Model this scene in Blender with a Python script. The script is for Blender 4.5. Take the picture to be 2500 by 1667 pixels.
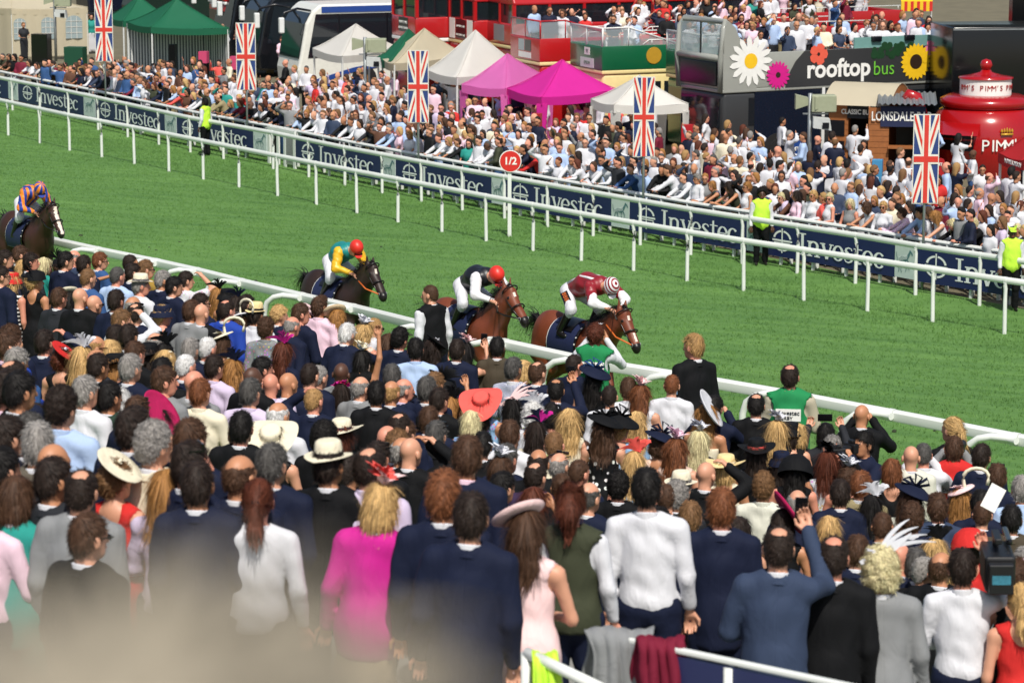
import bpy, bmesh, math, random
import numpy as np
from mathutils import Vector, Matrix
R = random.Random(11)
NR = np.random.RandomState(5)
for o in list(bpy.data.objects): bpy.data.objects.remove(o)
SC = bpy.context.scene
COL = SC.collection

# ------------------------------------------------------------------ camera, sky, sun, exposure
FPX, IW, IH = 6944.0, 2500.0, 1667.0          # focal length in photo pixels, photo size
PITCH = math.radians(10.28)
CAMZ = 10.3
cd = bpy.data.cameras.new('camera'); cam = bpy.data.objects.new('camera', cd); COL.objects.link(cam)
cam.location = (0, 0, CAMZ); cam.rotation_euler = (math.pi/2-PITCH, 0, 0)
cd.sensor_width = 36.0; cd.lens = 36.0*FPX/IW; cd.clip_start = 0.1; cd.clip_end = 2000
cd.dof.use_dof = True; cd.dof.focus_distance = 41.0; cd.dof.aperture_fstop = 4.6
SC.camera = cam
SUN_AZ = math.radians(-80.0)                   # direction to the sun, measured from +X towards +Y
SUN_EL = math.radians(54.0)
w = bpy.data.worlds.new('World'); SC.world = w; w.use_nodes = True
nt = w.node_tree; bg = nt.nodes['Background']
sky = nt.nodes.new('ShaderNodeTexSky'); sky.sky_type = 'NISHITA'; sky.sun_disc = False
sky.sun_elevation = SUN_EL; sky.sun_rotation = math.pi/2-SUN_AZ; sky.dust_density = 2.5; sky.air_density = 1.0
nt.links.new(sky.outputs[0], bg.inputs[0]); bg.inputs[1].default_value = 0.095
sd = bpy.data.lights.new('sun', 'SUN'); sun = bpy.data.objects.new('sun', sd); COL.objects.link(sun)
sd.energy = 4.2; sd.angle = math.radians(0.6); sd.color = (1.0, 0.95, 0.86)
sdir = Vector((math.cos(SUN_AZ)*math.cos(SUN_EL), math.sin(SUN_AZ)*math.cos(SUN_EL), math.sin(SUN_EL)))
sun.rotation_euler = sdir.to_track_quat('Z', 'Y').to_euler(); sun.location = (20, -10, 40)
SC.view_settings.view_transform = 'Standard'; SC.view_settings.look = 'None'
SC.view_settings.exposure = 0.08; SC.view_settings.gamma = 1.0
SC.cycles.max_bounces = 5; SC.cycles.diffuse_bounces = 3; SC.cycles.glossy_bounces = 2; SC.cycles.transmission_bounces = 3
SC.cycles.transparent_max_bounces = 6; SC.cycles.use_denoising = True

# ------------------------------------------------------------------ where a photo point lies in the place
FWD = np.array([0, math.cos(PITCH), -math.sin(PITCH)]); UPV = np.array([0, math.sin(PITCH), math.cos(PITCH)])
def ray(px, py):
    return FWD + np.array([1.0, 0, 0])*(px-IW/2)/FPX + UPV*(IH/2-py)/FPX
def at_z(px, py, z):
    d = ray(px, py); t = (z-CAMZ)/d[2]
    return Vector((d[0]*t, d[1]*t, z))
def project(p):
    q = np.array([p[0], p[1], p[2]-CAMZ]); D = q@FWD
    return IW/2+FPX*q[0]/D, IH/2-FPX*(q@UPV)/D
P0 = np.array([-1.13, 38.22]); TV = np.array([0.545, -0.838]); NV = np.array([0.838, 0.545]); TRACK = 19.6
def dt(x, y):
    vx, vy = x-P0[0], y-P0[1]
    return vx*NV[0]+vy*NV[1], vx*TV[0]+vy*TV[1]
NB = ([0, 3, 6, 8, 10, 12, 20], [0, .25, .65, 1.1, 1.6, 1.9, 2.0])   # rise of the near lawn behind the rail
TERR = 18.4                                    # edge of the viewing terrace under the nearest rows
LOWER = [False]
def terrace(x): return 4.97-.03*min(x, 0)-.36*max(0, min(x, 3.2))
def ground(x, y):
    d, t = dt(x, y)
    zn = 2.4+0.03*max(-20.0, min(1.0, t))
    if d < 0: return zn+float(np.interp(-d, *NB)) if (y > TERR or LOWER[0]) else terrace(x)
    if d < TRACK: return zn+(0.25-zn)*d/TRACK
    return 0.25+0.02*(d-TRACK)
def on_ground(px, py, h=0.0):
    lo, hi = 2.0, 400.0
    d = ray(px, py)
    f = lambda t: CAMZ+d[2]*t-ground(d[0]*t, d[1]*t)-h
    ts = np.concatenate([np.linspace(4, 60, 120), np.linspace(61, 300, 120)])
    prev = ts[0]
    for t in ts[1:]:
        if f(t) < 0:
            lo, hi = prev, t; break
        prev = t
    for _ in range(30):
        m = 0.5*(lo+hi)
        if f(m) > 0: lo = m
        else: hi = m
    t = 0.5*(lo+hi); return Vector((d[0]*t, d[1]*t, CAMZ+d[2]*t))
def td(t, d): return P0[0]+TV[0]*t+NV[0]*d, P0[1]+TV[1]*t+NV[1]*d

# ------------------------------------------------------------------ materials
def lin(c):
    return tuple(((v/255)/12.92 if v/255 <= 0.04045 else ((v/255+0.055)/1.055)**2.4) for v in c[:3])
MATS = {}
def node(nt, typ, **kw):
    n = nt.nodes.new(typ)
    for k, v in kw.items():
        if k in ('noise_dimensions',): setattr(n, k, v)
        elif hasattr(n, k) and not k[0].isupper(): setattr(n, k, v)
        else: n.inputs[k].default_value = v
    return n
def mat(name, rgb, rough=0.6, metal=0.0, var=0.12, scale=8.0, bump=0.0, bscale=60.0, coat=0.0, spec=0.5, sheen=0.0, trans=0.0, alpha=1.0, sss=0.0):
    """plain surface: base colour with a little cloudy wear and relief"""
    if name in MATS: return MATS[name]
    m = bpy.data.materials.new(name); m.use_nodes = True; nt = m.node_tree; b = nt.nodes['Principled BSDF']
    c = lin(rgb)
    b.inputs['Roughness'].default_value = rough; b.inputs['Metallic'].default_value = metal
    b.inputs['Specular IOR Level'].default_value = spec
    if coat: b.inputs['Coat Weight'].default_value = coat; b.inputs['Coat Roughness'].default_value = 0.08
    if sheen: b.inputs['Sheen Weight'].default_value = sheen
    if trans: b.inputs['Transmission Weight'].default_value = trans
    if alpha < 1: b.inputs['Alpha'].default_value = alpha
    if sss: b.inputs['Subsurface Weight'].default_value = sss; b.inputs['Subsurface Radius'].default_value = (0.01, 0.004, 0.002)
    tc = node(nt, 'ShaderNodeTexCoord')
    if var:
        n = node(nt, 'ShaderNodeTexNoise', Scale=scale, Detail=4.0); nt.links.new(tc.outputs['Object'], n.inputs['Vector'])
        mx = node(nt, 'ShaderNodeMix', data_type='RGBA')
        mx.inputs[6].default_value = (*[v*(1-var) for v in c], 1); mx.inputs[7].default_value = (*[min(1, v*(1+var)) for v in c], 1)
        nt.links.new(n.outputs['Fac'], mx.inputs[0]); nt.links.new(mx.outputs[2], b.inputs['Base Color'])
    else: b.inputs['Base Color'].default_value = (*c, 1)
    if bump:
        n2 = node(nt, 'ShaderNodeTexNoise', Scale=bscale, Detail=3.0); nt.links.new(tc.outputs['Object'], n2.inputs['Vector'])
        bp = node(nt, 'ShaderNodeBump', Strength=bump, Distance=0.01); nt.links.new(n2.outputs['Fac'], bp.inputs['Height']); nt.links.new(bp.outputs[0], b.inputs['Normal'])
    MATS[name] = m; return m
def glass(name, rgb, rough=0.05, alpha=0.35):
    return mat(name, rgb, rough, alpha=alpha, var=0, spec=0.8)

# ------------------------------------------------------------------ mesh builder
class MB:
    def __init__(s): s.v, s.f, s.m = [], [], []
    def add(s, vs, fs, mi=0, M=None):
        o = len(s.v)
        s.v += [tuple(M @ Vector(p)) if M else tuple(p) for p in vs]
        s.f += [tuple(i+o for i in f) for f in fs]; s.m += [mi]*len(fs)
    def box(s, x0, x1, y0, y1, z0, z1, mi=0, M=None):
        s.add([(x0,y0,z0),(x1,y0,z0),(x1,y1,z0),(x0,y1,z0),(x0,y0,z1),(x1,y0,z1),(x1,y1,z1),(x0,y1,z1)],
              [(3,2,1,0),(4,5,6,7),(0,1,5,4),(1,2,6,5),(2,3,7,6),(3,0,4,7)], mi, M)
    def poly(s, pts, mi=0, M=None): s.add(pts, [tuple(range(len(pts)))], mi, M)
    def prism(s, pts, vec, mi=0, M=None):
        n = len(pts); vec = Vector(vec); q = [tuple(Vector(p)+vec) for p in pts]
        s.add(list(pts)+q, [tuple(range(n-1, -1, -1)), tuple(range(n, 2*n))]+[(i, (i+1) % n, n+(i+1) % n, n+i) for i in range(n)], mi, M)
    def tube(s, path, r, n=8, mi=0, M=None, cap=True, flat=1.0):
        path = [Vector(p) for p in path]; rs = r if isinstance(r, (list, tuple)) else [r]*len(path)
        vs, fs = [], []; up = Vector((0, 0, 1))
        for i, p in enumerate(path):
            d = (path[min(i+1, len(path)-1)]-path[max(i-1, 0)]).normalized()
            a = d.cross(up)
            if a.length < 1e-3: a = d.cross(Vector((0, 1, 0)))
            a.normalize(); b = a.cross(d)
            for k in range(n):
                t = 2*math.pi*k/n; vs.append(p+a*math.cos(t)*rs[i]*flat+b*math.sin(t)*rs[i])
        for i in range(len(path)-1):
            for k in range(n):
                fs.append((i*n+k, i*n+(k+1) % n, (i+1)*n+(k+1) % n, (i+1)*n+k))
        if cap:
            fs.append(tuple(range(n-1, -1, -1))); fs.append(tuple(range((len(path)-1)*n, len(path)*n)))
        s.add(vs, [f[::-1] for f in fs], mi, M)
    def lathe(s, prof, n=24, mi=0, M=None, sx=1.0, sy=1.0):
        vs, fs = [], []
        for r, z in prof:
            for k in range(n):
                t = 2*math.pi*k/n; vs.append((r*math.cos(t)*sx, r*math.sin(t)*sy, z))
        for i in range(len(prof)-1):
            for k in range(n): fs.append((i*n+k, i*n+(k+1) % n, (i+1)*n+(k+1) % n, (i+1)*n+k))
        s.add(vs, fs, mi, M)
    def build(s, name, mats, parent=None, smooth=False, M=None, autos=None):
        me = bpy.data.meshes.new(name); me.from_pydata(s.v, [], s.f)
        for m in (mats if isinstance(mats, (list, tuple)) else [mats]): me.materials.append(m)
        me.polygons.foreach_set('material_index', s.m)
        if smooth: me.polygons.foreach_set('use_smooth', [True]*len(me.polygons))
        me.update()
        if autos is not None and smooth: me.set_sharp_from_angle(angle=math.radians(autos))
        return obj(name, me, parent, M)
def obj(name, me, parent=None, M=None):
    o = bpy.data.objects.new(name, me); COL.objects.link(o)
    if parent: o.parent = parent
    if M is not None: o.matrix_local = M
    return o
def empty(name, loc=(0, 0, 0), rz=0.0, M=None):
    o = bpy.data.objects.new(name, None); COL.objects.link(o); o.empty_display_size = 0.2
    if M is not None: o.matrix_world = M
    else: o.location = loc; o.rotation_euler = (0, 0, rz)
    return o
def tag(o, label=None, cat=None, group=None, kind=None):
    if label: o['label'] = label
    if cat: o['category'] = cat
    if group: o['group'] = group
    if kind: o['kind'] = kind
    return o
def frame(origin, xdir, up=(0, 0, 1)):
    """local frame: x along xdir, z up, y = z cross x"""
    x = Vector(xdir).normalized(); z = Vector(up); y = z.cross(x).normalized(); z = x.cross(y)
    M = Matrix((x, y, z)).transposed().to_4x4(); M.translation = Vector(origin); return M
def text(s, size, parent, M, m, name='lettering', ext=0.004, sx=1.0, bold=0.0, align='CENTER'):
    c = bpy.data.curves.new(name, 'FONT'); c.body = s; c.size = size; c.extrude = ext; c.align_x = align; c.align_y = 'CENTER'; c.offset = bold
    c.resolution_u = 3
    t = bpy.data.objects.new(name, c); me = bpy.data.meshes.new_from_object(t); bpy.data.objects.remove(t); bpy.data.curves.remove(c)
    me.materials.clear(); me.materials.append(m)
    return obj(name, me, parent, M @ Matrix.Diagonal((sx, 1, 1, 1)))
# frame for writing on a vertical face: x to the right along xdir, text y up, text z out of the face
def face(origin, xdir):
    x = Vector(xdir).normalized(); z = x.cross(Vector((0, 0, 1))).normalized(); y = z.cross(x)
    M = Matrix((x, y, z)).transposed().to_4x4(); M.translation = Vector(origin); return M
WHITE = mat('white_plastic', (222, 225, 221), 0.4, var=0.10, scale=1.6, bump=0.05)
BLACK = mat('black_gloss', (14, 15, 17), 0.18, var=0.1)
# ------------------------------------------------------------------ ground
def grass_mat(name, c0, c1, attr=False):
    m = bpy.data.materials.new(name); m.use_nodes = True; nt = m.node_tree; b = nt.nodes['Principled BSDF']
    b.inputs['Roughness'].default_value = 0.75; b.inputs['Specular IOR Level'].default_value = 0.25
    tc = node(nt, 'ShaderNodeTexCoord'); mp = node(nt, 'ShaderNodeMapping'); mp.inputs['Rotation'].default_value = (0, 0, -0.22)
    mp.inputs['Scale'].default_value = (0.35, 1.6, 1.0)
    nt.links.new(tc.outputs['Object'], mp.inputs[0])
    n1 = node(nt, 'ShaderNodeTexNoise', Scale=1.1, Detail=6.0, Roughness=0.65); nt.links.new(mp.outputs[0], n1.inputs['Vector'])
    n2 = node(nt, 'ShaderNodeTexNoise', Scale=0.22, Detail=3.0); nt.links.new(tc.outputs['Object'], n2.inputs['Vector'])
    n3 = node(nt, 'ShaderNodeTexNoise', Scale=45.0, Detail=3.0); nt.links.new(tc.outputs['Object'], n3.inputs['Vector'])
    r1 = node(nt, 'ShaderNodeMapRange'); r1.inputs[1].default_value = 0.32; r1.inputs[2].default_value = 0.68
    nt.links.new(n1.outputs['Fac'], r1.inputs[0])
    ad = node(nt, 'ShaderNodeMath', operation='MULTIPLY_ADD'); nt.links.new(n2.outputs['Fac'], ad.inputs[0]); ad.inputs[1].default_value = 0.95
    nt.links.new(r1.outputs[0], ad.inputs[2])
    sc = node(nt, 'ShaderNodeMath', operation='MULTIPLY'); nt.links.new(ad.outputs[0], sc.inputs[0]); sc.inputs[1].default_value = 0.6
    ad2 = node(nt, 'ShaderNodeMath', operation='MULTIPLY_ADD'); nt.links.new(n3.outputs['Fac'], ad2.inputs[0]); ad2.inputs[1].default_value = 0.3
    nt.links.new(sc.outputs[0], ad2.inputs[2])
    s3 = node(nt, 'ShaderNodeMath', operation='SUBTRACT'); nt.links.new(ad2.outputs[0], s3.inputs[0]); s3.inputs[1].default_value = 0.1
    s3.use_clamp = True; last = s3
    if attr:
        at = node(nt, 'ShaderNodeAttribute', attribute_name='var')
        s4 = node(nt, 'ShaderNodeMath', operation='MULTIPLY_ADD'); nt.links.new(at.outputs['Fac'], s4.inputs[0]); s4.inputs[1].default_value = 0.34
        nt.links.new(s3.outputs[0], s4.inputs[2]); s5 = node(nt, 'ShaderNodeMath', operation='SUBTRACT'); nt.links.new(s4.outputs[0], s5.inputs[0]); s5.inputs[1].default_value = 0.12
        s5.use_clamp = True; last = s5
    mx = node(nt, 'ShaderNodeMix', data_type='RGBA'); mx.inputs[6].default_value = (*c0, 1); mx.inputs[7].default_value = (*c1, 1)
    nt.links.new(last.outputs[0], mx.inputs[0]); nt.links.new(mx.outputs[2], b.inputs['Base Color'])
    bp = node(nt, 'ShaderNodeBump', Strength=0.35, Distance=0.04); nt.links.new(n3.outputs['Fac'], bp.inputs['Height']); nt.links.new(bp.outputs[0], b.inputs['Normal'])
    return m
TURF = grass_mat('turf', (0.046, 0.126, 0.027), (0.128, 0.258, 0.062))
BLADE = grass_mat('grass_blades', (0.048, 0.130, 0.029), (0.138, 0.272, 0.068), True)
DIRT = mat('trodden_ground', (104, 98, 78), 0.95, var=0.35, scale=1.2, bump=0.4)
def sheet(name, t0, t1, nt_, ds, m):
    v, f = [], []
    ts = np.linspace(t0, t1, nt_)
    for d in ds:
        for t in ts:
            x, y = td(t, d); v.append((x, y, ground(x, y)))
    n = len(ts)
    for i in range(len(ds)-1):
        for j in range(n-1): f.append((i*n+j, i*n+j+1, (i+1)*n+j+1, (i+1)*n+j))
    b = MB(); b.v, b.f, b.m = v, [q[::-1] for q in f] if False else f, [0]*len(f)
    o = b.build(name, m, smooth=True); tag(o, kind='structure'); return o
LOWER[0] = True
sheet('lawn', -160, 60, 60, list(np.linspace(-40, -0.001, 24)), TURF)
LOWER[0] = False
PAVE = mat('terrace_concrete', (138, 136, 130), .9, var=.2, scale=2., bump=.2)
m = MB(); xs_ = [-14, -6, 0, 1.5, 3.2, 12]
for a_, b_ in zip(xs_, xs_[1:]): m.prism([(a_, 4, terrace(a_)), (b_, 4, terrace(b_)), (b_, TERR, terrace(b_)), (a_, TERR, terrace(a_))], (0, 0, -2.5))
m.box(-6, 6, -3, 1.9, 6.0, 8.45)
tag(m.build('terrace', PAVE), kind='structure')
sheet('race_track', -160, 60, 60, list(np.linspace(-0.001, TRACK, 12))+[TRACK+.9, TRACK+1.75], TURF)
sheet('infield_ground', -400, 200, 80, [TRACK+1.75, TRACK+3, TRACK+8, TRACK+20, TRACK+60, TRACK+150, 600], DIRT)

def blades(name, n, label, t0, t1, d0, d1, hl=(0.02, 0.05)):
    t = NR.uniform(t0, t1, n); d = NR.uniform(d0, d1, n)
    x = P0[0]+TV[0]*t+NV[0]*d; y = P0[1]+TV[1]*t+NV[1]*d
    zn = 2.4+0.03*np.clip(t, -20, 1); z = np.where(d < 0, zn+np.interp(-d, *NB), np.where(d < TRACK, zn+(0.25-zn)*np.clip(d, 0, TRACK)/TRACK, 0.25+0.02*(d-TRACK)))
    D = y*FWD[1]+(z-CAMZ)*FWD[2]; px = IW/2+FPX*x/D; py = IH/2-FPX*(y*UPV[1]+(z-CAMZ)*UPV[2])/D
    k = (px > -60) & (px < 2560) & (py > 60) & (py < 1400)
    x, y, z = x[k], y[k], z[k]; n = len(x)
    B = 3; V = np.zeros((n, B, 3, 3), np.float32); var = np.zeros((n, B, 3), np.float32)
    tv = NR.rand(n)
    for b in range(B):
        a = NR.uniform(0, 2*np.pi, n); h = NR.uniform(*hl, n); wd = NR.uniform(0.004, 0.009, n); le = NR.uniform(0.1, 0.7, n)*h; la = NR.uniform(0, 2*np.pi, n)
        ox, oy = NR.normal(0, 0.018, n), NR.normal(0, 0.018, n)
        V[:, b, 0] = np.stack([x+ox-np.cos(a)*wd, y+oy-np.sin(a)*wd, z], 1)
        V[:, b, 1] = np.stack([x+ox+np.cos(a)*wd, y+oy+np.sin(a)*wd, z], 1)
        V[:, b, 2] = np.stack([x+ox+np.cos(la)*le, y+oy+np.sin(la)*le, z+h], 1)
        var[:, b] = (0.6*tv+0.4*NR.rand(n))[:, None]
    V = V.reshape(-1, 3); me = bpy.data.meshes.new(name); nv = len(V)
    me.vertices.add(nv); me.vertices.foreach_set('co', V.ravel()); me.loops.add(nv); me.loops.foreach_set('vertex_index', np.arange(nv, dtype=np.int32))
    me.polygons.add(nv//3); me.polygons.foreach_set('loop_start', np.arange(0, nv, 3, dtype=np.int32)); me.polygons.foreach_set('loop_total', np.full(nv//3, 3, np.int32))
    at = me.attributes.new('var', 'FLOAT', 'POINT'); at.data.foreach_set('value', var.ravel())
    me.materials.append(BLADE); me.update(calc_edges=True)
    tag(obj(name, me), label, 'grass', kind='stuff')
blades('track_grass', 190000, 'mown green turf of the race track', -75, 22, -2.5, TRACK+0.2)
blades('long_grass', 16000, 'longer grass along the far running rails', -75, 22, TRACK-3.0, TRACK+1.6, (0.05, 0.09))

# clods kicked up by the field
m = MB(); rs = random.Random(9)
for i in range(90):
    t_, d_ = rs.uniform(-30, 10), abs(rs.gauss(4.5, 3.0)); x, y = td(t_, d_); r = rs.uniform(.02, .06); z = ground(x, y)
    m.lathe([(0, -.01), (r, 0), (r*.7, r*.5), (0, r*.7)], 6, 0, Matrix.Translation((x, y, z)) @ Matrix.Rotation(rs.uniform(0, 6), 4, 'Z'), rs.uniform(.7, 1.3), rs.uniform(.7, 1.3))
tag(m.build('turf_clods', mat('clod', (46, 56, 34), .95, var=.3)), 'small dark turf clods scattered on the track', 'turf', kind='stuff')
# ------------------------------------------------------------------ running rails
def curve_at(xs, ys, x): return float(np.interp(x, xs, ys))
K = 2500/2352
LOW_X = [v*K for v in (-120, -52, 19, 92, 160, 234, 309, 388, 467, 549, 638, 727, 820, 914, 1015, 1117, 1224, 1335, 1455, 1578, 1708, 1846, 1992, 2142, 2307, 2480)]
LOW_XY = ([-160, 20, 171, 329, 760, 1188, 1421, 1678, 1816, 2452, 2700], [287, 331, 368, 401, 497, 589, 637, 686, 710, 815, 852])
UP_X = [-105, -36, 31, 98, 168, 240, 312, 388, 465, 546, 667, 754, 842, 933, 1029, 1129, 1232, 1337, 1448, 1563, 1686, 1812, 1946, 2088, 2235, 2391, 2560]
UP_XY = ([-160, 31, 168, 312, 465, 667, 842, 1129, 1448, 1686, 1946, 2088, 2235, 2391, 2700], [226, 270, 300, 335, 372, 413, 453, 513, 576, 622, 667, 692, 720, 746, 797])
def far_rail(label, xs, xy, h=1.08):
    base = [on_ground(x, curve_at(*xy, x)) for x in xs]
    root = empty('running_rail', base[0]); inv = Matrix.Translation(-base[0])
    top = [b+Vector((0, 0, h)) for b in base]
    # rail section: deep oval plastic, one length between every two posts
    ups = []
    for i in range(len(base)-1):
        m = MB(); a, b = top[i], top[i+1]; m.tube([a-(b-a)*0.0, a+(b-a)*0.985], 0.068, 10, flat=0.62)
        m.tube([a+(b-a)*0.97, a+(b-a)*1.01], 0.072, 10, flat=0.66)
        m.build('rail_length', WHITE, root, True, inv, 40)
    n2 = Vector((NV[0], NV[1], 0))
    for b in base:
        m = MB(); lx = R.uniform(-0.012, 0.012); t = b+Vector((0, 0, h-0.05))
        m.tube([b-Vector((0, 0, 0.05)), b+Vector((lx, 0, h*0.62)), b+Vector((lx, 0, h-0.17)), b+Vector((lx, 0, h-0.10))-n2*0.012, t-n2*0.02], [0.043, 0.042, 0.042, 0.042, 0.04], 10)
        m.build('post', WHITE, root, True, inv, 50)
    tag(root, label, 'rail'); return base
LOWB = far_rail('white plastic running rail, the lower of two along the far turf', LOW_X, LOW_XY)
UPB = far_rail('white plastic running rail standing right before the navy hoardings', UP_X, UP_XY)

# near running rail: broad rail carried by goose-neck arms from the crowd side
NEAR_TOP = ([-150, 0, 107, 260, 390, 480, 600, 735, 870, 1048, 1225, 1440, 1690, 1930, 2180, 2420, 2500, 2700], [527, 560, 583, 617, 643, 663, 693, 725, 755, 800, 838, 885, 925, 966, 1013, 1061, 1075, 1112])
def near_pt(px, dz=0.0): return on_ground(px, curve_at(*NEAR_TOP, px), 1.12)
xs = [-150, -20, 107, 243, 387, 484, 593, 741, 866, 1060, 1238, 1440, 1680, 1937, 2184, 2489, 2680]
pts = [near_pt(x) for x in xs]
nrail = empty('running_rail', pts[0]-Vector((0, 0, 1.12))); inv = Matrix.Translation(-(pts[0]-Vector((0, 0, 1.12))))
for a, b in zip(pts, pts[1:]):
    m = MB(); M = frame(a, b-a); L = (b-a).length
    prof = [(-0.045, -0.068), (0.045, -0.068), (0.056, -0.045), (0.056, 0.04), (0.035, 0.066), (-0.035, 0.066), (-0.056, 0.04), (-0.056, -0.045)]
    m.prism([(0.004, y, z) for y, z in prof], (L*0.94, 0, 0), 0, M)
    m.prism([(L*0.94, y*1.07, z*1.06) for y, z in prof], (L*0.06-0.004, 0, 0), 0, M)
    m.build('rail_length', WHITE, nrail, True, inv, 35)
for i, p in enumerate(pts[1:-1]):
    g = ground(p.x, p.y); tv = Vector((TV[0], TV[1], 0)); nv = Vector((NV[0], NV[1], 0))
    m = MB(); q = p-nv*0.085+Vector((0, 0, 0.0)); back = -tv*0.52-nv*0.30
    path = [q+tv*0.04, q-tv*0.10, q+back*0.45+Vector((0, 0, 0.02)), q+back*0.72-Vector((0, 0, 0.02)), q+back*0.92-Vector((0, 0, 0.11)), q+back-Vector((0, 0, 0.26)), q+back*1.02-Vector((0, 0, 0.6)), Vector((q.x+back.x*1.02, q.y+back.y*1.02, g-0.1))]
    m.tube(path, 0.044, 10); m.build('support_arm', WHITE, nrail, True, inv, 60)
tag(nrail, 'thick white running rail on goose-neck arms between the horses and the near crowd', 'rail')

# ------------------------------------------------------------------ hoardings with lettering
NAVY = mat('hoarding_navy', (24, 34, 84), 0.5, var=0.08, bump=0.05, bscale=20)
PALE = mat('hoarding_print_pale', (232, 236, 236), 0.6, var=0.04)
PANEL = mat('hoarding_panel_pale', (196, 208, 206), 0.6, var=0.08)
TEAL = mat('zebra_print_teal', (84, 122, 128), 0.6, var=0.25, scale=20)
GREYMETAL = mat('galvanised_metal', (150, 156, 158), 0.45, metal=0.6, var=0.2)
class Pen:
    """strokes of flat lettering in the x-y plane, each stroke a hair prouder than the last"""
    def __init__(s): s.b = MB(); s.z = 0.0
    def stroke(s, pts, w):
        s.z += 0.0012; n = len(pts); ws = w if isinstance(w, (list, tuple)) else [w]*n; L, Rr = [], []
        for i in range(n):
            a, b = pts[max(i-1, 0)], pts[min(i+1, n-1)]; dx, dy = b[0]-a[0], b[1]-a[1]; l = math.hypot(dx, dy) or 1
            nx, ny = -dy/l*ws[i]/2, dx/l*ws[i]/2; L.append((pts[i][0]+nx, pts[i][1]+ny, s.z)); Rr.append((pts[i][0]-nx, pts[i][1]-ny, s.z))
        s.b.add(L+Rr, [(i, n+i, n+i+1, i+1) for i in range(n-1)])
    def arc(s, cx, cy, rx, ry, a0, a1, w, n=14):
        A = [math.radians(a0+(a1-a0)*i/n) for i in range(n+1)]
        ws = w if isinstance(w, (int, float)) else [w[0]+(w[1]-w[0])*abs(math.cos(t)) for t in A]
        s.stroke([(cx+rx*math.cos(t), cy+ry*math.sin(t)) for t in A], ws)
def pen_logo(p, x, h):
    """ring emblem with upright and cross-bar"""
    r = h*0.36; cy = h*0.5; cx = x+r
    p.arc(cx, cy+h*0.05, r, r*1.05, 8, 82, h*0.085); p.arc(cx, cy+h*0.05, r, r*1.05, 98, 172, h*0.085)
    p.stroke([(cx-r*1.22, cy-h*0.01), (cx+r*1.22, cy-h*0.01)], h*0.085); p.stroke([(cx-r*1.0, cy-h*0.12), (cx+r*1.0, cy-h*0.12)], h*0.05)
    p.arc(cx, cy-h*0.12, r, r*0.95, 188, 262, h*0.085); p.arc(cx, cy-h*0.12, r, r*0.95, 278, 352, h*0.085)
    p.stroke([(cx, -h*0.08), (cx, h*1.06)], h*0.05); return x+2.7*r
def pen_word(p, x, h):
    """serif word: I n v e s t e c; returns the end x"""
    W = h*0.115; T = h*0.05; xh = h*0.70
    def ser(cx, y, w): p.stroke([(cx-w/2, y), (cx+w/2, y)], T)
    ser(x+.12*h, h-T/2, .3*h); p.stroke([(x+.12*h, 0), (x+.12*h, h)], W); ser(x+.12*h, T/2, .3*h); x += .36*h
    p.stroke([(x+.08*h, 0), (x+.08*h, xh)], W); ser(x+.05*h, xh-T/2, .16*h); ser(x+.08*h, T/2, .24*h)
    p.arc(x+.25*h, xh-.2*h, .17*h, .18*h, 170, 0, (W*.6, W), 12); p.stroke([(x+.42*h, xh-.2*h), (x+.42*h, 0)], W); ser(x+.42*h, T/2, .24*h); x += .60*h
    p.stroke([(x+.05*h, xh), (x+.24*h, 0)], W); p.stroke([(x+.43*h, xh), (x+.25*h, 0)], W*.6); ser(x+.05*h, xh-T/2, .22*h); ser(x+.43*h, xh-T/2, .19*h); x += .50*h
    def ee(x):
        p.arc(x+.22*h, xh/2, .19*h, xh/2-T/2, 12, 322, (T, W), 20); p.stroke([(x+.05*h, xh*.54), (x+.41*h, xh*.54)], T); return x+.47*h
    x = ee(x)
    p.stroke([(x+.34*h, xh*.80), (x+.30*h, xh*.93), (x+.19*h, xh*.97), (x+.09*h, xh*.88), (x+.08*h, xh*.74), (x+.17*h, xh*.6), (x+.29*h, xh*.44), (x+.35*h, xh*.28), (x+.31*h, xh*.1), (x+.19*h, xh*.02), (x+.08*h, xh*.07), (x+.04*h, xh*.2)], [T, T, T*1.2, T*1.6, W, W, W, W, T*1.6, T*1.2, T, T]); x += .42*h
    p.stroke([(x+.14*h, xh*1.28), (x+.14*h, .14*h), (x+.2*h, .04*h), (x+.32*h, .06*h)], [W*.7, W, W*.9, T]); ser(x+.17*h, xh-T/2, .36*h); x += .37*h
    x = ee(x)
    p.arc(x+.22*h, xh/2, .19*h, xh/2-T/2, 40, 320, (T, W), 20); return x+.44*h
def zebra(root, M, w, h):
    p = Pen(); b = MB()
    S = lambda q: [(x*w, y*h) for x, y in q]
    p.stroke(S([(.22, .50), (.38, .56), (.55, .55), (.68, .60)]), [h*.10, h*.15, h*.14, h*.12])
    p.stroke(S([(.66, .60), (.76, .72), (.82, .84)]), [h*.11, h*.09, h*.05]); p.stroke(S([(.78, .84), (.90, .76), (.95, .70)]), [h*.06, h*.055, h*.03])
    for q in ([(.26, .48), (.20, .34), (.26, .22), (.20, .12)], [(.34, .48), (.40, .34), (.34, .22), (.40, .12)], [(.60, .52), (.58, .36), (.64, .26), (.58, .16)], [(.68, .54), (.78, .42), (.74, .30), (.80, .22)], [(.2, .52), (.12, .6), (.10, .74)]):
        p.stroke(S(q), [h*.05, h*.035, h*.026, h*.02] if len(q) == 4 else [h*.03, h*.02, h*.02])
    o = p.b.build('zebra_print', TEAL, root, M=M)
    q = Pen(); q.z = 0.02
    for i in range(9):
        x = .24+.055*i; q.stroke(S([(x, .47+.012*i), (x+.02, .55+.012*i), (x+.012, .62+.012*i)]), h*.018)
    q.b.build('zebra_stripes', PALE, root, M=M)
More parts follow.
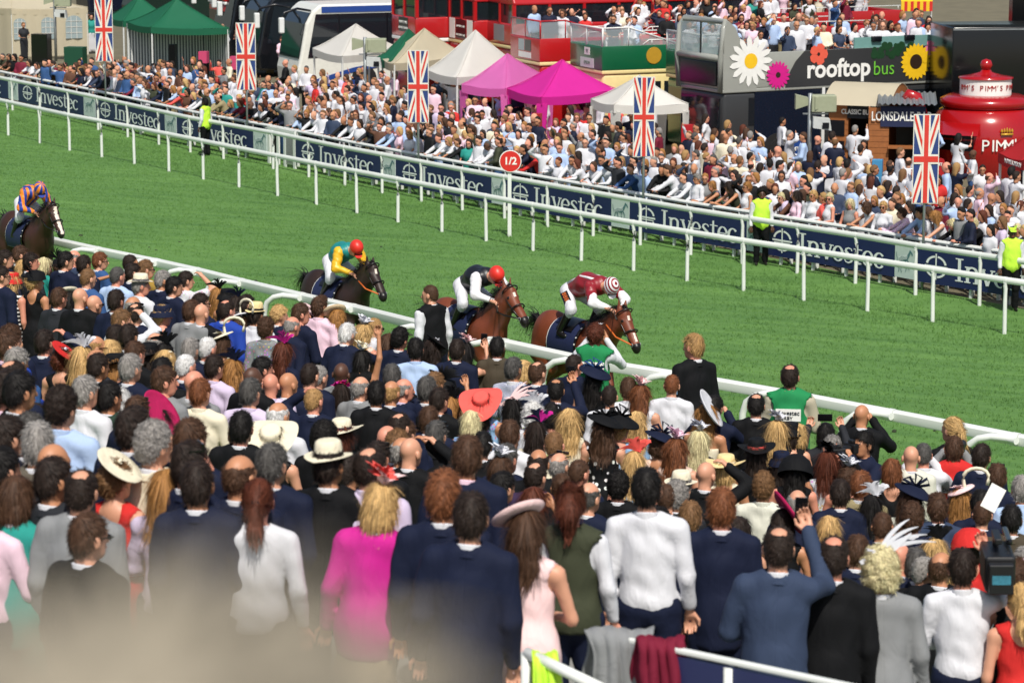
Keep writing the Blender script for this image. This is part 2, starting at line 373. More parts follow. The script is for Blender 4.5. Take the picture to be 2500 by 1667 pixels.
BX = [(-190, 22, 45), (45, 206, 234), (234, 404, 432), (432, 620, 652), (722, 931, 966), (966, 1201, 1233), (1233, 1493, 1536), (1536, 1823, 1862), (1862, 2184, 2230), (2230, 2600, 2640)]
HB_XY = (UP_XY[0], [y-9 for y in UP_XY[1]])
def hb(x): return on_ground(x, curve_at(*HB_XY, x)-3)
nth = ('first', 'second', 'third', 'fourth', 'fifth', 'sixth', 'seventh', 'eighth', 'ninth', 'tenth')
LOWZ, TOPZ = 0.20, 0.97
for i, (x0, x1, x2) in enumerate(BX):
    a, b, c = hb(x0), hb(x1), hb(x2)
    root = empty('hoarding', a); inv = Matrix.Translation(-a)
    m = MB(); M = frame(a, b-a); L = (b-a).length; m.box(0.01, L-0.01, 0, 0.03, LOWZ, TOPZ, 0, M); m.build('board', NAVY, root, M=inv)
    m = MB(); M2 = frame(b, c-b); L2 = (c-b).length; m.box(0, L2, -0.01, 0.03, LOWZ+0.02, TOPZ+0.03, 0, M2); m.build('zebra_panel', PANEL, root, M=inv)
    m = MB()
    for k in range(4): m.box(L*(k+.5)/4-.03, L*(k+.5)/4+.03, 0.05, 0.11, -0.1, 0.9, 0, M)
    m.build('leg', WHITE, root, M=inv)
    h = 0.50; p0 = Pen(); x = pen_logo(p0, 0, h); p = Pen(); e = pen_word(p, x+.08, h); sx = (L*0.84)/e
    F = inv @ face(a+Vector((0, 0, LOWZ+0.14)), b-a); F = F @ Matrix.Translation((L*0.09, 0, 0.004)) @ Matrix.Diagonal((sx, 1, 1, 1))
    p.b.build('lettering', PALE, root, M=F); p0.b.build('emblem', PALE, root, M=F)
    F2 = inv @ face(b+Vector((0, 0, LOWZ+0.05)), c-b) @ Matrix.Translation((0, 0, 0.014)); zebra(root, F2, L2, TOPZ-LOWZ-.06)
    tag(root, f'navy hoarding reading Investec with zebra panel, {nth[i]} from the photo\'s left edge', 'hoarding', 'hoardings along the far rail')
# crowd rail behind the hoardings
CR = [hb(x)+Vector((NV[0]*.35, NV[1]*.35, 0)) for x in np.linspace(-180, 2660, 46)]
root = empty('crowd_rail', CR[0]); inv = Matrix.Translation(-CR[0])
for i, (a, b) in enumerate(zip(CR, CR[1:])):
    m = MB(); m.tube([a+Vector((0, 0, 1.06)), a+(b-a)*.985+Vector((0, 0, 1.06))], 0.05, 8); m.build('rail_length', WHITE, root, True, inv, 40)
    m = MB(); m.tube([a-Vector((0, 0, .1)), a+Vector((0, 0, 1.04))], 0.045, 8); m.build('post', WHITE, root, True, inv, 40)
tag(root, 'white crowd barrier rail topping the navy hoardings', 'rail')
# wire gate in the gap of the boards
a, b = hb(655), hb(720); root = empty('wire_gate', a); inv = Matrix.Translation(-a); M = frame(a, b-a); L = (b-a).length
m = MB()
for x in (0.03, L*.36, L*.62, L-.05): m.box(x-.07, x+.07, 0, .05, 0, 1.12, 0, M)
m.box(0, L, -.01, .04, 1.02, 1.12, 0, M); m.build('frame', WHITE, root, M=inv)
m = MB()
for k in range(14): m.box(L*.64+k*L*.024, L*.64+k*L*.024+.012, .01, .02, .1, 1.0, 0, M)
for k in range(10): m.box(L*.62, L-.05, .021, .03, .1+k*.1, .112+k*.1, 0, M)
m.build('mesh', GREYMETAL, root, M=inv); tag(root, 'pale gate of white posts and wire mesh in the gap between hoardings', 'gate')

# half-furlong marker
RED = mat('sign_red', (206, 44, 40), 0.4, var=0.06); SIGNW = mat('sign_white', (235, 235, 230), 0.45, var=0.03)
b0 = on_ground(1244, 578); root = empty('distance_marker', b0)
m = MB(); m.box(-.045, .045, -.045, .045, -.1, 1.72); m.build('post', WHITE, root)
FM = Matrix.Translation((0.02, -.06, 1.86)) @ Matrix.Rotation(math.pi/2, 4, 'X')
m = MB(); m.lathe([(0, -.02), (.27, -.02), (.27, .02), (0, .02)], 40); m.build('disc', SIGNW, root, M=FM)
m = MB(); m.lathe([(0, .022), (.25, .022), (.25, .026), (0, .026)], 40); m.build('disc_face', RED, root, M=FM)
text('1/2', .25, root, FM @ Matrix.Translation((0, 0, .030)), SIGNW, bold=.006)
tag(root, 'round red marker reading 1/2 on a white post by the far rail', 'sign')
b0 = near_pt(-6)-Vector((0, 0, 1.12)); root = empty('marker_post', b0+Vector((-.1, .3, 0)))
m = MB(); m.box(-.06, .06, -.04, .04, -.1, 1.75); m.build('post', WHITE, root)
m = MB(); m.box(-.25, .08, -.06, -.041, .95, 1.72); m.build('board', mat('marker_dark_red', (150, 30, 40), .5), root)
tag(root, 'dark red marker board cut by the left photo edge at the near rail', 'sign')
# ------------------------------------------------------------------ smooth bodies: distance fields meshed with surface nets
def smin(a, b, k):
    h = np.maximum(k-np.abs(a-b), 0)/k
    return np.minimum(a, b)-h*h*k*0.25
def field(prims, X, Y, Z):
    """prims: ('c', a, b, ra, rb, k) tapered capsule; ('e', c, r, k[, rot]) ellipsoid; ('-', c, r, k) carved ellipsoid"""
    f = None
    for p in prims:
        if p[0] == 'c':
            a, b, ra, rb, k = p[1:]
            ax, ay, az = a; bx, by, bz = b[0]-ax, b[1]-ay, b[2]-az; L2 = bx*bx+by*by+bz*bz+1e-9
            t = np.clip(((X-ax)*bx+(Y-ay)*by+(Z-az)*bz)/L2, 0, 1)
            d = np.sqrt((X-ax-t*bx)**2+(Y-ay-t*by)**2+(Z-az-t*bz)**2)-(ra+t*(rb-ra))
        else:
            c, r, k = p[1], p[2], p[3]; x, y, z = X-c[0], Y-c[1], Z-c[2]
            if len(p) > 4:
                m = p[4]; x, y, z = m[0][0]*x+m[1][0]*y+m[2][0]*z, m[0][1]*x+m[1][1]*y+m[2][1]*z, m[0][2]*x+m[1][2]*y+m[2][2]*z
            k0 = np.sqrt((x/r[0])**2+(y/r[1])**2+(z/r[2])**2)+1e-6; k1 = np.sqrt((x/r[0]**2)**2+(y/r[1]**2)**2+(z/r[2]**2)**2)+1e-6
            d = k0*(k0-1)/k1
            if p[0] == '-':
                f = -smin(-f, d, k); continue
        f = d if f is None else smin(f, d, k)
    return f
def grid(lo, hi, h):
    ax = [np.arange(lo[i], hi[i]+h, h, dtype=np.float32) for i in range(3)]
    return ax, np.meshgrid(*ax, indexing='ij')
def nets(f, ax):
    s = f < 0; nx, ny, nz = f.shape
    c = np.zeros((nx-1, ny-1, nz-1), np.int8)
    for i in (0, 1):
        for j in (0, 1):
            for k in (0, 1): c += s[i:nx-1+i, j:ny-1+j, k:nz-1+k]
    act = (c > 0) & (c < 8); idx = -np.ones(act.shape, np.int64); I = np.argwhere(act); idx[act] = np.arange(len(I))
    P = np.zeros((len(I), 3)); n = np.zeros(len(I)); ix, iy, iz = I.T
    off = [(i, j, k) for i in (0, 1) for j in (0, 1) for k in (0, 1)]
    for a in off:
        for d in range(3):
            if a[d]: continue
            b = list(a); b[d] = 1
            fa = f[ix+a[0], iy+a[1], iz+a[2]]; fb = f[ix+b[0], iy+b[1], iz+b[2]]; m = (fa < 0) != (fb < 0)
            t = np.where(m, fa/(fa-fb+1e-12), 0); q = np.tile(np.array(a, float), (len(I), 1)); q[:, d] += t
            P[m] += q[m]; n[m] += 1
    P /= np.maximum(n, 1)[:, None]; h = [float(a[1]-a[0]) for a in ax]
    V = np.stack([ax[d][0]+(I[:, d]+P[:, d])*h[d] for d in range(3)], 1)
    Q = []
    def quads(d, e0, e1):
        sl = [slice(1, -1)]*3; sl[d] = slice(0, None)
        A = s.take(range(0, s.shape[d]-1), d); B = s.take(range(1, s.shape[d]), d); m = A != B
        E = np.argwhere(m); ok = (E[:, e0] > 0) & (E[:, e1] > 0) & (E[:, e0] < s.shape[e0]-1) & (E[:, e1] < s.shape[e1]-1); E = E[ok]
        fl = A[E[:, 0], E[:, 1], E[:, 2]]
        def at(o0, o1):
            k = E.copy(); k[:, e0] += o0; k[:, e1] += o1; return idx[k[:, 0], k[:, 1], k[:, 2]]
        q = np.stack([at(-1, -1), at(0, -1), at(0, 0), at(-1, 0)], 1); q[~fl] = q[~fl][:, ::-1]; Q.append(q)
    quads(0, 1, 2); quads(1, 2, 0); quads(2, 0, 1)
    return V.astype(np.float32), np.concatenate(Q).astype(np.int64)
def bounds(prims, pad=0.06):
    lo, hi = np.full(3, 9.), np.full(3, -9.)
    for p in prims:
        if p[0] == 'c': pts = [(p[1], p[3]), (p[2], p[4])]
        elif p[0] == 'e': pts = [(p[1], max(p[2]) if len(p) > 4 else np.array(p[2]))]
        else: continue
        for c, r in pts: lo = np.minimum(lo, np.array(c)-r); hi = np.maximum(hi, np.array(c)+r)
    return lo-pad, hi+pad
def wob(X, Y, Z, wl, seed):
    r = np.random.RandomState(seed); f = 0
    for i in range(5):
        k = r.normal(size=3); k = k/np.linalg.norm(k)*2*np.pi/(wl*r.uniform(.6, 1.5)); f = f+np.sin(k[0]*X+k[1]*Y+k[2]*Z+r.uniform(0, 6.28))
    return f/2.6
def solid(prims, h, clip=None, noise=None, pad=0.05):
    lo, hi = bounds(prims, pad); ax, (X, Y, Z) = grid(lo, hi, h); f = field(prims, X, Y, Z)
    if noise: f = f+noise[0]*wob(X, Y, Z, noise[1], noise[2])
    if clip: f = clip(f, X, Y, Z)
    return nets(f, ax)
def join(parts):
    V, Q, o = [], [], 0
    for v, q in parts: V.append(v); Q.append(q+o); o += len(v)
    return np.concatenate(V), np.concatenate(Q)
def np_mesh(name, V, Q, nslots=1, mi=None, smooth=True, attr=None):
    me = bpy.data.meshes.new(name); n, k = Q.shape
    me.vertices.add(len(V)); me.vertices.foreach_set('co', np.ascontiguousarray(V, np.float32).ravel())
    me.loops.add(n*k); me.loops.foreach_set('vertex_index', Q.ravel().astype(np.int32)); me.polygons.add(n)
    me.polygons.foreach_set('loop_start', np.arange(0, n*k, k, dtype=np.int32)); me.polygons.foreach_set('loop_total', np.full(n, k, np.int32))
    if smooth: me.polygons.foreach_set('use_smooth', np.ones(n, bool))
    if mi is not None: me.polygons.foreach_set('material_index', mi.astype(np.int32))
    for _ in range(nslots): me.materials.append(None)
    if attr is not None:
        a = me.attributes.new('var', 'FLOAT', 'POINT'); a.data.foreach_set('value', attr.astype(np.float32))
    me.update(calc_edges=True); return me

# ------------------------------------------------------------------ the human figure: joints, skin and garments
HEADZ = {'m': 1.655, 'f': 1.545}
def joints(sex, pose):
    """named joints of a standing adult facing +Y; height 1.78 (m) or 1.66 (f)"""
    m = sex == 'm'; s = 1.0 if m else 0.932; sw = .19 if m else .172
    J = {'hip': (.09, 0, .92*s), 'knee': (.10, .02, .50*s), 'ank': (.105, -.02, .09*s), 'toe': (.12, .14, .03*s)}
    A = {'down': ((.238, -.03, 1.13), (.245, .05, .89)), 'fold': ((.265, .03, 1.14), (.10, .27, 1.09)), 'up': ((.28, .19, 1.40), (.18, .32, 1.69)),
         'brow': ((.37, .17, 1.56), (.17, .16, 1.71)), 'point': ((.46, .12, 1.46), (.70, .26, 1.55)), 'lean': ((.25, .26, 1.16), (.08, .44, 1.09)),
         'cam': ((.30, .20, 1.30), (.10, .25, 1.57)), 'hip': ((.36, -.10, 1.15), (.21, .06, 1.00)), 'high': ((.26, .06, 1.70), (.22, .10, 1.98)), 'stretch': ((.30, .25, 1.40), (.34, .52, 1.44))}
    sets = {'down': 'down down', 'fold': 'fold fold', 'upR': 'fold up', 'both': 'up up', 'browR': 'fold brow', 'pointR': 'down point', 'lean': 'lean lean',
            'cam': 'cam cam', 'hip': 'down hip', 'high': 'high high', 'reach': 'fold stretch', 'highR': 'lean high', 'browL': 'brow fold'}[pose].split()
    for side, a in zip((-1, 1), sets):
        e, w_ = A[a]; S = (side*sw, -.012, 1.42*s); E_ = (side*(e[0]*(1 if m else .93)), e[1], e[2]*s); W_ = (side*w_[0], w_[1], w_[2]*s)
        J['S%d' % side], J['E%d' % side], J['W%d' % side] = S, E_, W_
    ln = {'lean': .42, 'highR': .2}.get(pose, 0.0)
    if ln:
        c, n = math.cos(ln), math.sin(ln); zp = .95*s
        for k in list(J):
            if k[0] in 'S': x, y, z = J[k]; J[k] = (x, y*c+(z-zp)*n, zp+(z-zp)*c-y*n)
        J['lean'] = ln
        if pose == 'lean':
            for side in (-1, 1): J['E%d' % side] = (side*.24, .55, 1.13*s); J['W%d' % side] = (side*.06, .70, 1.12)
    J['sc'] = s; J['sex'] = sex
    return J
def tilt(J, p):
    ln = J.get('lean', 0)
    if not ln: return p
    c, n = math.cos(ln), math.sin(ln); zp = .95*J['sc']; x, y, z = p; return (x, y*c+(z-zp)*n, zp+(z-zp)*c-y*n)
def torso(J, g=0.0, low=.80, full=True):
    """trunk primitives, g = cloth thickness"""
    s = J['sc']; m = J['sex'] == 'm'; T = lambda *p: tilt(J, (p[0], p[1], p[2]*s))
    sw = abs(J['S1'][0]); ln = J.get('lean', 0); rot = None
    if ln: rot = Matrix.Rotation(-ln, 3, 'X')
    def el(c, r, k): return ('e', T(*c), (r[0]+g, r[1]+g, r[2]*s+g), k)+((rot,) if rot else ())
    if m: P = [el((0, 0, 1.28), (.168, .118, .21), .05), el((0, .005, 1.08), (.155, .118, .19), .08), el((0, -.01, .95), (.165, .122, .13), .08)]
    else: P = [el((0, 0, 1.28), (.142, .10, .19), .05), el((0, .075, 1.27), (.115, .065, .085), .05), el((0, 0, 1.09), (.122, .095, .17), .07), el((0, -.015, .93), (.165, .125, .14), .09)]
    if full:
        for sd in (-1, 1):
            S = J['S%d' % sd]; P.append(('c', T(0, -.02, 1.47), (S[0]*.92, S[1], S[2]+.002), .06+g, .052+g, .05))
    return P
def arm(J, sd, g=0.0, frac=1.0, k=.03):
    S, E_, W_ = J['S%d' % sd], J['E%d' % sd], J['W%d' % sd]; f = 1 if J['sex'] == 'm' else .82
    P = [('c', S, E_, .054*f+g, .043*f+g, k)]
    if frac >= 1: P.append(('c', E_, W_, .042*f+g, .031*f+g*.9, .02))
    elif frac < .5: P = [('c', S, tuple(np.array(S)*.45+np.array(E_)*.55), .058*f+g, .054*f+g, k)]
    return P
def legs(J, g=0.0, k=.03):
    P = []
    for sd in (-1, 1):
        h, kn, an, to = [(J[q][0]*sd, J[q][1], J[q][2]) for q in ('hip', 'knee', 'ank', 'toe')]
        f = 1 if J['sex'] == 'm' else .93
        P += [('c', h, kn, .092*f+g, .058*f+g, k), ('c', kn, an, .056*f+g, .04*f+g*1.3, .03)]
    return P
def hand(J, sd):
    """palm, four bent fingers and a thumb at the end of the forearm"""
    W_, E_ = np.array(J['W%d' % sd]), np.array(J['E%d' % sd]); d = W_-E_; d /= np.linalg.norm(d)
    up = np.array([0, 0, 1.]) if abs(d[2]) < .8 else np.array([0, 1., 0]); a = np.cross(d, up); a /= np.linalg.norm(a); n = np.cross(a, d)
    f = 1 if J['sex'] == 'm' else .9
    t = lambda x, y, z: tuple(W_+f*(d*x+a*y+n*z)); P = [('c', tuple(W_-d*.05), t(.02, 0, 0), .027*f, .026*f, .02), ('c', t(.03, -.018, 0), t(.08, -.022, .004), .018*f, .016*f, .015), ('c', t(.03, .018, 0), t(.08, .022, .004), .018*f, .016*f, .015)]
    for i, (y, L) in enumerate(((-.033, .062), (-.011, .072), (.011, .066), (.032, .05))):
        b = t(.085, y, 0); c = t(.085+L*.50, y*1.0, -.016); e = t(.085+L*.70, y*.95, -.046); P += [('c', b, c, .0095*f, .009*f, .006), ('c', c, e, .009*f, .0075*f, .004)]
    P += [('c', t(.02, .028*sd, -.005), t(.055, .055*sd, -.018), .013*f, .011*f, .012), ('c', t(.055, .055*sd, -.018), t(.085, .055*sd, -.03), .011*f, .009*f, .005)]
    return solid(P, .0075, pad=.02)
HEADP = [('e', (0, -.012, .028), (.076, .096, .092), .03), ('e', (0, .028, -.035), (.060, .066, .084), .05), ('e', (0, .046, -.088), (.042, .038, .032), .035),
         ('e', (0, .074, .018), (.052, .020, .011), .02), ('-', (.031, .104, .0), (.020, .018, .013), .015), ('-', (-.031, .104, .0), (.020, .018, .013), .015),
         ('e', (.031, .083, -.002), (.014, .012, .011), .004), ('e', (-.031, .083, -.002), (.014, .012, .011), .004),
         ('c', (0, .096, .004), (0, .113, -.034), .009, .014, .012), ('e', (0, .098, -.066), (.021, .009, .010), .008),
         ('e', (.085, -.012, -.012), (.012, .026, .036), .006), ('e', (-.085, -.012, -.012), (.012, .026, .036), .006), ('c', (0, -.022, -.05), (0, -.04, -.235), .054, .058, .03)]
_c = {}
def head_arrays(sex, h=.0085):
    key = ('head', sex, h)
    if key not in _c:
        V, Q = solid([p for p in HEADP], h, clip=lambda f, X, Y, Z: np.maximum(f, -Z-.155), pad=.02)
        if sex == 'f': V = V*np.array([.93, .95, .95], np.float32)
        _c[key] = (V, Q)
    return _c[key]
def place_head(V, J, yaw, nod=0.0):
    z0 = HEADZ[J['sex']]; a = math.radians(-yaw); c, s = math.cos(a), math.sin(a); n = math.radians(nod); cn, sn = math.cos(n), math.sin(n)
    y1 = V[:, 1]*cn+V[:, 2]*sn; z1 = -V[:, 1]*sn+V[:, 2]*cn
    W_ = np.stack([V[:, 0]*c-y1*s, V[:, 0]*s+y1*c, z1], 1)
    return W_+np.array(headpos(J), np.float32)
def headpos(J): return tilt(J, (0, .005, HEADZ[J['sex']]))
def body_mesh(sex, pose, yaw, nod=0, bare=True, h=.036):
    """skin of one figure: trunk, limbs, head with face, hands with fingers, all in one mesh"""
    key = ('body', sex, pose, yaw, nod, bare)
    if key in _c: return _c[key]
    J = joints(sex, pose); kb = ('bm', sex, pose, bare)
    if kb not in _c:
        P = torso(J, -.012 if not bare else 0)+arm(J, -1)+arm(J, 1)+legs(J)
        hp = headpos(J); P.append(('c', tilt(J, (0, -.03, 1.44*J['sc'])), (hp[0], hp[1]-.03, hp[2]-.10), .06 if sex == 'm' else .05, .052 if sex == 'm' else .045, .04))
        for sd in (-1, 1): P.append(('c', (J['ank'][0]*sd, J['ank'][1]-.02, .05), (J['toe'][0]*sd, J['toe'][1], .035), .042, .034, .03))
        _c[kb] = [solid(P, h if not bare else .02), hand(J, -1), hand(J, 1)]
    hv, hq = head_arrays(sex); parts = [(place_head(hv, J, yaw, nod), hq)]+_c[kb]
    V, Q = join(parts); nh = len(hq); mi = np.zeros(len(Q), int); cen = hv[hq].mean(1)
    eye = (np.abs(np.abs(cen[:, 0])-.03) < .014) & (np.abs(cen[:, 2]+.001) < .006) & (cen[:, 1] > .07); lip = (np.abs(cen[:, 0]) < .022) & (np.abs(cen[:, 2]+.064) < .010) & (cen[:, 1] > .08)
    brow = (np.abs(np.abs(cen[:, 0])-.03) < .022) & (np.abs(cen[:, 2]-.022) < .0045) & (cen[:, 1] > .07)
    mi[:nh][eye | brow] = 1; mi[:nh][lip] = 2
    shoe = (V[Q].mean(1)[:, 2] < .10); mi[shoe] = 3
    _c[key] = np_mesh('person', V, Q, 4, mi); return _c[key]
def garment(kind, sex, pose):
    """one worn piece: jacket, shirt, tshirt, waistcoat, dress, top, strapless, trousers, skirt, collar, bib"""
    key = ('gar', kind, sex, pose)
    if key in _c: return _c[key]
    J = joints(sex, pose); s = J['sc']; hp = headpos(J); nb = tilt(J, (0, -.03, 1.46*s)); ln = J.get('lean', 0)
    neck = lambda f, X, Y, Z: np.maximum(f, -(np.sqrt((X-nb[0])**2+(Y-nb[1]-.01)**2+((Z-nb[2]-.06)*.8)**2)-.068))
    h = .02
    def cutz(z0, z1=9):
        def c(f, X, Y, Z):
            f = np.maximum(f, z0*s-Z); 
            if z1 < 9: f = np.maximum(f, Z-z1*s)
            return f
        return c
    def both(*cs):
        def g(f, X, Y, Z):
            for c in cs: f = c(f, X, Y, Z)
            return f
        return g
    if kind == 'jacket':
        P = torso(J, .022)+[('c', tilt(J, (0, -.005, 1.0*s)), (0, -.005, .80*s), .155, .170, .06)]
        for q in (0, 1): P[q] = ('e', P[q][1], tuple(v*1.03 for v in P[q][2]))+P[q][3:]
        P += arm(J, -1, .019, k=.022)+arm(J, 1, .019, k=.022)+[('c', tilt(J, (-.055, -.05, 1.475*s)), tilt(J, (.055, -.05, 1.475*s)), .032, .032, .03)]
        r = solid(P, h, both(cutz(.76), neck), (.0048, .17, 3))
    elif kind in ('shirt', 'top'):
        P = torso(J, .013)+arm(J, -1, .013, k=.02)+arm(J, 1, .013, k=.02); r = solid(P, h, both(cutz(.90), neck), (.005, .12, 5))
    elif kind == 'tshirt':
        P = torso(J, .018)+arm(J, -1, .022, .4)+arm(J, 1, .022, .4); r = solid(P, h, both(cutz(.86), neck), (.004, .13, 6))
    elif kind in ('waistcoat', 'bib'):
        g = .030 if kind == 'waistcoat' else .036; P = torso(J, g)
        def cut(f, X, Y, Z):
            for sd in (-1, 1): S = J['S%d' % sd]; f = np.maximum(f, -(np.sqrt((X-S[0]*1.12)**2+((Y-S[1])*.8)**2+((Z-S[2]+.06)*.7)**2)-.085))
            return f
        r = solid(P, h, both(cutz(.86 if kind == 'waistcoat' else .80), neck, cut), (.004, .15, 7))
    elif kind in ('dress', 'strapless'):
        P = torso(J, .014, full=(kind == 'dress'))+[('c', (0, -.01, .98*s), (0, .01, .52*s), .165, .22, .06)]
        cs = [cutz(.50)]+([neck] if kind == 'dress' else [cutz(-9, 1.33)])
        if kind == 'dress':
            def cut(f, X, Y, Z):
                for sd in (-1, 1): S = J['S%d' % sd]; f = np.maximum(f, -(np.sqrt((X-S[0]*1.15)**2+((Y-S[1])*.8)**2+((Z-S[2]+.03)*.8)**2)-.075))
                f = np.maximum(f, -(np.sqrt(X**2+(Y+.13)**2+((Z-1.50*s)*.7)**2)-.10)); return f
            cs.append(cut)
        r = solid(P, h, both(*cs), (.0035, .13, 8))
    elif kind == 'trousers': P = legs(J, .022)+[('e', (0, -.005, .93*s), (.178, .135, .13), .06)]; r = solid(P, .024, cutz(.05, 1.0), (.006, .14, 9))
    elif kind == 'skirt': P = [('c', (0, -.01, .93*s), (0, .0, .50*s), .135, .20, .05)]; r = solid(P, .024, cutz(.48, 1.0), (.006, .12, 10))
    elif kind in ('collar', 'jacket_collar'):
        jc = kind == 'jacket_collar'
        a = np.array(nb); b = np.array([hp[0], hp[1]-.035, hp[2]-.13]); up = (b-a)/np.linalg.norm(b-a)
        def ring(f, X, Y, Z):
            ux, uy, uz = X-a[0], Y-a[1], Z-a[2]; t = ux*up[0]+uy*up[1]+uz*up[2]; rr = np.sqrt(np.maximum(ux*ux+uy*uy+uz*uz-t*t, 0))
            g = np.abs(rr-((.069-.06*(t-.02)) if not jc else (.078-.45*(t-.02))))-(.0065 if not jc else .0075); top = t-((.062 if not jc else .040)-.22*(Y-a[1])); return np.maximum(np.maximum(g, top), -t-(.02 if not jc else -.004))
        r = solid([('c', tuple(a), tuple(b), .14, .12, .01)], .0075, ring)
        if sex == 'f': r = (((r[0]-a)*np.array([.88, .88, .95])+a).astype(np.float32), r[1])
    _c[key] = np_mesh(kind, *r); return _c[key]
# ------------------------------------------------------------------ hair: a mass plus combed locks
def hair_mass(style):
    """(prims, clip, noise, flow, locks, length) in head coordinates"""
    cap = lambda t, up=0.0: [('e', (0, -.014, .030+up*.5), (.077+t, .097+t, .093+t+up), .03), ('e', (0, -.03, -.03), (.070+t, .075+t, .085), .04)]
    pl = lambda c: (lambda f, X, Y, Z: np.maximum(f, (Y-Z*1.0-c)*.70+.004*wob(X, Y, Z, .06, 4)))
    if style == 'short': return cap(.007, .006), pl(.000), (.004, .045, 1), 'whorl', 420, .045
    if style == 'crop': return cap(.004), pl(-.004), (.001, .05, 1), 'whorl', 260, .014
    if style == 'quiff': return cap(.010, .004)+[('e', (0, .045, .105), (.062, .050, .032), .04)], pl(.012), (.004, .04, 2), 'whorl', 420, .045
    if style == 'curly': return cap(.016, .008), pl(.002), (.0055, .04, 3), 'rand', 620, .030
    if style == 'patch': return cap(.009), (lambda f, X, Y, Z: np.maximum(pl(-.002)(f, X, Y, Z), -(np.sqrt(X**2+(Y+.045)**2+(Z-.125)**2)-.056+.006*wob(X, Y, Z, .03, 5)))), (.002, .05, 1), 'whorl', 320, .03
    if style == 'ring': return cap(.007), (lambda f, X, Y, Z: np.maximum(pl(-.008)(f, X, Y, Z), Z-.050+.012*wob(X, Y, Z, .05, 6)+.15*Y)), (.002, .05, 1), 'whorl', 260, .025
    if style == 'afro': return cap(.030, .010), pl(.004), (.004, .03, 3), 'rand', 900, .022
    if style == 'set': return cap(.030, .008)+[('e', (0, -.05, -.05), (.098, .075, .07), .03)], pl(.012), (.008, .06, 5), 'rand', 800, .038
    ear = [('e', (.072, -.005, -.02), (.022, .045, .075), .03), ('e', (-.072, -.005, -.02), (.022, .045, .075), .03)]
    face = lambda f, X, Y, Z: np.maximum(f, np.minimum(Y-.035+np.maximum(Z-.02, 0)*-1.2, .062-np.abs(X)+0*Y) if False else (Y-Z*.62-.034)*.85)
    if style == 'bob': return cap(.016, .004)+ear+[('e', (0, -.05, -.075), (.096, .068, .085), .04)], face, (.005, .05, 2), 'down', 520, .10
    if style == 'long': return cap(.014, .004)+ear+[('e', (0, -.065, -.11), (.098, .052, .15), .04), ('e', (0, -.075, -.23), (.105, .040, .14), .05)], face, (.005, .06, 2), 'down', 620, .16
    if style == 'wavy': return cap(.018, .006)+ear+[('e', (0, -.06, -.10), (.108, .060, .14), .04), ('e', (0, -.075, -.21), (.122, .048, .13), .05)], face, (.008, .07, 7), 'wave', 900, .15
    if style == 'updo': return cap(.014, .002)+[('e', (0, -.085, .035), (.058, .048, .052), .02), ('e', (.03, -.10, -.01), (.035, .03, .035), .02), ('e', (-.03, -.10, .0), (.035, .03, .035), .02)], pl(.006), (.006, .035, 8), 'rand', 420, .045
    if style == 'pony': return cap(.010, .0)+[('e', (0, -.105, .0), (.030, .028, .030), .02), ('c', (0, -.125, -.01), (0, -.14, -.14), .034, .046, .02), ('c', (0, -.14, -.14), (.015, -.135, -.33), .046, .014, .03)], pl(.004), (.004, .05, 9), 'down', 460, .10
    if style == 'highpony': return cap(.012, .004)+[('e', (0, -.06, .115), (.04, .04, .035), .02), ('c', (0, -.09, .12), (.0, -.135, .0), .045, .06, .03), ('c', (0, -.135, .0), (.01, -.12, -.16), .06, .03, .04)], pl(.006), (.006, .06, 9), 'wave', 800, .10
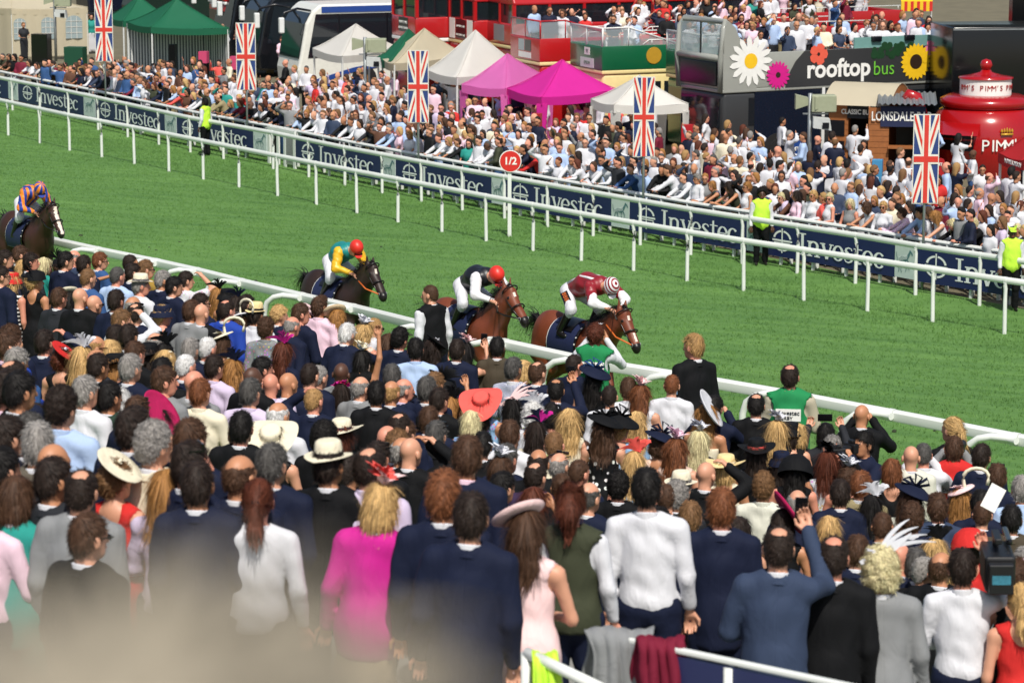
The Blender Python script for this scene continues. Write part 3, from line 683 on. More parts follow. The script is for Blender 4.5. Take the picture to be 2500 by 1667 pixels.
def hair_mesh(style, sex):
    key = ('hair', style, sex)
    if key in _c: return _c[key]
    P, clip, noise, flow, nl, ll = hair_mass(style); nl = int(nl*(3.2 if ll < .06 else 2.4))
    V, Q = solid(P, .0095, clip, noise, .03)
    c = V[Q].mean(1); n = np.cross(V[Q[:, 2]]-V[Q[:, 0]], V[Q[:, 3]]-V[Q[:, 1]]); n /= np.linalg.norm(n, axis=1)[:, None]+1e-9
    rs = np.random.RandomState(len(style)*7+nl)
    out = (np.einsum('ij,ij->i', n, c-np.array([0, -.02, 0])) > 0) & (c[:, 1] < .07+.3*np.maximum(c[:, 2], 0)); I = np.where(out)[0]; I = I[rs.randint(0, len(I), nl)]
    p = c[I]+rs.normal(0, .003, (nl, 3)); nn = n[I]; LV, LQ, at = [], [], []
    var = rs.rand(nl)
    ph = rs.rand(nl)*6.28
    g = np.tile(np.array([0, 0, -1.]), (nl, 1))
    if flow == 'whorl':
        g = p-np.array([.01, -.075, .135]); g += np.array([0, .015, -.05])*(p[:, 2:3] < .06)
    elif flow == 'rand': g = rs.normal(size=(nl, 3))+np.array([0, 0, -.5])
    elif style in ('pony', 'highpony'): g = np.where(p[:, 1:2] < -.115, g, np.array([0, -.115, .0 if style == 'pony' else .12])-p)
    elif flow in ('down', 'wave'): g = g+np.where(p[:, 2:3] > .05, (p-np.array([0, -.01, .12]))*np.array([9., 9., 0]), 0)
    w_ = rs.uniform(.0012, .0034, nl)*(1.0 if ll > .06 else 1); L = ll*rs.uniform(.6, 1.15, nl); q = p.copy(); seg = 3 if ll < .06 else 5
    rows = []
    for k in range(seg+1):
        t = k/seg; d = g-nn*np.einsum('ij,ij->i', g, nn)[:, None]*(.92 if flow != 'rand' else .82); d /= np.linalg.norm(d, axis=1)[:, None]+1e-9
        side = np.cross(d, nn); side /= np.linalg.norm(side, axis=1)[:, None]+1e-9
        lift = (.0065 if ll < .06 else .004)*math.sin(math.pi*min(t*1.2, 1))+.001
        wv = side*(np.sin(ph+t*8)*.005)[:, None] if flow == 'wave' else 0
        ww = (w_*(1-.75*t))[:, None]; rows.append((q+nn*lift+wv-side*ww, q+nn*lift+wv+side*ww)); q = q+d*(L/seg)[:, None]
        if flow in ('down', 'wave') and k > 0: q = q-nn*.0006*k
    o = len(V); S = np.stack([np.stack(r, 1) for r in rows], 1).reshape(-1, 3)   # nl*(seg+1)*2
    base = (np.arange(nl)*(seg+1)*2)[:, None]
    for k in range(seg): LQ.append(np.stack([o+base[:, 0]+2*k, o+base[:, 0]+2*k+1, o+base[:, 0]+2*k+3, o+base[:, 0]+2*k+2], 1))
    A = np.concatenate([.35+.3*rs.rand(len(V)), np.repeat(var, (seg+1)*2)])
    V2 = np.concatenate([V, S.astype(np.float32)])
    if sex == 'f': V2 = V2*np.array([.94, .96, .96], np.float32)
    _c[key] = np_mesh('hair', V2, np.concatenate([Q]+LQ), 1, attr=A); return _c[key]

# ------------------------------------------------------------------ hats, in head coordinates
def hat_build(kind):
    key = ('hat', kind)
    if key in _c: return _c[key]
    b = MB(); rs = random.Random(kind)
    def petals(cx, cy, cz, n, r0, r1, mi=0, flat=.5, wd=.5):
        for i in range(n):
            a = 6.283*i/n+rs.uniform(-.3, .3); el = rs.uniform(.15, 1.2)*flat; r = rs.uniform(r0, r1); d = Vector((math.cos(a)*math.cos(el), math.sin(a)*math.cos(el), math.sin(el))); s_ = d.cross(Vector((0, 0, 1))).normalized()
            c = Vector((cx, cy, cz)); u = s_.cross(d)
            b.add([c-s_*r*.1, c+s_*r*.1, c+d*r*.55+s_*r*wd*.5+u*r*.12, c+d*r+u*r*.02, c+d*r*.55-s_*r*wd*.5+u*r*.12, c+d*r*.5+u*r*.2], [(0, 1, 5), (1, 2, 5), (2, 3, 5), (3, 4, 5), (4, 0, 5)], mi)
    def quill(p0, p1, bend, w0, n=8, mi=0):
        p0, p1, bend = Vector(p0), Vector(p1), Vector(bend); s_ = (p1-p0).cross(Vector((.2, 1, .1))).normalized(); vs = []
        for i in range(n+1):
            t = i/n; p = p0.lerp(p1, t)+bend*(4*t*(1-t)); ww = w0*(math.sin(math.pi*min(.95, t*.85+.12))); vs += [p-s_*ww, p+s_*ww]
        b.add(vs, [(2*i, 2*i+1, 2*i+3, 2*i+2) for i in range(n)], mi)
    def brimhat(cr, chh, br, droop, band=True, pinch=.012, z0=.055, wave=0.0, up=0.02):
        n = 32; prof = [(br, droop), (br*.93, droop*.55-.003), (cr*1.25, .000), (cr*1.02, .008), (cr*.99, .02), (cr*.97, chh*.6), (cr*.90, chh*.9), (cr*.72, chh), (cr*.35, chh*.93), (0, chh*.90)]
        vs, fs = [], []
        for r, z in prof:
            for k in range(n):
                t = 6.2832*k/n; x, y = r*math.cos(t)*.93, r*math.sin(t)*1.10
                zz = z+(wave*math.sin(2*t+.6)+up*abs(math.cos(t))*1.0)*max(0, (r-cr)/(br-cr)) if r > cr else z
                if r < cr*.95: x *= 1-pinch*8*max(0, math.sin(t))*(z/chh)
                vs.append((x, y-.012, z0+zz))
        for i in range(len(prof)-1):
            for k in range(n): fs.append((i*n+k, i*n+(k+1) % n, (i+1)*n+(k+1) % n, (i+1)*n+k))
        b.add(vs, fs)
        if band: b.lathe([(cr*1.035, z0+.006), (cr*1.03, z0+.034)], n, 1, Matrix.Translation((0, -.012, 0)), .93, 1.10)
    if kind == 'panama': brimhat(.088, .105, .150, -.006)
    elif kind == 'trilby': brimhat(.090, .110, .128, -.012)
    elif kind == 'wide': brimhat(.090, .085, .215, -.035, wave=.02, up=.0)
    elif kind == 'huge': brimhat(.088, .070, .225, -.02, wave=.05, up=.02)
    elif kind == 'bowler': brimhat(.092, .10, .20, .0, pinch=0, wave=.015, up=.03)
    elif kind == 'cloche': brimhat(.098, .085, .145, -.05, pinch=0, up=0, band=False)
    elif kind == 'cap': brimhat(.084, .065, .088, -.004, False, 0, .05); b.add([(-.07, .075, .052), (.07, .075, .052), (.055, .15, .038), (0, .165, .036), (-.055, .15, .038)], [(0, 1, 2, 3, 4)])
    elif kind in ('disc', 'discL'):
        sx = 1 if kind == 'disc' else -1; M = Matrix.Translation((.045*sx, -.02, .095)) @ Matrix.Rotation(.62*sx, 4, 'Y') @ Matrix.Rotation(-.25, 4, 'X')
        b.lathe([(0, .012), (.06, .010), (.115, -.002), (.155, .018), (.157, .012), (.115, -.010), (0, .0)], 32, 0, M); petals(.05*sx, -.02, .115, 12, .03, .06, 1)
    elif kind in ('bigdisc',):
        M = Matrix.Translation((.05, -.02, .105)) @ Matrix.Rotation(.95, 4, 'Y') @ Matrix.Rotation(-.30, 4, 'X')
        b.lathe([(0, .012), (.10, .008), (.19, -.004), (.215, .012), (.217, .005), (.19, -.014), (0, .0)], 36, 0, M, 1.0, 1.15); petals(-.03, -.04, .15, 14, .02, .05, 1)
    elif kind == 'flower':
        for i in range(5): petals(rs.uniform(-.03, .05), rs.uniform(-.04, .02), .115+rs.uniform(0, .03), 9, .045, .085, i % 2, .9, .7)
    elif kind == 'feather':
        petals(.03, -.02, .115, 8, .03, .06, 0)
        for i in range(16): a = rs.uniform(-1.2, 1.2); quill((.03, -.02, .115), (.03+.17*math.sin(a)*rs.uniform(.5, 1), -.03-rs.uniform(-.05, .09), .115+.14*math.cos(a)*rs.uniform(.5, 1)), (rs.uniform(-.03, .03), 0, .03), rs.uniform(.008, .018), mi=i % 2)
    elif kind == 'quills':
        petals(-.02, -.03, .115, 10, .04, .08, 0)
        for i in range(4): quill((-.03, -.04, .10), (.16+.05*i, -.02, .30-.045*i), (0, 0, .03), .012)
        quill((-.12, -.05, .06), (.17, -.03, .22), (0, 0, -.02), .03)
    elif kind == 'bow':
        M = Matrix.Translation((.02, -.02, .10)) @ Matrix.Rotation(.35, 4, 'Y'); b.lathe([(0, .035), (.05, .032), (.085, .015), (.13, -.004), (.135, -.012), (.08, 0), (0, .01)], 28, 0, M)
        for a in (.3, 1.1, 2.0, 2.8): b.tube([(.02, -.03, .13), (.02+.09*math.cos(a), -.04, .13+.07*math.sin(a)), (.02+.10*math.cos(a+.5), -.06, .13+.09*math.sin(a+.5)), (.02, -.03, .135)], .010, 5, 1, flat=.4)
    elif kind == 'veil':
        b.lathe([(.10, .05), (.085, .115), (.03, .135), (0, .135)], 20); 
        for i in range(20): a = rs.uniform(-1.5, 1.5); quill((0, -.03, .12), (.15*math.sin(a), -.06, .12+.13*math.cos(a)), (0, -.03, .02), .010)
    elif kind == 'headband':
        b.tube([(.080*math.cos(t), -.005, .085*math.sin(t)+.035) for t in np.linspace(0, math.pi, 12)], .009, 6); petals(.05, .0, .11, 10, .02, .045, 1)
    elif kind == 'posy':
        for i in range(7): a = -.9+i*.3; petals(.085*math.sin(a), -.005, .045+.085*math.cos(a), 8, .03, .05, i % 2, .8, .8)
    elif kind == 'swirl':
        petals(-.02, -.02, .115, 14, .04, .07, 0); b.lathe([(0, .01), (.09, 0), (.10, -.012), (0, .0)], 20, 0, Matrix.Translation((0, -.02, .11)) @ Matrix.Rotation(-.4, 4, 'Y'))
        b.tube([(.04+.09*t-.05*math.sin(t*4.5), -.03, .10+.16*math.sin(t*2.2)) for t in np.linspace(0, 1.3, 12)], .013, 5, 1, flat=.5)
    elif kind == 'bonnet':
        b.lathe([(.17, -.07), (.165, .0), (.135, .075), (.075, .125), (0, .14)], 28, 0, Matrix.Translation((0, -.03, .04)) @ Matrix.Rotation(-.45, 4, 'X'))
    elif kind == 'sunglasses':
        for sd in (-1, 1): b.box(sd*.031-.024, sd*.031+.024, .098, .104, -.018, .012); b.box(sd*.079-.002, sd*.079+.002, -.01, .1, .002, .010)
        b.box(-.01, .01, .10, .105, .0, .008)
    elif kind == 'topglasses':
        for sd in (-1, 1): b.box(sd*.036-.030, sd*.036+.030, .045, .056, .100, .128); b.box(sd*.085-.003, sd*.085+.003, -.04, .05, .088, .096)
        b.box(-.012, .012, .05, .056, .112, .120)
    elif kind == 'bobble': b.lathe([(0, -.02), (.03, -.015), (.036, 0), (.03, .015), (0, .02)], 12, 0, Matrix.Translation((0, -.118, .0)) @ Matrix.Rotation(1.57, 4, 'X'))
    n = 'hat' if kind in ('panama', 'trilby', 'wide', 'huge', 'bowler', 'cloche', 'cap', 'bonnet') else 'glasses' if 'glasses' in kind else 'hair_band' if kind in ('bobble', 'headband') else 'fascinator'
    me = bpy.data.meshes.new(n); me.from_pydata(b.v, [], b.f); me.materials.append(None); me.materials.append(None)
    me.polygons.foreach_set('material_index', b.m); me.polygons.foreach_set('use_smooth', [kind not in ('flower', 'feather', 'sunglasses', 'topglasses')]*len(me.polygons)); me.update()
    _c[key] = (me, n); return _c[key]

# ------------------------------------------------------------------ colours worn
CLOTH = dict(navy=(20, 27, 50), black=(13, 14, 17), charcoal=(38, 40, 45), grey=(128, 130, 132), slate=(50, 62, 86), blue=(52, 84, 132), royal=(36, 66, 158), ltblue=(168, 190, 224), white=(208, 209, 215), cream=(222, 214, 190), offwhite=(208, 208, 194),
             pink=(228, 196, 212), lilac=(202, 188, 214), magenta=(196, 36, 140), red=(196, 44, 42), coral=(228, 92, 84), teal=(40, 140, 130), green=(34, 128, 76), olive=(58, 62, 46), mustard=(150, 122, 54), tan=(150, 138, 104), tweed=(70, 62, 50), taupe=(92, 86, 76),
             burgundy=(112, 26, 48), skyblue=(138, 176, 214), nude=(226, 196, 180), purple=(58, 44, 72), hivis=(190, 236, 70), beige=(206, 184, 150), straw=(226, 204, 150), dkgreen=(40, 60, 50), yellow=(236, 196, 40), orange=(226, 128, 30), crimson=(176, 30, 84), palepink=(240, 206, 206), silver=(214, 216, 224), stone=(178, 170, 150))
def cloth(c, pat='plain', gloss=.8):
    nm = f'cloth_{c}_{pat}'
    if nm in MATS: return MATS[nm]
    m = mat(nm, CLOTH[c], gloss, var=.10, scale=5.0, sheen=0.0, spec=.2)
    nt = m.node_tree; b = nt.nodes['Principled BSDF']; tc = nt.nodes['Texture Coordinate']
    n1 = node(nt, 'ShaderNodeTexNoise', Scale=6.0, Detail=3.0, Distortion=1.3); n2 = node(nt, 'ShaderNodeTexNoise', Scale=340.0, Detail=1.0)
    mp = node(nt, 'ShaderNodeMapping'); mp.inputs['Scale'].default_value = (1.5, 1.5, .7); nt.links.new(tc.outputs['Object'], mp.inputs[0])
    nt.links.new(mp.outputs[0], n1.inputs['Vector']); nt.links.new(tc.outputs['Object'], n2.inputs['Vector'])
    b1 = node(nt, 'ShaderNodeBump', Strength=.42, Distance=.03); b2 = node(nt, 'ShaderNodeBump', Strength=.25, Distance=.002)
    nt.links.new(n1.outputs['Fac'], b1.inputs['Height']); nt.links.new(n2.outputs['Fac'], b2.inputs['Height']); nt.links.new(b1.outputs[0], b2.inputs['Normal']); nt.links.new(b2.outputs[0], b.inputs['Normal'])
    if pat == 'suit':                      # tailored cloth: back seam and long soft creases
        n1.inputs['Scale'].default_value = 3.4; n1.inputs['Distortion'].default_value = 1.8; b1.inputs['Strength'].default_value = .5
        sx = node(nt, 'ShaderNodeSeparateXYZ'); nt.links.new(tc.outputs['Object'], sx.inputs[0]); ab = node(nt, 'ShaderNodeMath', operation='ABSOLUTE'); nt.links.new(sx.outputs[0], ab.inputs[0])
        mu = node(nt, 'ShaderNodeMath', operation='MULTIPLY'); nt.links.new(ab.outputs[0], mu.inputs[0]); mu.inputs[1].default_value = 140.0; mu.use_clamp = True
        b3 = node(nt, 'ShaderNodeBump', Strength=.35, Distance=.004); nt.links.new(mu.outputs[0], b3.inputs['Height']); nt.links.new(b2.outputs[0], b3.inputs['Normal']); nt.links.new(b3.outputs[0], b.inputs['Normal'])
    elif pat != 'plain':
        src = b.inputs['Base Color'].links[0].from_socket; mx = node(nt, 'ShaderNodeMix', data_type='RGBA'); nt.links.new(src, mx.inputs[6])
        if pat in ('floral', 'flowers', 'dots'):
            v = node(nt, 'ShaderNodeTexVoronoi', Scale={'floral': 30., 'flowers': 15., 'dots': 50.}[pat]); v.inputs['Randomness'].default_value = 1
            nt.links.new(tc.outputs['Object'], v.inputs['Vector']); r = node(nt, 'ShaderNodeMapRange'); r.inputs[1].default_value = .34; r.inputs[2].default_value = .28
            nt.links.new(v.outputs['Distance'], r.inputs[0]); nt.links.new(r.outputs[0], mx.inputs[0])
            hs = node(nt, 'ShaderNodeHueSaturation'); hs.inputs['Color'].default_value = (.55, .12, .30, 1) if c in ('white', 'cream', 'nude') else (.75, .72, .70, 1) if c in ('black', 'navy') else (.35, .12, .55, 1)
            nt.links.new(v.outputs['Color'], hs.inputs['Hue']); hs.inputs['Saturation'].default_value = .9; nt.links.new(hs.outputs[0], mx.inputs[7])
        else:
            wv = node(nt, 'ShaderNodeTexWave', Scale={'stripe': 22., 'wide': 6., 'check': 28.}[pat]); wv.bands_direction = 'Z' if pat == 'wide' else 'X'; nt.links.new(tc.outputs['Object'], wv.inputs['Vector'])
            r = node(nt, 'ShaderNodeMapRange'); r.inputs[1].default_value = .55; r.inputs[2].default_value = .65; nt.links.new(wv.outputs['Fac'], r.inputs[0]); nt.links.new(r.outputs[0], mx.inputs[0])
            mx.inputs[7].default_value = (.05, .08, .25, 1) if sum(CLOTH[c]) > 300 else (.7, .7, .7, 1)
        nt.links.new(mx.outputs[2], b.inputs['Base Color'])
    return m
HAIRC = dict(black=(20, 17, 16), dark=(38, 28, 23), brown=(70, 48, 34), ltbrown=(112, 82, 54), blond=(156, 122, 78), blonde=(188, 154, 102), platinum=(212, 190, 148), ginger=(110, 66, 40), auburn=(84, 42, 27), grey=(134, 130, 126), dkgrey=(74, 72, 70), white=(216, 212, 206), honey=(150, 106, 58), sand=(140, 132, 116))
def hairmat(c):
    nm = 'hair_'+c
    if nm in MATS: return MATS[nm]
    m = bpy.data.materials.new(nm); m.use_nodes = True; nt = m.node_tree; b = nt.nodes['Principled BSDF']; b.inputs['Roughness'].default_value = .62; b.inputs['Specular IOR Level'].default_value = .22
    k = lin(HAIRC[c]); at = node(nt, 'ShaderNodeAttribute', attribute_name='var'); mx = node(nt, 'ShaderNodeMix', data_type='RGBA')
    mx.inputs[6].default_value = (*[v*.50 for v in k], 1); mx.inputs[7].default_value = (*[min(.9, v*1.6+.004) for v in k], 1)
    tc = node(nt, 'ShaderNodeTexCoord'); mp = node(nt, 'ShaderNodeMapping'); mp.inputs['Scale'].default_value = (160, 160, 14); nt.links.new(tc.outputs['Object'], mp.inputs[0])
    n = node(nt, 'ShaderNodeTexNoise', Scale=1.0, Detail=2.0); nt.links.new(mp.outputs[0], n.inputs['Vector'])
    a = node(nt, 'ShaderNodeMath', operation='MULTIPLY_ADD'); nt.links.new(n.outputs['Fac'], a.inputs[0]); a.inputs[1].default_value = .7; nt.links.new(at.outputs['Fac'], a.inputs[2])
    s = node(nt, 'ShaderNodeMath', operation='SUBTRACT'); nt.links.new(a.outputs[0], s.inputs[0]); s.inputs[1].default_value = .35; s.use_clamp = True
    nt.links.new(s.outputs[0], mx.inputs[0]); nt.links.new(mx.outputs[2], b.inputs['Base Color']); MATS[nm] = m; return m
SKIN = {k: mat('skin_'+k, c, .52, var=.10, scale=14., sss=.0, bump=.05, bscale=200.) for k, c in dict(fair=(206, 150, 122), tan=(184, 128, 94), pink=(208, 140, 116), deep=(84, 55, 41), olive=(172, 122, 88)).items()}
EYE = mat('eye_brow', (52, 38, 32), .4, var=0); LIP = mat('lips', (176, 96, 88), .45, var=0); SHOE = mat('shoe_leather', (24, 20, 18), .35)
DARKG = mat('dark_lens', (14, 14, 16), .12, var=0)

def hat_set(k):
    if k in ('flower', 'feather', 'swirl', 'bow', 'veil', 'quills', 'posy'): return Matrix.Translation((0, 0, .10)) @ Matrix.Scale({'posy': 1.12, 'quills': 1.0, 'feather': 1.2}.get(k, 1.4), 4) @ Matrix.Translation((0, 0, -.098))
    if k == 'huge': return Matrix.Translation((0, -.03, .02)) @ Matrix.Rotation(.52, 4, 'X') @ Matrix.Rotation(.25, 4, 'Y')
    return Matrix.Identity(4)
def own(o, mats):
    for i, m in enumerate(mats):
        if i < len(o.material_slots): o.material_slots[i].link = 'OBJECT'; o.material_slots[i].material = m
    return o
def part_of(root, me, name, mats, M=None):
    o = bpy.data.objects.new(name, me); COL.objects.link(o); o.parent = root
    if M is not None: o.matrix_local = M
    return own(o, mats)
def make_person(loc, facing, sex, pose, headyaw, hair, hc, gar, col, pat='plain', skin='fair', scale=1.0, hat=None, hatc=('cream', 'navy'), under='white', lower=None, nod=0, roll=0.0, pitch=0.0):
    """facing: heading in degrees clockwise from straight away (+Y)"""
    bare = gar in ('dress', 'strapless', 'tshirt')
    yb = int(round(max(-75, min(75, headyaw))/15)*15)
    root = bpy.data.objects.new('person', body_mesh(sex, pose, yb, nod, bare)); COL.objects.link(root)
    root.matrix_world = Matrix.Translation(loc) @ Matrix.Rotation(math.radians(-facing), 4, 'Z') @ Matrix.Rotation(pitch, 4, 'X') @ Matrix.Rotation(roll, 4, 'Y') @ Matrix.Scale(scale, 4)
    own(root, [SKIN[skin], EYE, LIP, SHOE])
    J = joints(sex, pose); HM = Matrix.Translation(headpos(J)) @ Matrix.Rotation(math.radians(-yb), 4, 'Z') @ Matrix.Rotation(math.radians(-nod), 4, 'X')
    if hair and hair != 'bald': part_of(root, hair_mesh(hair, sex), 'hair', [hairmat(hc)], HM)
    cm = cloth(col, 'suit' if gar == 'jacket' and pat == 'plain' else pat)
    if gar == 'waistcoat' or gar == 'bib':
        part_of(root, garment('shirt', sex, pose), 'shirt', [cloth(under)]); part_of(root, garment(gar, sex, pose), 'waistcoat', [cm])
    else: part_of(root, garment(gar, sex, pose), {'tshirt': 'shirt', 'strapless': 'dress'}.get(gar, gar), [cm])
    if gar in ('jacket', 'shirt', 'waistcoat', 'bib'):
        part_of(root, garment('collar', sex, pose), 'collar', [cloth(under if gar != 'shirt' else col)])
    if gar == 'jacket': part_of(root, garment('jacket_collar', sex, pose), 'jacket_collar', [cm])
    if lower and lower.startswith('skirt:'): part_of(root, garment('skirt', sex, pose), 'skirt', [cloth(lower[6:])])
    elif gar not in ('dress', 'strapless'): part_of(root, garment('trousers' if sex == 'm' or lower != 'skirt' else 'skirt', sex, pose), 'trousers' if lower != 'skirt' else 'skirt', [cloth(lower if lower in CLOTH else (col if gar == 'jacket' else 'navy'))])
    for hk, hcs in ([(hat, hatc)] if isinstance(hat, str) else (hat or [])):
        me, n = hat_build(hk)
        part_of(root, me, n, [DARKG, DARKG] if 'glasses' in hk else [cloth(hcs[0]), cloth(hcs[1])], HM @ hat_set(hk))
    return root
# ------------------------------------------------------------------ racehorses and jockeys
def nod_(p, a):
    if not a: return p
    c, n = math.cos(a), math.sin(a); y, z = p[1]-.55, p[2]-1.35; return (p[0], .55+y*c-z*n, 1.35+y*n+z*c)
def horse_prims(leg, up=0.0):
    P = [('e', (0, -.02, 1.21), (.245, .62, .285), .08), ('e', (0, .48, 1.20), (.21, .30, .31), .08), ('e', (0, -.58, 1.28), (.24, .36, .31), .10)]
    P += [('e', (sd*.13, -.62, 1.08), (.14, .27, .32), .08) for sd in (-1, 1)]+[('e', (sd*.145, .46, 1.12), (.10, .19, .29), .07) for sd in (-1, 1)]
    P += [('c', (0, .40, 1.46), (0, .02, 1.44), .10, .09, .1), ('c', (0, .60, 1.26), (0, 1.05, 1.62), .165, .10, .12), ('c', (0, .50, 1.46), (0, 1.05, 1.80), .125, .082, .10)]
    P += [('c', (0, 1.10, 1.77), (0, 1.40, 1.38), .092, .060, .05), ('e', (0, 1.12, 1.66), (.068, .105, .13), .05), ('e', (0, 1.42, 1.34), (.056, .062, .072), .04), ('e', (0, 1.17, 1.76), (.072, .055, .10), .03)]
    P += [('e', (sd*.078, 1.19, 1.70), (.016, .026, .024), .015) for sd in (-1, 1)]+[('e', (sd*.032, 1.455, 1.355), (.016, .018, .022), .012) for sd in (-1, 1)]+[('-', (sd*.036, 1.472, 1.352), (.011, .014, .015), .008) for sd in (-1, 1)]
    P += [('c', (sd*.048, 1.07, 1.85), (sd*.060, 1.085, 1.985), .032, .007, .015) for sd in (-1, 1)]
    P = [q if q[0] == 'c' and q[1][1] < .5 or q[1][1] < .49 else (q[0], q[1] if q[1][1] < .9 else nod_(q[1], up), nod_(q[2], up))+tuple(q[3:]) if q[0] == 'c' and q[2][1] > .9 else (q[0], nod_(q[1], up))+tuple(q[2:]) if q[1][1] > .9 else q for q in P]
    F = {0: [((.13, .50, .98), (.13, .72, .72), (.12, 1.02, .52), (.12, 1.18, .36)), ((-.13, .48, .98), (-.13, .62, .70), (-.13, .40, .48), (-.13, .26, .58))],
         1: [((.13, .48, .98), (.13, .70, .74), (.13, .50, .50), (.13, .36, .56)), ((-.13, .50, .98), (-.13, .56, .62), (-.12, .50, .22), (-.12, .56, .08))]}[leg]
    H = {0: [((.14, -.66, 1.0), (.15, -.44, .80), (.14, -.72, .54), (.13, -.60, .18)), ((-.14, -.66, 1.0), (-.15, -.52, .78), (-.14, -.88, .56), (-.13, -.98, .22))],
         1: [((.14, -.66, 1.0), (.15, -.50, .78), (.14, -.86, .58), (.13, -1.02, .28)), ((-.14, -.66, 1.0), (-.15, -.42, .82), (-.14, -.62, .54), (-.13, -.42, .20))]}[leg]
    for a, b, c, d in F: P += [('c', a, b, .105, .062, .06), ('c', b, c, .055, .034, .03), ('c', c, d, .036, .036, .02), ('c', d, tuple(np.array(d)+(np.array(d)-np.array(c))*.18+np.array([0, .03, -.03])), .036, .05, .02)]
    for a, b, c, d in H: P += [('c', a, b, .17, .095, .08), ('c', b, c, .085, .048, .04), ('c', c, d, .040, .036, .02), ('c', d, tuple(np.array(d)+(np.array(d)-np.array(c))*.18+np.array([0, .03, -.03])), .036, .05, .02)]
    return P
def coat(nm, rgb, dark):
    m = mat(nm, rgb, .5, var=.35, scale=3.0, spec=.4, coat=.0, bump=.35, bscale=9.0); return m
LEATHER = mat('black_leather', (22, 20, 20), .3); TACKN = mat('saddle_cloth_navy', (24, 34, 72), .7, bump=.15); ORANGE = mat('rein_orange', (206, 102, 40), .5)
HBLACK = mat('horse_black_points', (20, 15, 13), .4); HWHITE = mat('horse_white_marking', (220, 205, 192), .6); MANE = hairmat('black')
def strands(name, roots, dirs, n, L, w0, droop, root, m, seed, sway=.3, seg=7):
    b = MB(); rs = random.Random(seed)
    for i in range(n):
        t = rs.random(); k = t*(len(roots)-1); j = min(int(k), len(roots)-2); p = Vector(roots[j]).lerp(Vector(roots[j+1]), k-j)+Vector((rs.gauss(0, .012), rs.gauss(0, .012), rs.gauss(0, .012)))
        d = Vector(dirs)+Vector((rs.gauss(0, sway), rs.gauss(0, sway), rs.gauss(0, sway))); d.normalize(); l = L*rs.uniform(.5, 1.1)/seg; w = w0*rs.uniform(.5, 1.2); vs = []
        for q in range(seg+1):
            s_ = d.cross(Vector((.3, .2, 1))).normalized()*w*(1-.8*q/seg); vs += [p-s_, p+s_]; p = p+d*l; d = (d+Vector((rs.gauss(0, .08), rs.gauss(0, .08), -droop))).normalized()
        b.add(vs, [(2*q, 2*q+1, 2*q+3, 2*q+2) for q in range(seg)])
    o = b.build(name, m, root, True)
    at = o.data.attributes.new('var', 'FLOAT', 'POINT'); at.data.foreach_set('value', np.repeat(np.random.RandomState(seed).rand(n), 2*(seg+1)).astype(np.float32)); return o
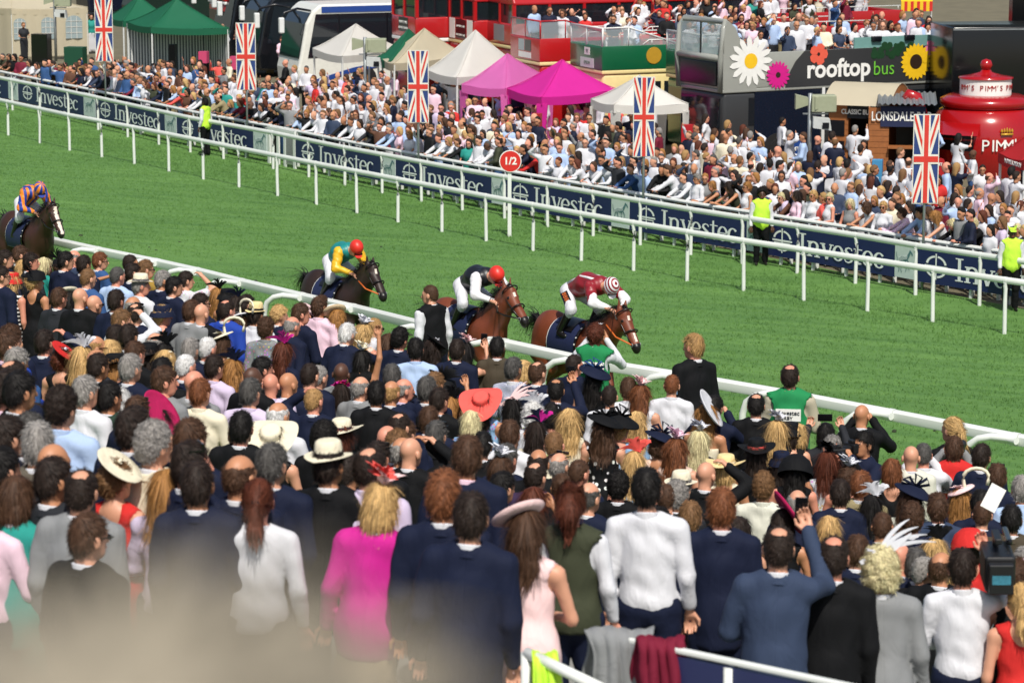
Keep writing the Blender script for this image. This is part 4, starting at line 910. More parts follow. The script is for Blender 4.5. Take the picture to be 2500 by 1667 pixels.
def horse(px, py, leg, rgb, points, label, face_mark, num, rein, heading=147, sc=1.0, up=0.0):
    p = on_ground(px, py, 1.56*sc); g = ground(p.x, p.y); root = empty('horse', (p.x, p.y, g)); root.matrix_world = Matrix.Translation((p.x, p.y, g)) @ Matrix.Rotation(math.radians(-heading), 4, 'Z') @ Matrix.Translation((0, -.30, 0)) @ Matrix.Scale(sc, 4)
    N_ = lambda *p: nod_(p, up)
    key = ('horse', leg, up)
    if key not in _c: _c[key] = solid(horse_prims(leg, up), .0185, noise=(.003, .22, 2))
    V, Q = _c[key]; c = V[Q].mean(1); mi = np.zeros(len(Q), int)
    if up:
        k_ = c[:, 1] > .85; y_, z_ = c[:, 1]-.55, c[:, 2]-1.35; c[:, 1] = np.where(k_, .55+y_*math.cos(up)+z_*math.sin(up), c[:, 1]); c[:, 2] = np.where(k_, 1.35-y_*math.sin(up)+z_*math.cos(up), c[:, 2])
    head = c[:, 1] > 1.0
    mi[(c[:, 2] < points) | (head & ((c[:, 2]-1.40)+(1.40-c[:, 1])*.6 < 0))] = 1
    mi[head & (c[:, 2] > 1.9) & (c[:, 1] < 1.07)] = 1
    fr = head & (c[:, 1]-1.10-(1.80-c[:, 2])*.72 > .062) & (c[:, 2] < 1.82)
    if face_mark == 'blaze': mi[fr & (np.abs(c[:, 0]) < .028) & (c[:, 2] > 1.36)] = 2
    else: mi[fr & (np.abs(c[:, 0]) < .020) & (np.abs(c[:, 2]-1.74) < .035)] = 2; mi[fr & (np.abs(c[:, 0]) < .012) & (np.abs(c[:, 2]-1.5) < .05)] = 2 if face_mark == 'star' else 0
    eye = (np.abs(np.abs(c[:, 0])-.09) < .012) & (np.abs(c[:, 1]-1.195) < .022) & (np.abs(c[:, 2]-1.70) < .018); mi[eye] = 1
    body = obj('body', np_mesh('horse_body', V, Q, 3, mi), root); own(body, [coat('coat_%s' % '_'.join(map(str, rgb)), rgb, 0), HBLACK, HWHITE])
    strands('mane', [(0.02, .45, 1.58), N_(.02, .75, 1.72), N_(.02, 1.05, 1.89)], (.75, -.45, .25), 260, .22, .006, .28, root, MANE, 3, .35)
    strands('forelock', [N_(0, 1.10, 1.88), N_(0, 1.13, 1.88)], (0, .7, .1), 40, .14, .006, .3, root, MANE, 5, .2)
    strands('tail', [(0, -.92, 1.40), (0, -.95, 1.36)], (-.25, -1, .18), 260, .75, .008, .13, root, MANE, 4, .20, 9)
    # saddle cloth, number and small racing saddle
    def wrap(a0, a1, y0, y1, r, nm, m, lo=.30):
        b = MB(); n, k = 16, 8; vs = []
        for i in range(n+1):
            a = math.radians(a0+(a1-a0)*i/n)
            for j in range(k+1): y = y0+(y1-y0)*j/k; vs.append(((.272+r)*math.sin(a), y, 1.20+(lo+.005+r)*math.cos(a)*1.0+.02*(1-abs(a))))
        b.add(vs, [(i*(k+1)+j, i*(k+1)+j+1, (i+1)*(k+1)+j+1, (i+1)*(k+1)+j) for i in range(n) for j in range(k)]); return b.build(nm, m, root, True)
    wrap(-122, 122, -.36, .34, .008, 'saddle_cloth_edge', SIGNW); wrap(-120, 120, -.335, .315, .016, 'saddle_cloth', TACKN); wrap(-50, 50, -.18, .20, .035, 'saddle', LEATHER); wrap(-180, 180, .30, .36, .012, 'girth', LEATHER)
    if num:
        for sd in (-1, 1):
            x = Vector((0, sd, 0)); M = face((sd*.305, -.22, 1.12), x); text(num, .2, root, M, SIGNW, 'number')
    b = MB()
    for z, y, r in ((1.545, 1.28, .10), (1.80, 1.13, .115)): b.tube([N_(r*math.cos(t)*.95, y+r*math.sin(t)*.85, z+r*math.sin(t)*.55) for t in np.linspace(0, 6.2832, 18)], .011, 5)
    for sd in (-1, 1): b.tube([N_(sd*.070, 1.05, 1.87), N_(sd*.082, 1.14, 1.68), N_(sd*.080, 1.27, 1.54), N_(sd*.062, 1.40, 1.40)], .010, 5)
    b.build('bridle', LEATHER, root, True)
    b = MB()
    for sd in (-1, 1): b.tube([N_(sd*.066, 1.40, 1.40), N_(sd*.13, 1.12, 1.47), (sd*.11, .86, 1.60)], .012, 5)
    b.build('reins', rein, root, True)
    for sd in (-1, 1): b = MB(); b.lathe([(.022, -.004), (.03, 0), (.022, .004), (.016, 0), (.022, -.004)], 12, 0, Matrix.Translation(N_(sd*.066, 1.40, 1.395)) @ Matrix.Rotation(1.57, 4, 'Y')); b.build('bit_ring', GREYMETAL, root, True)
    return root
def jockey(h, body_m, sleeve_m, cap_mats, cap_kind, label, ext=0.0, turn=0, sc=1.0, whip=True, lift=0.0, upper=None):
    """rider crouched over the withers; hangs on the horse but is a thing of its own"""
    k = ('jk', ext)
    hip, sh, hd = (0, -.10, 1.80), (0, .36+ext*.2, 2.00-ext*.05), (0, .60+ext*.2, 2.06-ext*.10)
    kn, an, toe = (.235, .20, 1.58), (.25, -.06, 1.24), (.25, .08, 1.20); el, wr = (.27, .42+ext*.35, 1.76), (.10, .70+ext*.28, 1.68)
    if k not in _c:
        skin = []
        hv, hq = head_arrays('m'); n = math.radians(48+ext*18); hv2 = np.stack([hv[:, 0], hv[:, 1]*math.cos(n)+hv[:, 2]*math.sin(n), -hv[:, 1]*math.sin(n)+hv[:, 2]*math.cos(n)], 1)*.95+np.array(hd)
        J = {'sex': 'm'}; parts = [(hv2.astype(np.float32), hq)]
        for sd in (-1, 1): J['W%d' % sd] = (wr[0]*sd, wr[1], wr[2]); J['E%d' % sd] = (el[0]*sd, el[1], el[2]); parts.append(hand(J, sd))
        core = solid([('c', hip, sh, .10, .10, .05), ('c', sh, hd, .07, .055, .05)]+[q for sd in (-1, 1) for q in (('c', (sd*.08, hip[1], hip[2]), (sd*kn[0], kn[1], kn[2]), .07, .05, .04), ('c', (sd*kn[0], kn[1], kn[2]), (sd*an[0], an[1], an[2]), .045, .035, .03), ('c', (sd*.16, sh[1], sh[2]), (sd*el[0], el[1], el[2]), .04, .035, .03), ('c', (sd*el[0], el[1], el[2]), (sd*wr[0], wr[1], wr[2]), .033, .026, .02))], .024)
        V, Q = join(parts+[core]); me = np_mesh('person', V, Q, 4, np.zeros(len(Q), int))
        tor = solid([('c', (0, hip[1]+.04, hip[2]+.02), tuple((np.array(hip)+np.array(sh))/2+np.array([0, 0, .05])), .135, .155, .06), ('c', tuple((np.array(hip)+np.array(sh))/2+np.array([0, 0, .05])), (0, sh[1]-.02, sh[2]), .155, .135, .06), ('c', (-.15, sh[1], sh[2]), (.15, sh[1], sh[2]), .085, .085, .06)], .018, noise=(.005, .10, 3))
        slv = join([solid([('c', (sd*.17, sh[1], sh[2]), (sd*el[0], el[1], el[2]), .085, .068, .03), ('c', (sd*el[0], el[1], el[2]), (sd*(wr[0]+.01), wr[1]-.05, wr[2]+.02), .066, .036, .03)], .016, noise=(.006, .08, 4)) for sd in (-1, 1)])
        br = solid([('e', (0, hip[1]-.02, hip[2]-.01), (.17, .16, .13), .05)]+[('c', (sd*.09, hip[1], hip[2]-.03), (sd*kn[0], kn[1], kn[2]), .10, .072, .05) for sd in (-1, 1)]+[('c', (sd*kn[0], kn[1], kn[2]), (sd*.243, .12, 1.48), .07, .055, .03) for sd in (-1, 1)], .018, noise=(.004, .10, 5))
        bt = [solid([('c', (sd*.24, .13, 1.50), (sd*an[0], an[1], an[2]), .062, .046, .02), ('c', (sd*an[0], an[1], an[2]-.02), (sd*toe[0], toe[1], toe[2]), .046, .034, .02)], .014) for sd in (-1, 1)]
        _c[k] = (me, np_mesh('silks', *tor), np_mesh('sleeves', *slv, 2, (slv[0][slv[1]].mean(1)[:, 1] > el[1]-.03).astype(int)), np_mesh('breeches', *br), np_mesh('boot', *bt[0]), np_mesh('boot', *bt[1]))
    me, a, b, c, d, d2 = _c[k]
    root = bpy.data.objects.new('person', me); COL.objects.link(root); root.matrix_world = h.matrix_world.copy() @ Matrix.Translation((0, 0, lift)); own(root, [SKIN['fair'], EYE, LIP, SHOE])
    part_of(root, a, 'silks', [body_m]); part_of(root, b, 'sleeves', [upper or sleeve_m, sleeve_m]); part_of(root, c, 'breeches', [cloth('white')]); part_of(root, d, 'boot', [LEATHER]); part_of(root, d2, 'boot', [LEATHER])
    n = math.radians(48+ext*18); H = Matrix.Translation(hd) @ Matrix.Rotation(-n, 4, 'X') @ Matrix.Scale(1.0, 4)
    m = MB(); N = 24; prof = [(.112, -.012), (.114, .02), (.111, .045), (.104, .07), (.092, .093), (.074, .112), (.05, .126), (.024, .133), (0, .135)]
    vs, fs, mi = [], [], []
    for r, z in prof:
        for q in range(N): t = 6.2832*q/N; vs.append((r*math.cos(t)*.90, r*math.sin(t)*1.08-.012, z+.012))
    for i in range(len(prof)-1):
        for q in range(N):
            fs.append((i*N+q, i*N+(q+1) % N, (i+1)*N+(q+1) % N, (i+1)*N+q)); mi.append((i % 2 if cap_kind == 'hoops' else (q//2) % 2 if cap_kind == 'stripes' else 0))
    m.v, m.f, m.m = vs, fs, mi
    m.add([(-.075, .09, .0), (.075, .09, .0), (.05, .15, -.015), (0, .165, -.018), (-.05, .15, -.015)], [(0, 1, 2, 3, 4)], 0); m.build('helmet', list(cap_mats), root, True, H)
    m = MB(); m.box(-.07, .07, .085, .112, -.02, .012, 0); m.build('goggles', DARKG, root, M=H)
    if whip:
        m = MB(); m.tube([(wr[0]-.02, wr[1]+.02, wr[2]), (wr[0]+.25, wr[1]+.45, wr[2]-.02)], .008, 5); m.tube([(wr[0]+.25, wr[1]+.45, wr[2]-.02), (wr[0]+.31, wr[1]+.56, wr[2]-.025)], .017, 5, flat=.5)
        wo = m.build('whip', LEATHER, None); wo.matrix_world = root.matrix_world.copy(); tag(wo, f'black riding whip held by the {label.split(" ")[0]}-capped jockey', 'whip', 'whips of the jockeys')
    tag(root, label, 'person'); return root
def two(nm, c0, c1, scale, axis='X', distort=0.0):
    m = mat(nm, c0, .45, var=.05, spec=.4); nt = m.node_tree; b = nt.nodes['Principled BSDF']; tc = nt.nodes['Texture Coordinate']
    wv = node(nt, 'ShaderNodeTexWave', Scale=scale, Distortion=distort); wv.bands_direction = axis; nt.links.new(tc.outputs['Object'], wv.inputs['Vector'])
    r = node(nt, 'ShaderNodeMapRange'); r.inputs[1].default_value = .48; r.inputs[2].default_value = .52; nt.links.new(wv.outputs['Fac'], r.inputs[0])
    mx = node(nt, 'ShaderNodeMix', data_type='RGBA'); mx.inputs[6].default_value = (*lin(c0), 1); mx.inputs[7].default_value = (*lin(c1), 1)
    nt.links.new(r.outputs[0], mx.inputs[0]); nt.links.new(mx.outputs[2], b.inputs['Base Color']); return m
BAY, DKBAY = (112, 56, 34), (44, 30, 25)
h4 = horse(1440, 784, 0, BAY, .42, '', 'star', '', ORANGE, sc=.97); tag(h4, 'leading bay racehorse with white star, black tail flying, navy saddle cloth', 'horse')
h3 = horse(1176, 752, 1, BAY, .42, '', 'plain', '1', LEATHER, sc=.97, up=.20); tag(h3, 'second bay racehorse with number 1 saddle cloth behind the rail', 'horse')
h2 = horse(848, 680, 0, DKBAY, .55, '', 'none', '', ORANGE, up=.08, sc=.95); tag(h2, 'near-black racehorse with orange reins, third in the field', 'horse')
h1 = horse(84, 532, 1, (58, 34, 26), .5, '', 'blaze', '', LEATHER, up=.06); tag(h1, 'dark brown racehorse with a broad white blaze, last at far left', 'horse')
MAROON = mat('silk_maroon', (134, 28, 38), .42, var=.08, bump=.2, bscale=30); SILKW = mat('silk_white', (228, 226, 230), .42, var=.05, bump=.2, bscale=30); SILKB = mat('silk_black', (26, 28, 34), .42, bump=.2, bscale=30)
SILKR = mat('silk_red', (214, 48, 36), .42, var=.08); SILKY = mat('silk_yellow', (226, 176, 34), .42, var=.08, bump=.2, bscale=30); SILKT = mat('silk_teal', (26, 128, 126), .42, var=.08, bump=.2, bscale=30)
BO = two('silk_blue_orange', (38, 62, 150), (232, 132, 40), 3.2, 'X'); SBL = mat('silk_blue', (38, 62, 150), .42); SOR = mat('silk_orange', (232, 132, 40), .42)
j4 = jockey(h4, MAROON, SILKW, (SILKW, MAROON), 'hoops', 'maroon-and-white hoop-capped jockey stretched low on the leading bay horse', 1.0, 0, lift=.14, upper=MAROON)
j3 = jockey(h3, SILKB, SILKW, (SILKR, SILKR), 'plain', 'red-capped jockey with black silks and white sleeves on the second bay', .4, 0, lift=.04)
j2 = jockey(h2, SILKT, SILKY, (SILKR, SILKR), 'plain', 'red-capped jockey in teal and yellow silks on the near-black horse', 0.0, 0, whip=False)
j1 = jockey(h1, BO, BO, (SBL, SOR), 'stripes', 'blue-and-orange striped jockey on the blazed horse at far left', -.2, 0, whip=False)
# white braces and thigh lettering of the leading jockey
m = MB()
for sd in (-1, 1): m.tube([(sd*.1, -.08, 1.905), (sd*.1, .1, 1.985), (sd*.1, .23, 2.045), (sd*.1, .4, 2.045), (sd*.1, .54, 2.04)], .02, 6)
m.build('braces', SILKW, j4, True)
n_ = Vector((.78, .58, .25)).normalized(); x_ = Vector((.145, .30, -.20)); x_ = (x_-n_*x_.dot(n_)).normalized(); TM = Matrix((x_, n_.cross(x_), n_)).transposed().to_4x4(); TM.translation = Vector((.165, .05, 1.675))+n_*.103; m = MB(); m.box(-.13, .16, -.055, .055, -.012, 0, 0, TM); m.build('thigh_patch', LEATHER, j4)
text('888', .085, j4, TM @ Matrix.Translation((-.06, 0, .004)), ORANGE, 'lettering'); text('BET', .085, j4, TM @ Matrix.Translation((.075, 0, .004)), SIGNW, 'lettering')
# ------------------------------------------------------------------ the near crowd, one line a person:
# x y sex hair colour garment colour facing [pose] [hat=kind:colour:colour] [pat=] [skin=] [u=under] [s=scale] [ref=short name used to place neighbours]
CROWD = '''
13 611 m short dark jacket navy 70 fold
50 600 m short brown jacket black 60 down
75 618 m short dark jacket charcoal 80 fold
57 636 f bob blonde top navy 40 fold ref=bob-haired_blonde_by_the_left_edge
108 630 f long platinum top teal 70 fold hat=sunglasses ref=blonde_in_teal_top
3 650 m short dark jacket navy 75 down hat=sunglasses
30 668 f wavy blonde dress black 40 down hat=cloche:red:red pat=wide ref=blonde_in_red_hat
85 666 f updo blonde dress black 60 down hat=veil:black:black ref=woman_in_black_veil_hat
150 634 f updo brown strapless cream 50 pointR hat=veil:black:black skin=tan ref=woman_pointing_across_the_track
162 614 m short black jacket navy 70 fold
182 609 m ring grey jacket slate 70 fold hat=sunglasses u=lilac
205 624 m short dark jacket navy 50 down
245 616 m short ginger jacket blue 75 fold hat=sunglasses ref=ginger_man_in_sunglasses_by_the_rail
217 654 m crop ltbrown jacket blue 60 fold ref=buzz-cut_man_in_blue
288 650 m crop dkgrey jacket ltblue 50 down ref=man_in_pale_blue_jacket
319 621 m crop dark jacket black 80 fold hat=sunglasses
325 642 m short dark jacket navy 60 fold
356 635 m short ltbrown jacket mustard 70 fold hat=sunglasses ref=man_in_mustard_jacket
345 672 m short grey shirt white 70 fold hat=panama:cream:navy ref=man_in_panama_with_navy_band
399 660 m short grey jacket navy 70 down hat=sunglasses ref=grey_man_in_navy_blazer
427 675 m short black jacket navy 70 down
455 662 m short dark tshirt white 65 browR pat=dots ref=man_in_dotted_white_shirt
145 703 m short brown jacket charcoal 50 down
171 712 f long black dress black 40 down hat=discL:cream:cream ref=woman_in_white_saucer_hat
195 701 m bald none jacket black 30 down ref=bald_man_in_black_suit
230 719 m bald none jacket charcoal 60 fold hat=sunglasses
284 708 m short dark jacket navy 40 down
325 722 m ring grey shirt white 40 fold
332 740 m patch dark jacket navy 30 fold hat=topglasses
297 756 m short ltbrown shirt white 60 browR ref=white-sleeved_man_shading_his_eyes
397 748 f updo blonde dress navy 50 fold hat=cloche:navy:navy ref=blonde_in_navy_cloche
468 733 m short brown jacket grey 40 down
490 716 m short dark jacket navy 70 down hat=sunglasses
492 740 m bald none jacket black 20 down
284 794 m short dark shirt white 40 fold pat=stripe
314 792 m short dark jacket charcoal 30 down
28 795 m curly brown jacket navy 40 fold
20 812 m short brown jacket royal 60 fold u=pink
108 806 m short dark jacket navy 30 browR ref=man_holding_a_fist_to_his_head
234 818 m ring blond jacket charcoal 60 down hat=sunglasses
269 833 f bob blonde jacket black 50 fold
380 810 m ring grey jacket black 30 down
330 833 m short brown jacket black 40 down
365 845 f long dark dress black 30 down hat=bowler:black:black ref=woman_in_black_felt_hat
403 838 f short black dress black 30 fold hat=feather:black:black
466 826 m short grey jacket navy 30 fold
508 822 m crop white jacket charcoal 40 down
43 848 m short grey jacket blue 50 down ref=grey_man_in_blue_jacket
152 852 f updo auburn dress black 30 fold hat=disc:red:white ref=auburn_woman_in_red_mesh_hat
202 846 f long blonde dress black 40 fold hat=feather:white:silver
236 850 m bald none jacket charcoal 50 down skin=tan
241 863 m short dark jacket black 50 down
319 866 m short grey jacket navy 40 down
283 870 f bob honey dress black 60 fold hat=bowler:black:black
397 872 m short black jacket black 20 down
455 864 m crop white jacket navy 40 down skin=pink ref=white-cropped_pink-scalped_man
405 858 f bob blonde dress cream 40 fold hat=headband:cream:cream
30 878 m patch dark jacket navy 50 down T
24 905 m short dark jacket navy 60 down u=pink T
50 907 m short black jacket black 50 down T
152 946 m curly dark shirt ltblue 20 down ref=curly-haired_man_in_pale_blue_shirt T
208 919 m short grey shirt white 50 down
401 896 m short brown jacket grey 60 fold
475 902 m bald none jacket grey 40 down skin=pink
490 925 m short ginger shirt cream 30 fold
87 986 f bob dark dress black 30 fold
72 1014 m curly dkgrey jacket black 30 down T
93 1032 m short grey jacket taupe 20 down T
20 1016 m short dark jacket navy 50 down u=ltblue T
130 1079 m bald none jacket charcoal 30 down skin=tan T
290 955 f set white jacket cream 20 down ref=white-haired_woman_in_cream_jacket
268 932 m short black jacket dkgreen 40 down
321 999 m quiff dark jacket navy 30 down ref=dark_quiffed_man_in_navy T
377 1033 m curly grey jacket cream 40 fold T
336 968 m short brown jacket navy 40 fold hat=topglasses
388 1000 f long dark dress magenta 30 fold hat=bigdisc:crimson:magenta ref=woman_in_crimson_saucer_hat
466 1023 m short brown jacket navy 30 down T
415 1055 m bald none jacket navy 30 down
466 1079 m short dark jacket navy 70 down hat=topglasses T
130 1118 m short dark jacket charcoal 50 down T
200 1144 m patch dark jacket grey 20 down ref=man_with_pink_bald_patch T
282 1126 f updo ltbrown dress red 40 down hat=disc:cream:cream ref=woman_in_red_dress T
408 1150 f long honey top lilac 30 fold T
480 1128 m short dark jacket navy 20 down ref=broad_man_at_lower_left T
5 1094 m short black jacket skyblue 50 down T
40 1168 f bob brown jacket teal 40 fold T
533 703 f long honey dress black 50 fold hat=feather:black:black
558 708 f bob black dress black 50 fold hat=cloche:black:black
580 722 f long dark dress navy 50 fold hat=feather:navy:navy
602 720 m short dark jacket charcoal 60 fold
554 730 m patch dark jacket royal 40 down ref=man_in_royal_blue_jumper
626 742 m short dark shirt white 30 hip hat=trilby:straw:black ref=man_in_straw_trilby
587 768 f bob brown dress white 40 fold hat=swirl:white:cream
684 746 f updo blonde jacket navy 70 down
736 740 m short brown jacket navy 60 fold
780 724 m quiff brown shirt pink 40 down ref=man_in_pink_shirt_by_the_rail
757 754 f long black dress cream 40 fold hat=disc:palepink:cream pat=floral ref=black-haired_woman_in_cream_saucer_hat
825 756 f bob honey top nude 40 down hat=discL:beige:white ref=woman_in_beige_tilted_hat
718 763 m ring grey jacket navy 50 down pitch
650 777 m curly brown shirt grey 30 down pat=floral
851 777 m short white jacket navy 40 reach pitch ref=white-haired_man_leaning_in_navy
938 762 m crop blond shirt white 60 lean hat=sunglasses ref=blond_man_leaning_in_white_shirt
890 792 f wavy blonde dress nude 60 reach hat=flower:white:white
543 816 f bob brown dress cream 20 fold hat=swirl:cream:cream
524 868 m short dark shirt lilac 40 down ref=man_in_lilac_shirt
569 879 f wavy honey dress navy 30 fold hat=feather:navy:navy
641 872 m short black jacket black 50 down
693 836 f long auburn top navy 50 down hat=feather:magenta:magenta ref=auburn_woman_in_magenta_feathers
617 894 m bald none jacket black 40 down skin=deep
613 924 m short dkgrey shirt lilac 20 fold
660 909 m bald none shirt lilac 20 down skin=pink
704 907 m bald none jacket navy 40 down skin=tan
758 885 m crop dark jacket navy 20 down
780 890 m crop grey jacket navy 40 down
834 883 m bald none jacket grey 10 down skin=deep ref=bald_dark-skinned_man_in_grey
875 857 f long black dress black 30 highR hat=flower:cream:white ref=woman_in_cream_flower_hat
882 916 m ring grey jacket grey 50 fold
834 939 f long dark dress magenta 10 down hat=posy:magenta:crimson ref=woman_in_magenta_flower_crown
979 801 m curly black jacket navy 30 down
950 815 f long brown dress black 40 fold
957 890 m short dkgrey jacket black 20 fold
957 927 m ring blond jacket navy 30 down skin=tan
988 922 m ring grey jacket navy 50 down u=lilac
920 930 m short black jacket black 10 down
680 979 m ring white shirt white 40 fold skin=tan
767 946 m crop blond jacket navy 30 browL skin=pink ref=man_raising_a_fist
590 1005 m short black jacket black 20 fold
583 1026 m crop ltbrown shirt ltblue 10 down
668 1040 f long dark dress black 20 fold hat=huge:cream:cream ref=woman_in_huge_cream_hat
793 1034 m afro black jacket black 20 down
835 1030 f long auburn dress black 20 fold hat=bowler:cream:navy ref=woman_in_navy-ribboned_cream_hat
803 1084 m short dark jacket black 20 down hat=panama:cream:black ref=man_in_panama_with_black_band T
665 1084 m short dkgrey jacket navy 20 down T
587 1107 m ring brown jacket navy 30 down skin=tan T
630 1170 f pony auburn shirt white 5 down hat=bobble:black:black ref=auburn_pony-tailed_woman_in_white_blouse s=1.03 T
851 1107 m crop dark jacket black 20 down u=ltblue
905 1090 m patch dark shirt lilac 20 down T
934 1178 f bob blonde jacket magenta 20 down lo=skirt:beige hat=flower:coral:palepink ref=woman_in_magenta_jacket s=1.03 T
947 1036 m bald none jacket black 30 fold skin=pink
973 1051 m curly ltbrown jacket navy 30 fold
977 1005 m patch dark jacket navy 30 fold
990 1027 m short brown jacket navy 40 fold
925 1077 m short dark jacket black 30 fold hat=topglasses
984 1064 m ring grey jacket black 40 browR
217 1254 m short brown jacket black 55 down hat=sunglasses ref=man_in_profile_with_glasses T
-30 1190 f bob brown top pink 40 fold T
1014 825 m short black shirt ltblue 10 down
1056 828 f wavy dark dress black 20 fold hat=disc:black:white ref=woman_in_monochrome_saucer
1117 829 m short dark jacket navy 15 down
1139 836 f long black dress black 20 upR hat=flower:palepink:palepink ref=woman_in_pale_pink_flowers
1214 823 m short black jacket tweed 15 down ref=man_in_brown_tweed
1254 873 m short dkgrey shirt white 40 fold pat=stripe ref=man_in_striped_shirt
1280 881 f bob blonde dress black 40 fold
1314 881 m patch brown jacket navy 40 fold
1403 864 m crop dark jacket navy 50 down hat=sunglasses
1063 909 m short ltbrown jacket navy 30 fold
1043 920 m short dkgrey jacket navy 30 down
1074 948 m short dark jacket black 40 fold
1085 930 f long black dress black 20 upR hat=veil:black:black skin=tan
1358 923 m patch black jacket navy 10 upR ref=man_raising_a_phone
1451 902 f long black dress black 20 fold hat=bow:navy:blue
1488 940 m crop dark shirt white 10 down
1104 970 f long honey dress black 30 fold hat=feather:black:black
1178 960 f long dark dress skyblue 20 fold hat=huge:coral:coral pat=floral ref=woman_in_big_coral_hat
1250 972 f long black dress white 10 fold hat=quills:palepink:palepink pat=floral
1304 985 f set white dress white 20 fold hat=feather:white:white ref=white-feathered_woman
1349 985 f bob black dress black 20 fold hat=headband:white:palepink
1150 1005 f bob platinum dress skyblue 10 fold pat=floral ref=platinum_bob_in_blue_floral
1048 993 m short brown jacket navy 20 down
1067 1029 m short dkgrey jacket black 20 fold hat=topglasses
1245 1027 m short brown shirt white 20 down
1310 1030 f long dark dress cream 10 fold hat=feather:navy:magenta pat=floral ref=woman_in_navy-and-magenta_feathers
1390 1001 f wavy blonde dress cream 10 fold
1473 1020 f wavy brown dress black 20 fold hat=bow:black:black pat=flowers
1353 1052 m crop ltbrown shirt cream 10 down
1143 1064 m short brown jacket navy 15 down u=pink ref=man_with_pink_collar T
1180 1053 m short black jacket black 20 fold
1004 1064 m bald none jacket black 40 browR
1238 1083 m short dkgrey jacket navy 30 fold
1535 921 m short brown shirt white 10 down
1565 941 f wavy ginger dress white 30 fold hat=flower:palepink:palepink
1641 913 m crop ginger shirt white 10 down ref=ginger_crop_in_white_shirt
1693 814 m short blond jacket black -55 down ref=blond_security_man_in_black
1727 990 f wavy honey strapless cream 30 fold hat=bigdisc:white:palepink ref=woman_in_white_plate_hat
1747 965 m short black jacket navy 30 cam
1847 960 m patch black jacket black 15 down
1929 889 m patch dark bib green 10 fold u=stone pat=plain ref=bald-spotted_man_in_green_bib
1455 790 f updo auburn bib green 15 cam u=white hat=headband:black:white ref=woman_in_green_bib
1048 694 m crop brown waistcoat black -65 down u=white ref=steward_in_black_waistcoat
1554 1008 f wavy blonde dress skyblue 10 fold ref=blonde_in_blue_lace
1516 1019 f updo blonde dress skyblue 20 fold hat=bow:black:black
1612 1060 f set brown dress nude 10 fold hat=bow:navy:navy ref=curly_woman_in_navy_bow_hat
1652 1071 f wavy ginger dress nude 20 fold hat=flower:pink:pink
1706 1051 f long platinum dress navy 15 fold hat=flower:silver:white ref=platinum_long-haired_woman
1548 1103 f long blonde dress skyblue 10 fold hat=feather:coral:coral
1847 1078 f long dark dress black 15 fold hat=bowler:black:coral pat=flowers ref=woman_in_pink-trimmed_hat
1897 1027 f long blonde dress black 20 fold hat=flower:white:white
1931 1034 f bob dark dress black 20 fold hat=cloche:black:black
1949 1036 f bob blonde dress black 20 fold
1773 1115 f bob blonde dress cream 20 fold hat=bowler:straw:cream ref=woman_in_fringed_straw_hat
1725 1125 m bald none jacket black 20 browR
1908 1106 f long dark dress navy 10 fold hat=cloche:navy:navy
1944 1120 f long black dress black 10 fold hat=bonnet:black:black ref=woman_in_black_dome_hat
2020 1103 f long auburn dress white 15 fold hat=flower:black:black pat=floral ref=auburn_woman_in_white_floral
2105 985 m bald none jacket black 20 cam skin=tan
2017 1034 f bob black jacket charcoal 5 both ref=person_holding_up_a_phone
2033 1063 m short grey jacket black 170 cam ref=grey_photographer_facing_the_stand
2108 1053 m short black jacket navy -125 cam ref=dark-haired_photographer_with_long_lens
2325 1018 f pony blonde top black -35 fold
2225 1086 m bald none jacket offwhite 5 down ref=bald_man_in_off-white_suit
2254 1079 m crop dkgrey shirt white 10 cam
2330 1066 m short brown bib red 20 cam u=grey ref=photographer_in_red_bib
2399 1084 m short dark jacket navy 20 fold
2178 1122 f bob ginger dress black 20 fold
2436 1133 m short brown jacket navy 15 down hat=topglasses
2495 1160 m short grey shirt ltblue 10 fold
2052 1170 m short dark jacket navy 5 down ref=dark-haired_man_with_white_collar
2104 1151 m short ginger jacket tan 25 down ref=man_in_tan_jacket
2072 1138 f updo brown dress navy 15 fold hat=flower:white:white
2128 1209 f long black dress black 10 fold hat=feather:white:white
2226 1192 f wavy brown dress offwhite 10 fold hat=bow:navy:navy
2345 1192 f long honey dress navy 10 fold hat=swirl:palepink:cream ref=woman_in_pale_pink_curled-feather_hat
2290 1207 m quiff brown jacket slate 5 down ref=quiffed_man_in_slate_suit
2395 1196 m short black jacket navy 10 down
2401 1220 m crop brown jacket navy 10 down
2470 1233 m short black jacket tweed 15 down
2228 1229 m curly brown jacket navy 10 down
2156 1248 m crop brown jacket navy 10 fold
2024 1263 f bob blonde dress black 10 fold hat=headband:black:black
1578 1143 m short black shirt white 15 down ref=tall_dark-haired_man_in_white_shirt s=1.0 T
1510 1152 m curly black jacket black 5 down
1864 1154 m curly ltbrown shirt offwhite 15 fold
1947 1191 m ring grey jacket navy 10 fold
1686 1224 m short ltbrown jacket navy 20 down
1762 1193 m short ginger jacket navy 5 down ref=ginger_man_in_navy_suit T
1655 1174 m curly grey jacket charcoal 20 fold
1632 1180 m crop brown jacket charcoal 20 fold
1665 1156 m short grey jacket black 30 fold hat=panama:cream:black
1610 1240 m short black jacket navy 40 fold u=pink
1912 1246 f bob dark dress black 20 fold hat=bigdisc:crimson:palepink ref=woman_in_crimson_plate_hat
1805 1265 f bob dark dress black 20 fold
1903 1284 m patch dark jacket slate 10 upR ref=man_in_slate_suit_photographing T
2037 1307 m patch dark jacket black 10 down T
2150 1343 f set platinum jacket grey 5 down hat=quills:silver:silver ref=curly_grey-haired_woman_in_grey_jacket s=1.08 T
2236 1338 m short dkgrey jacket charcoal 15 down
2260 1357 m crop grey jacket black 60 down
2349 1340 m short dark shirt white 10 upR ref=cameraman_in_white_shirt T
2301 1344 m ring brown jacket black 20 fold skin=tan
2200 1322 m bald none jacket navy 20 fold skin=pink
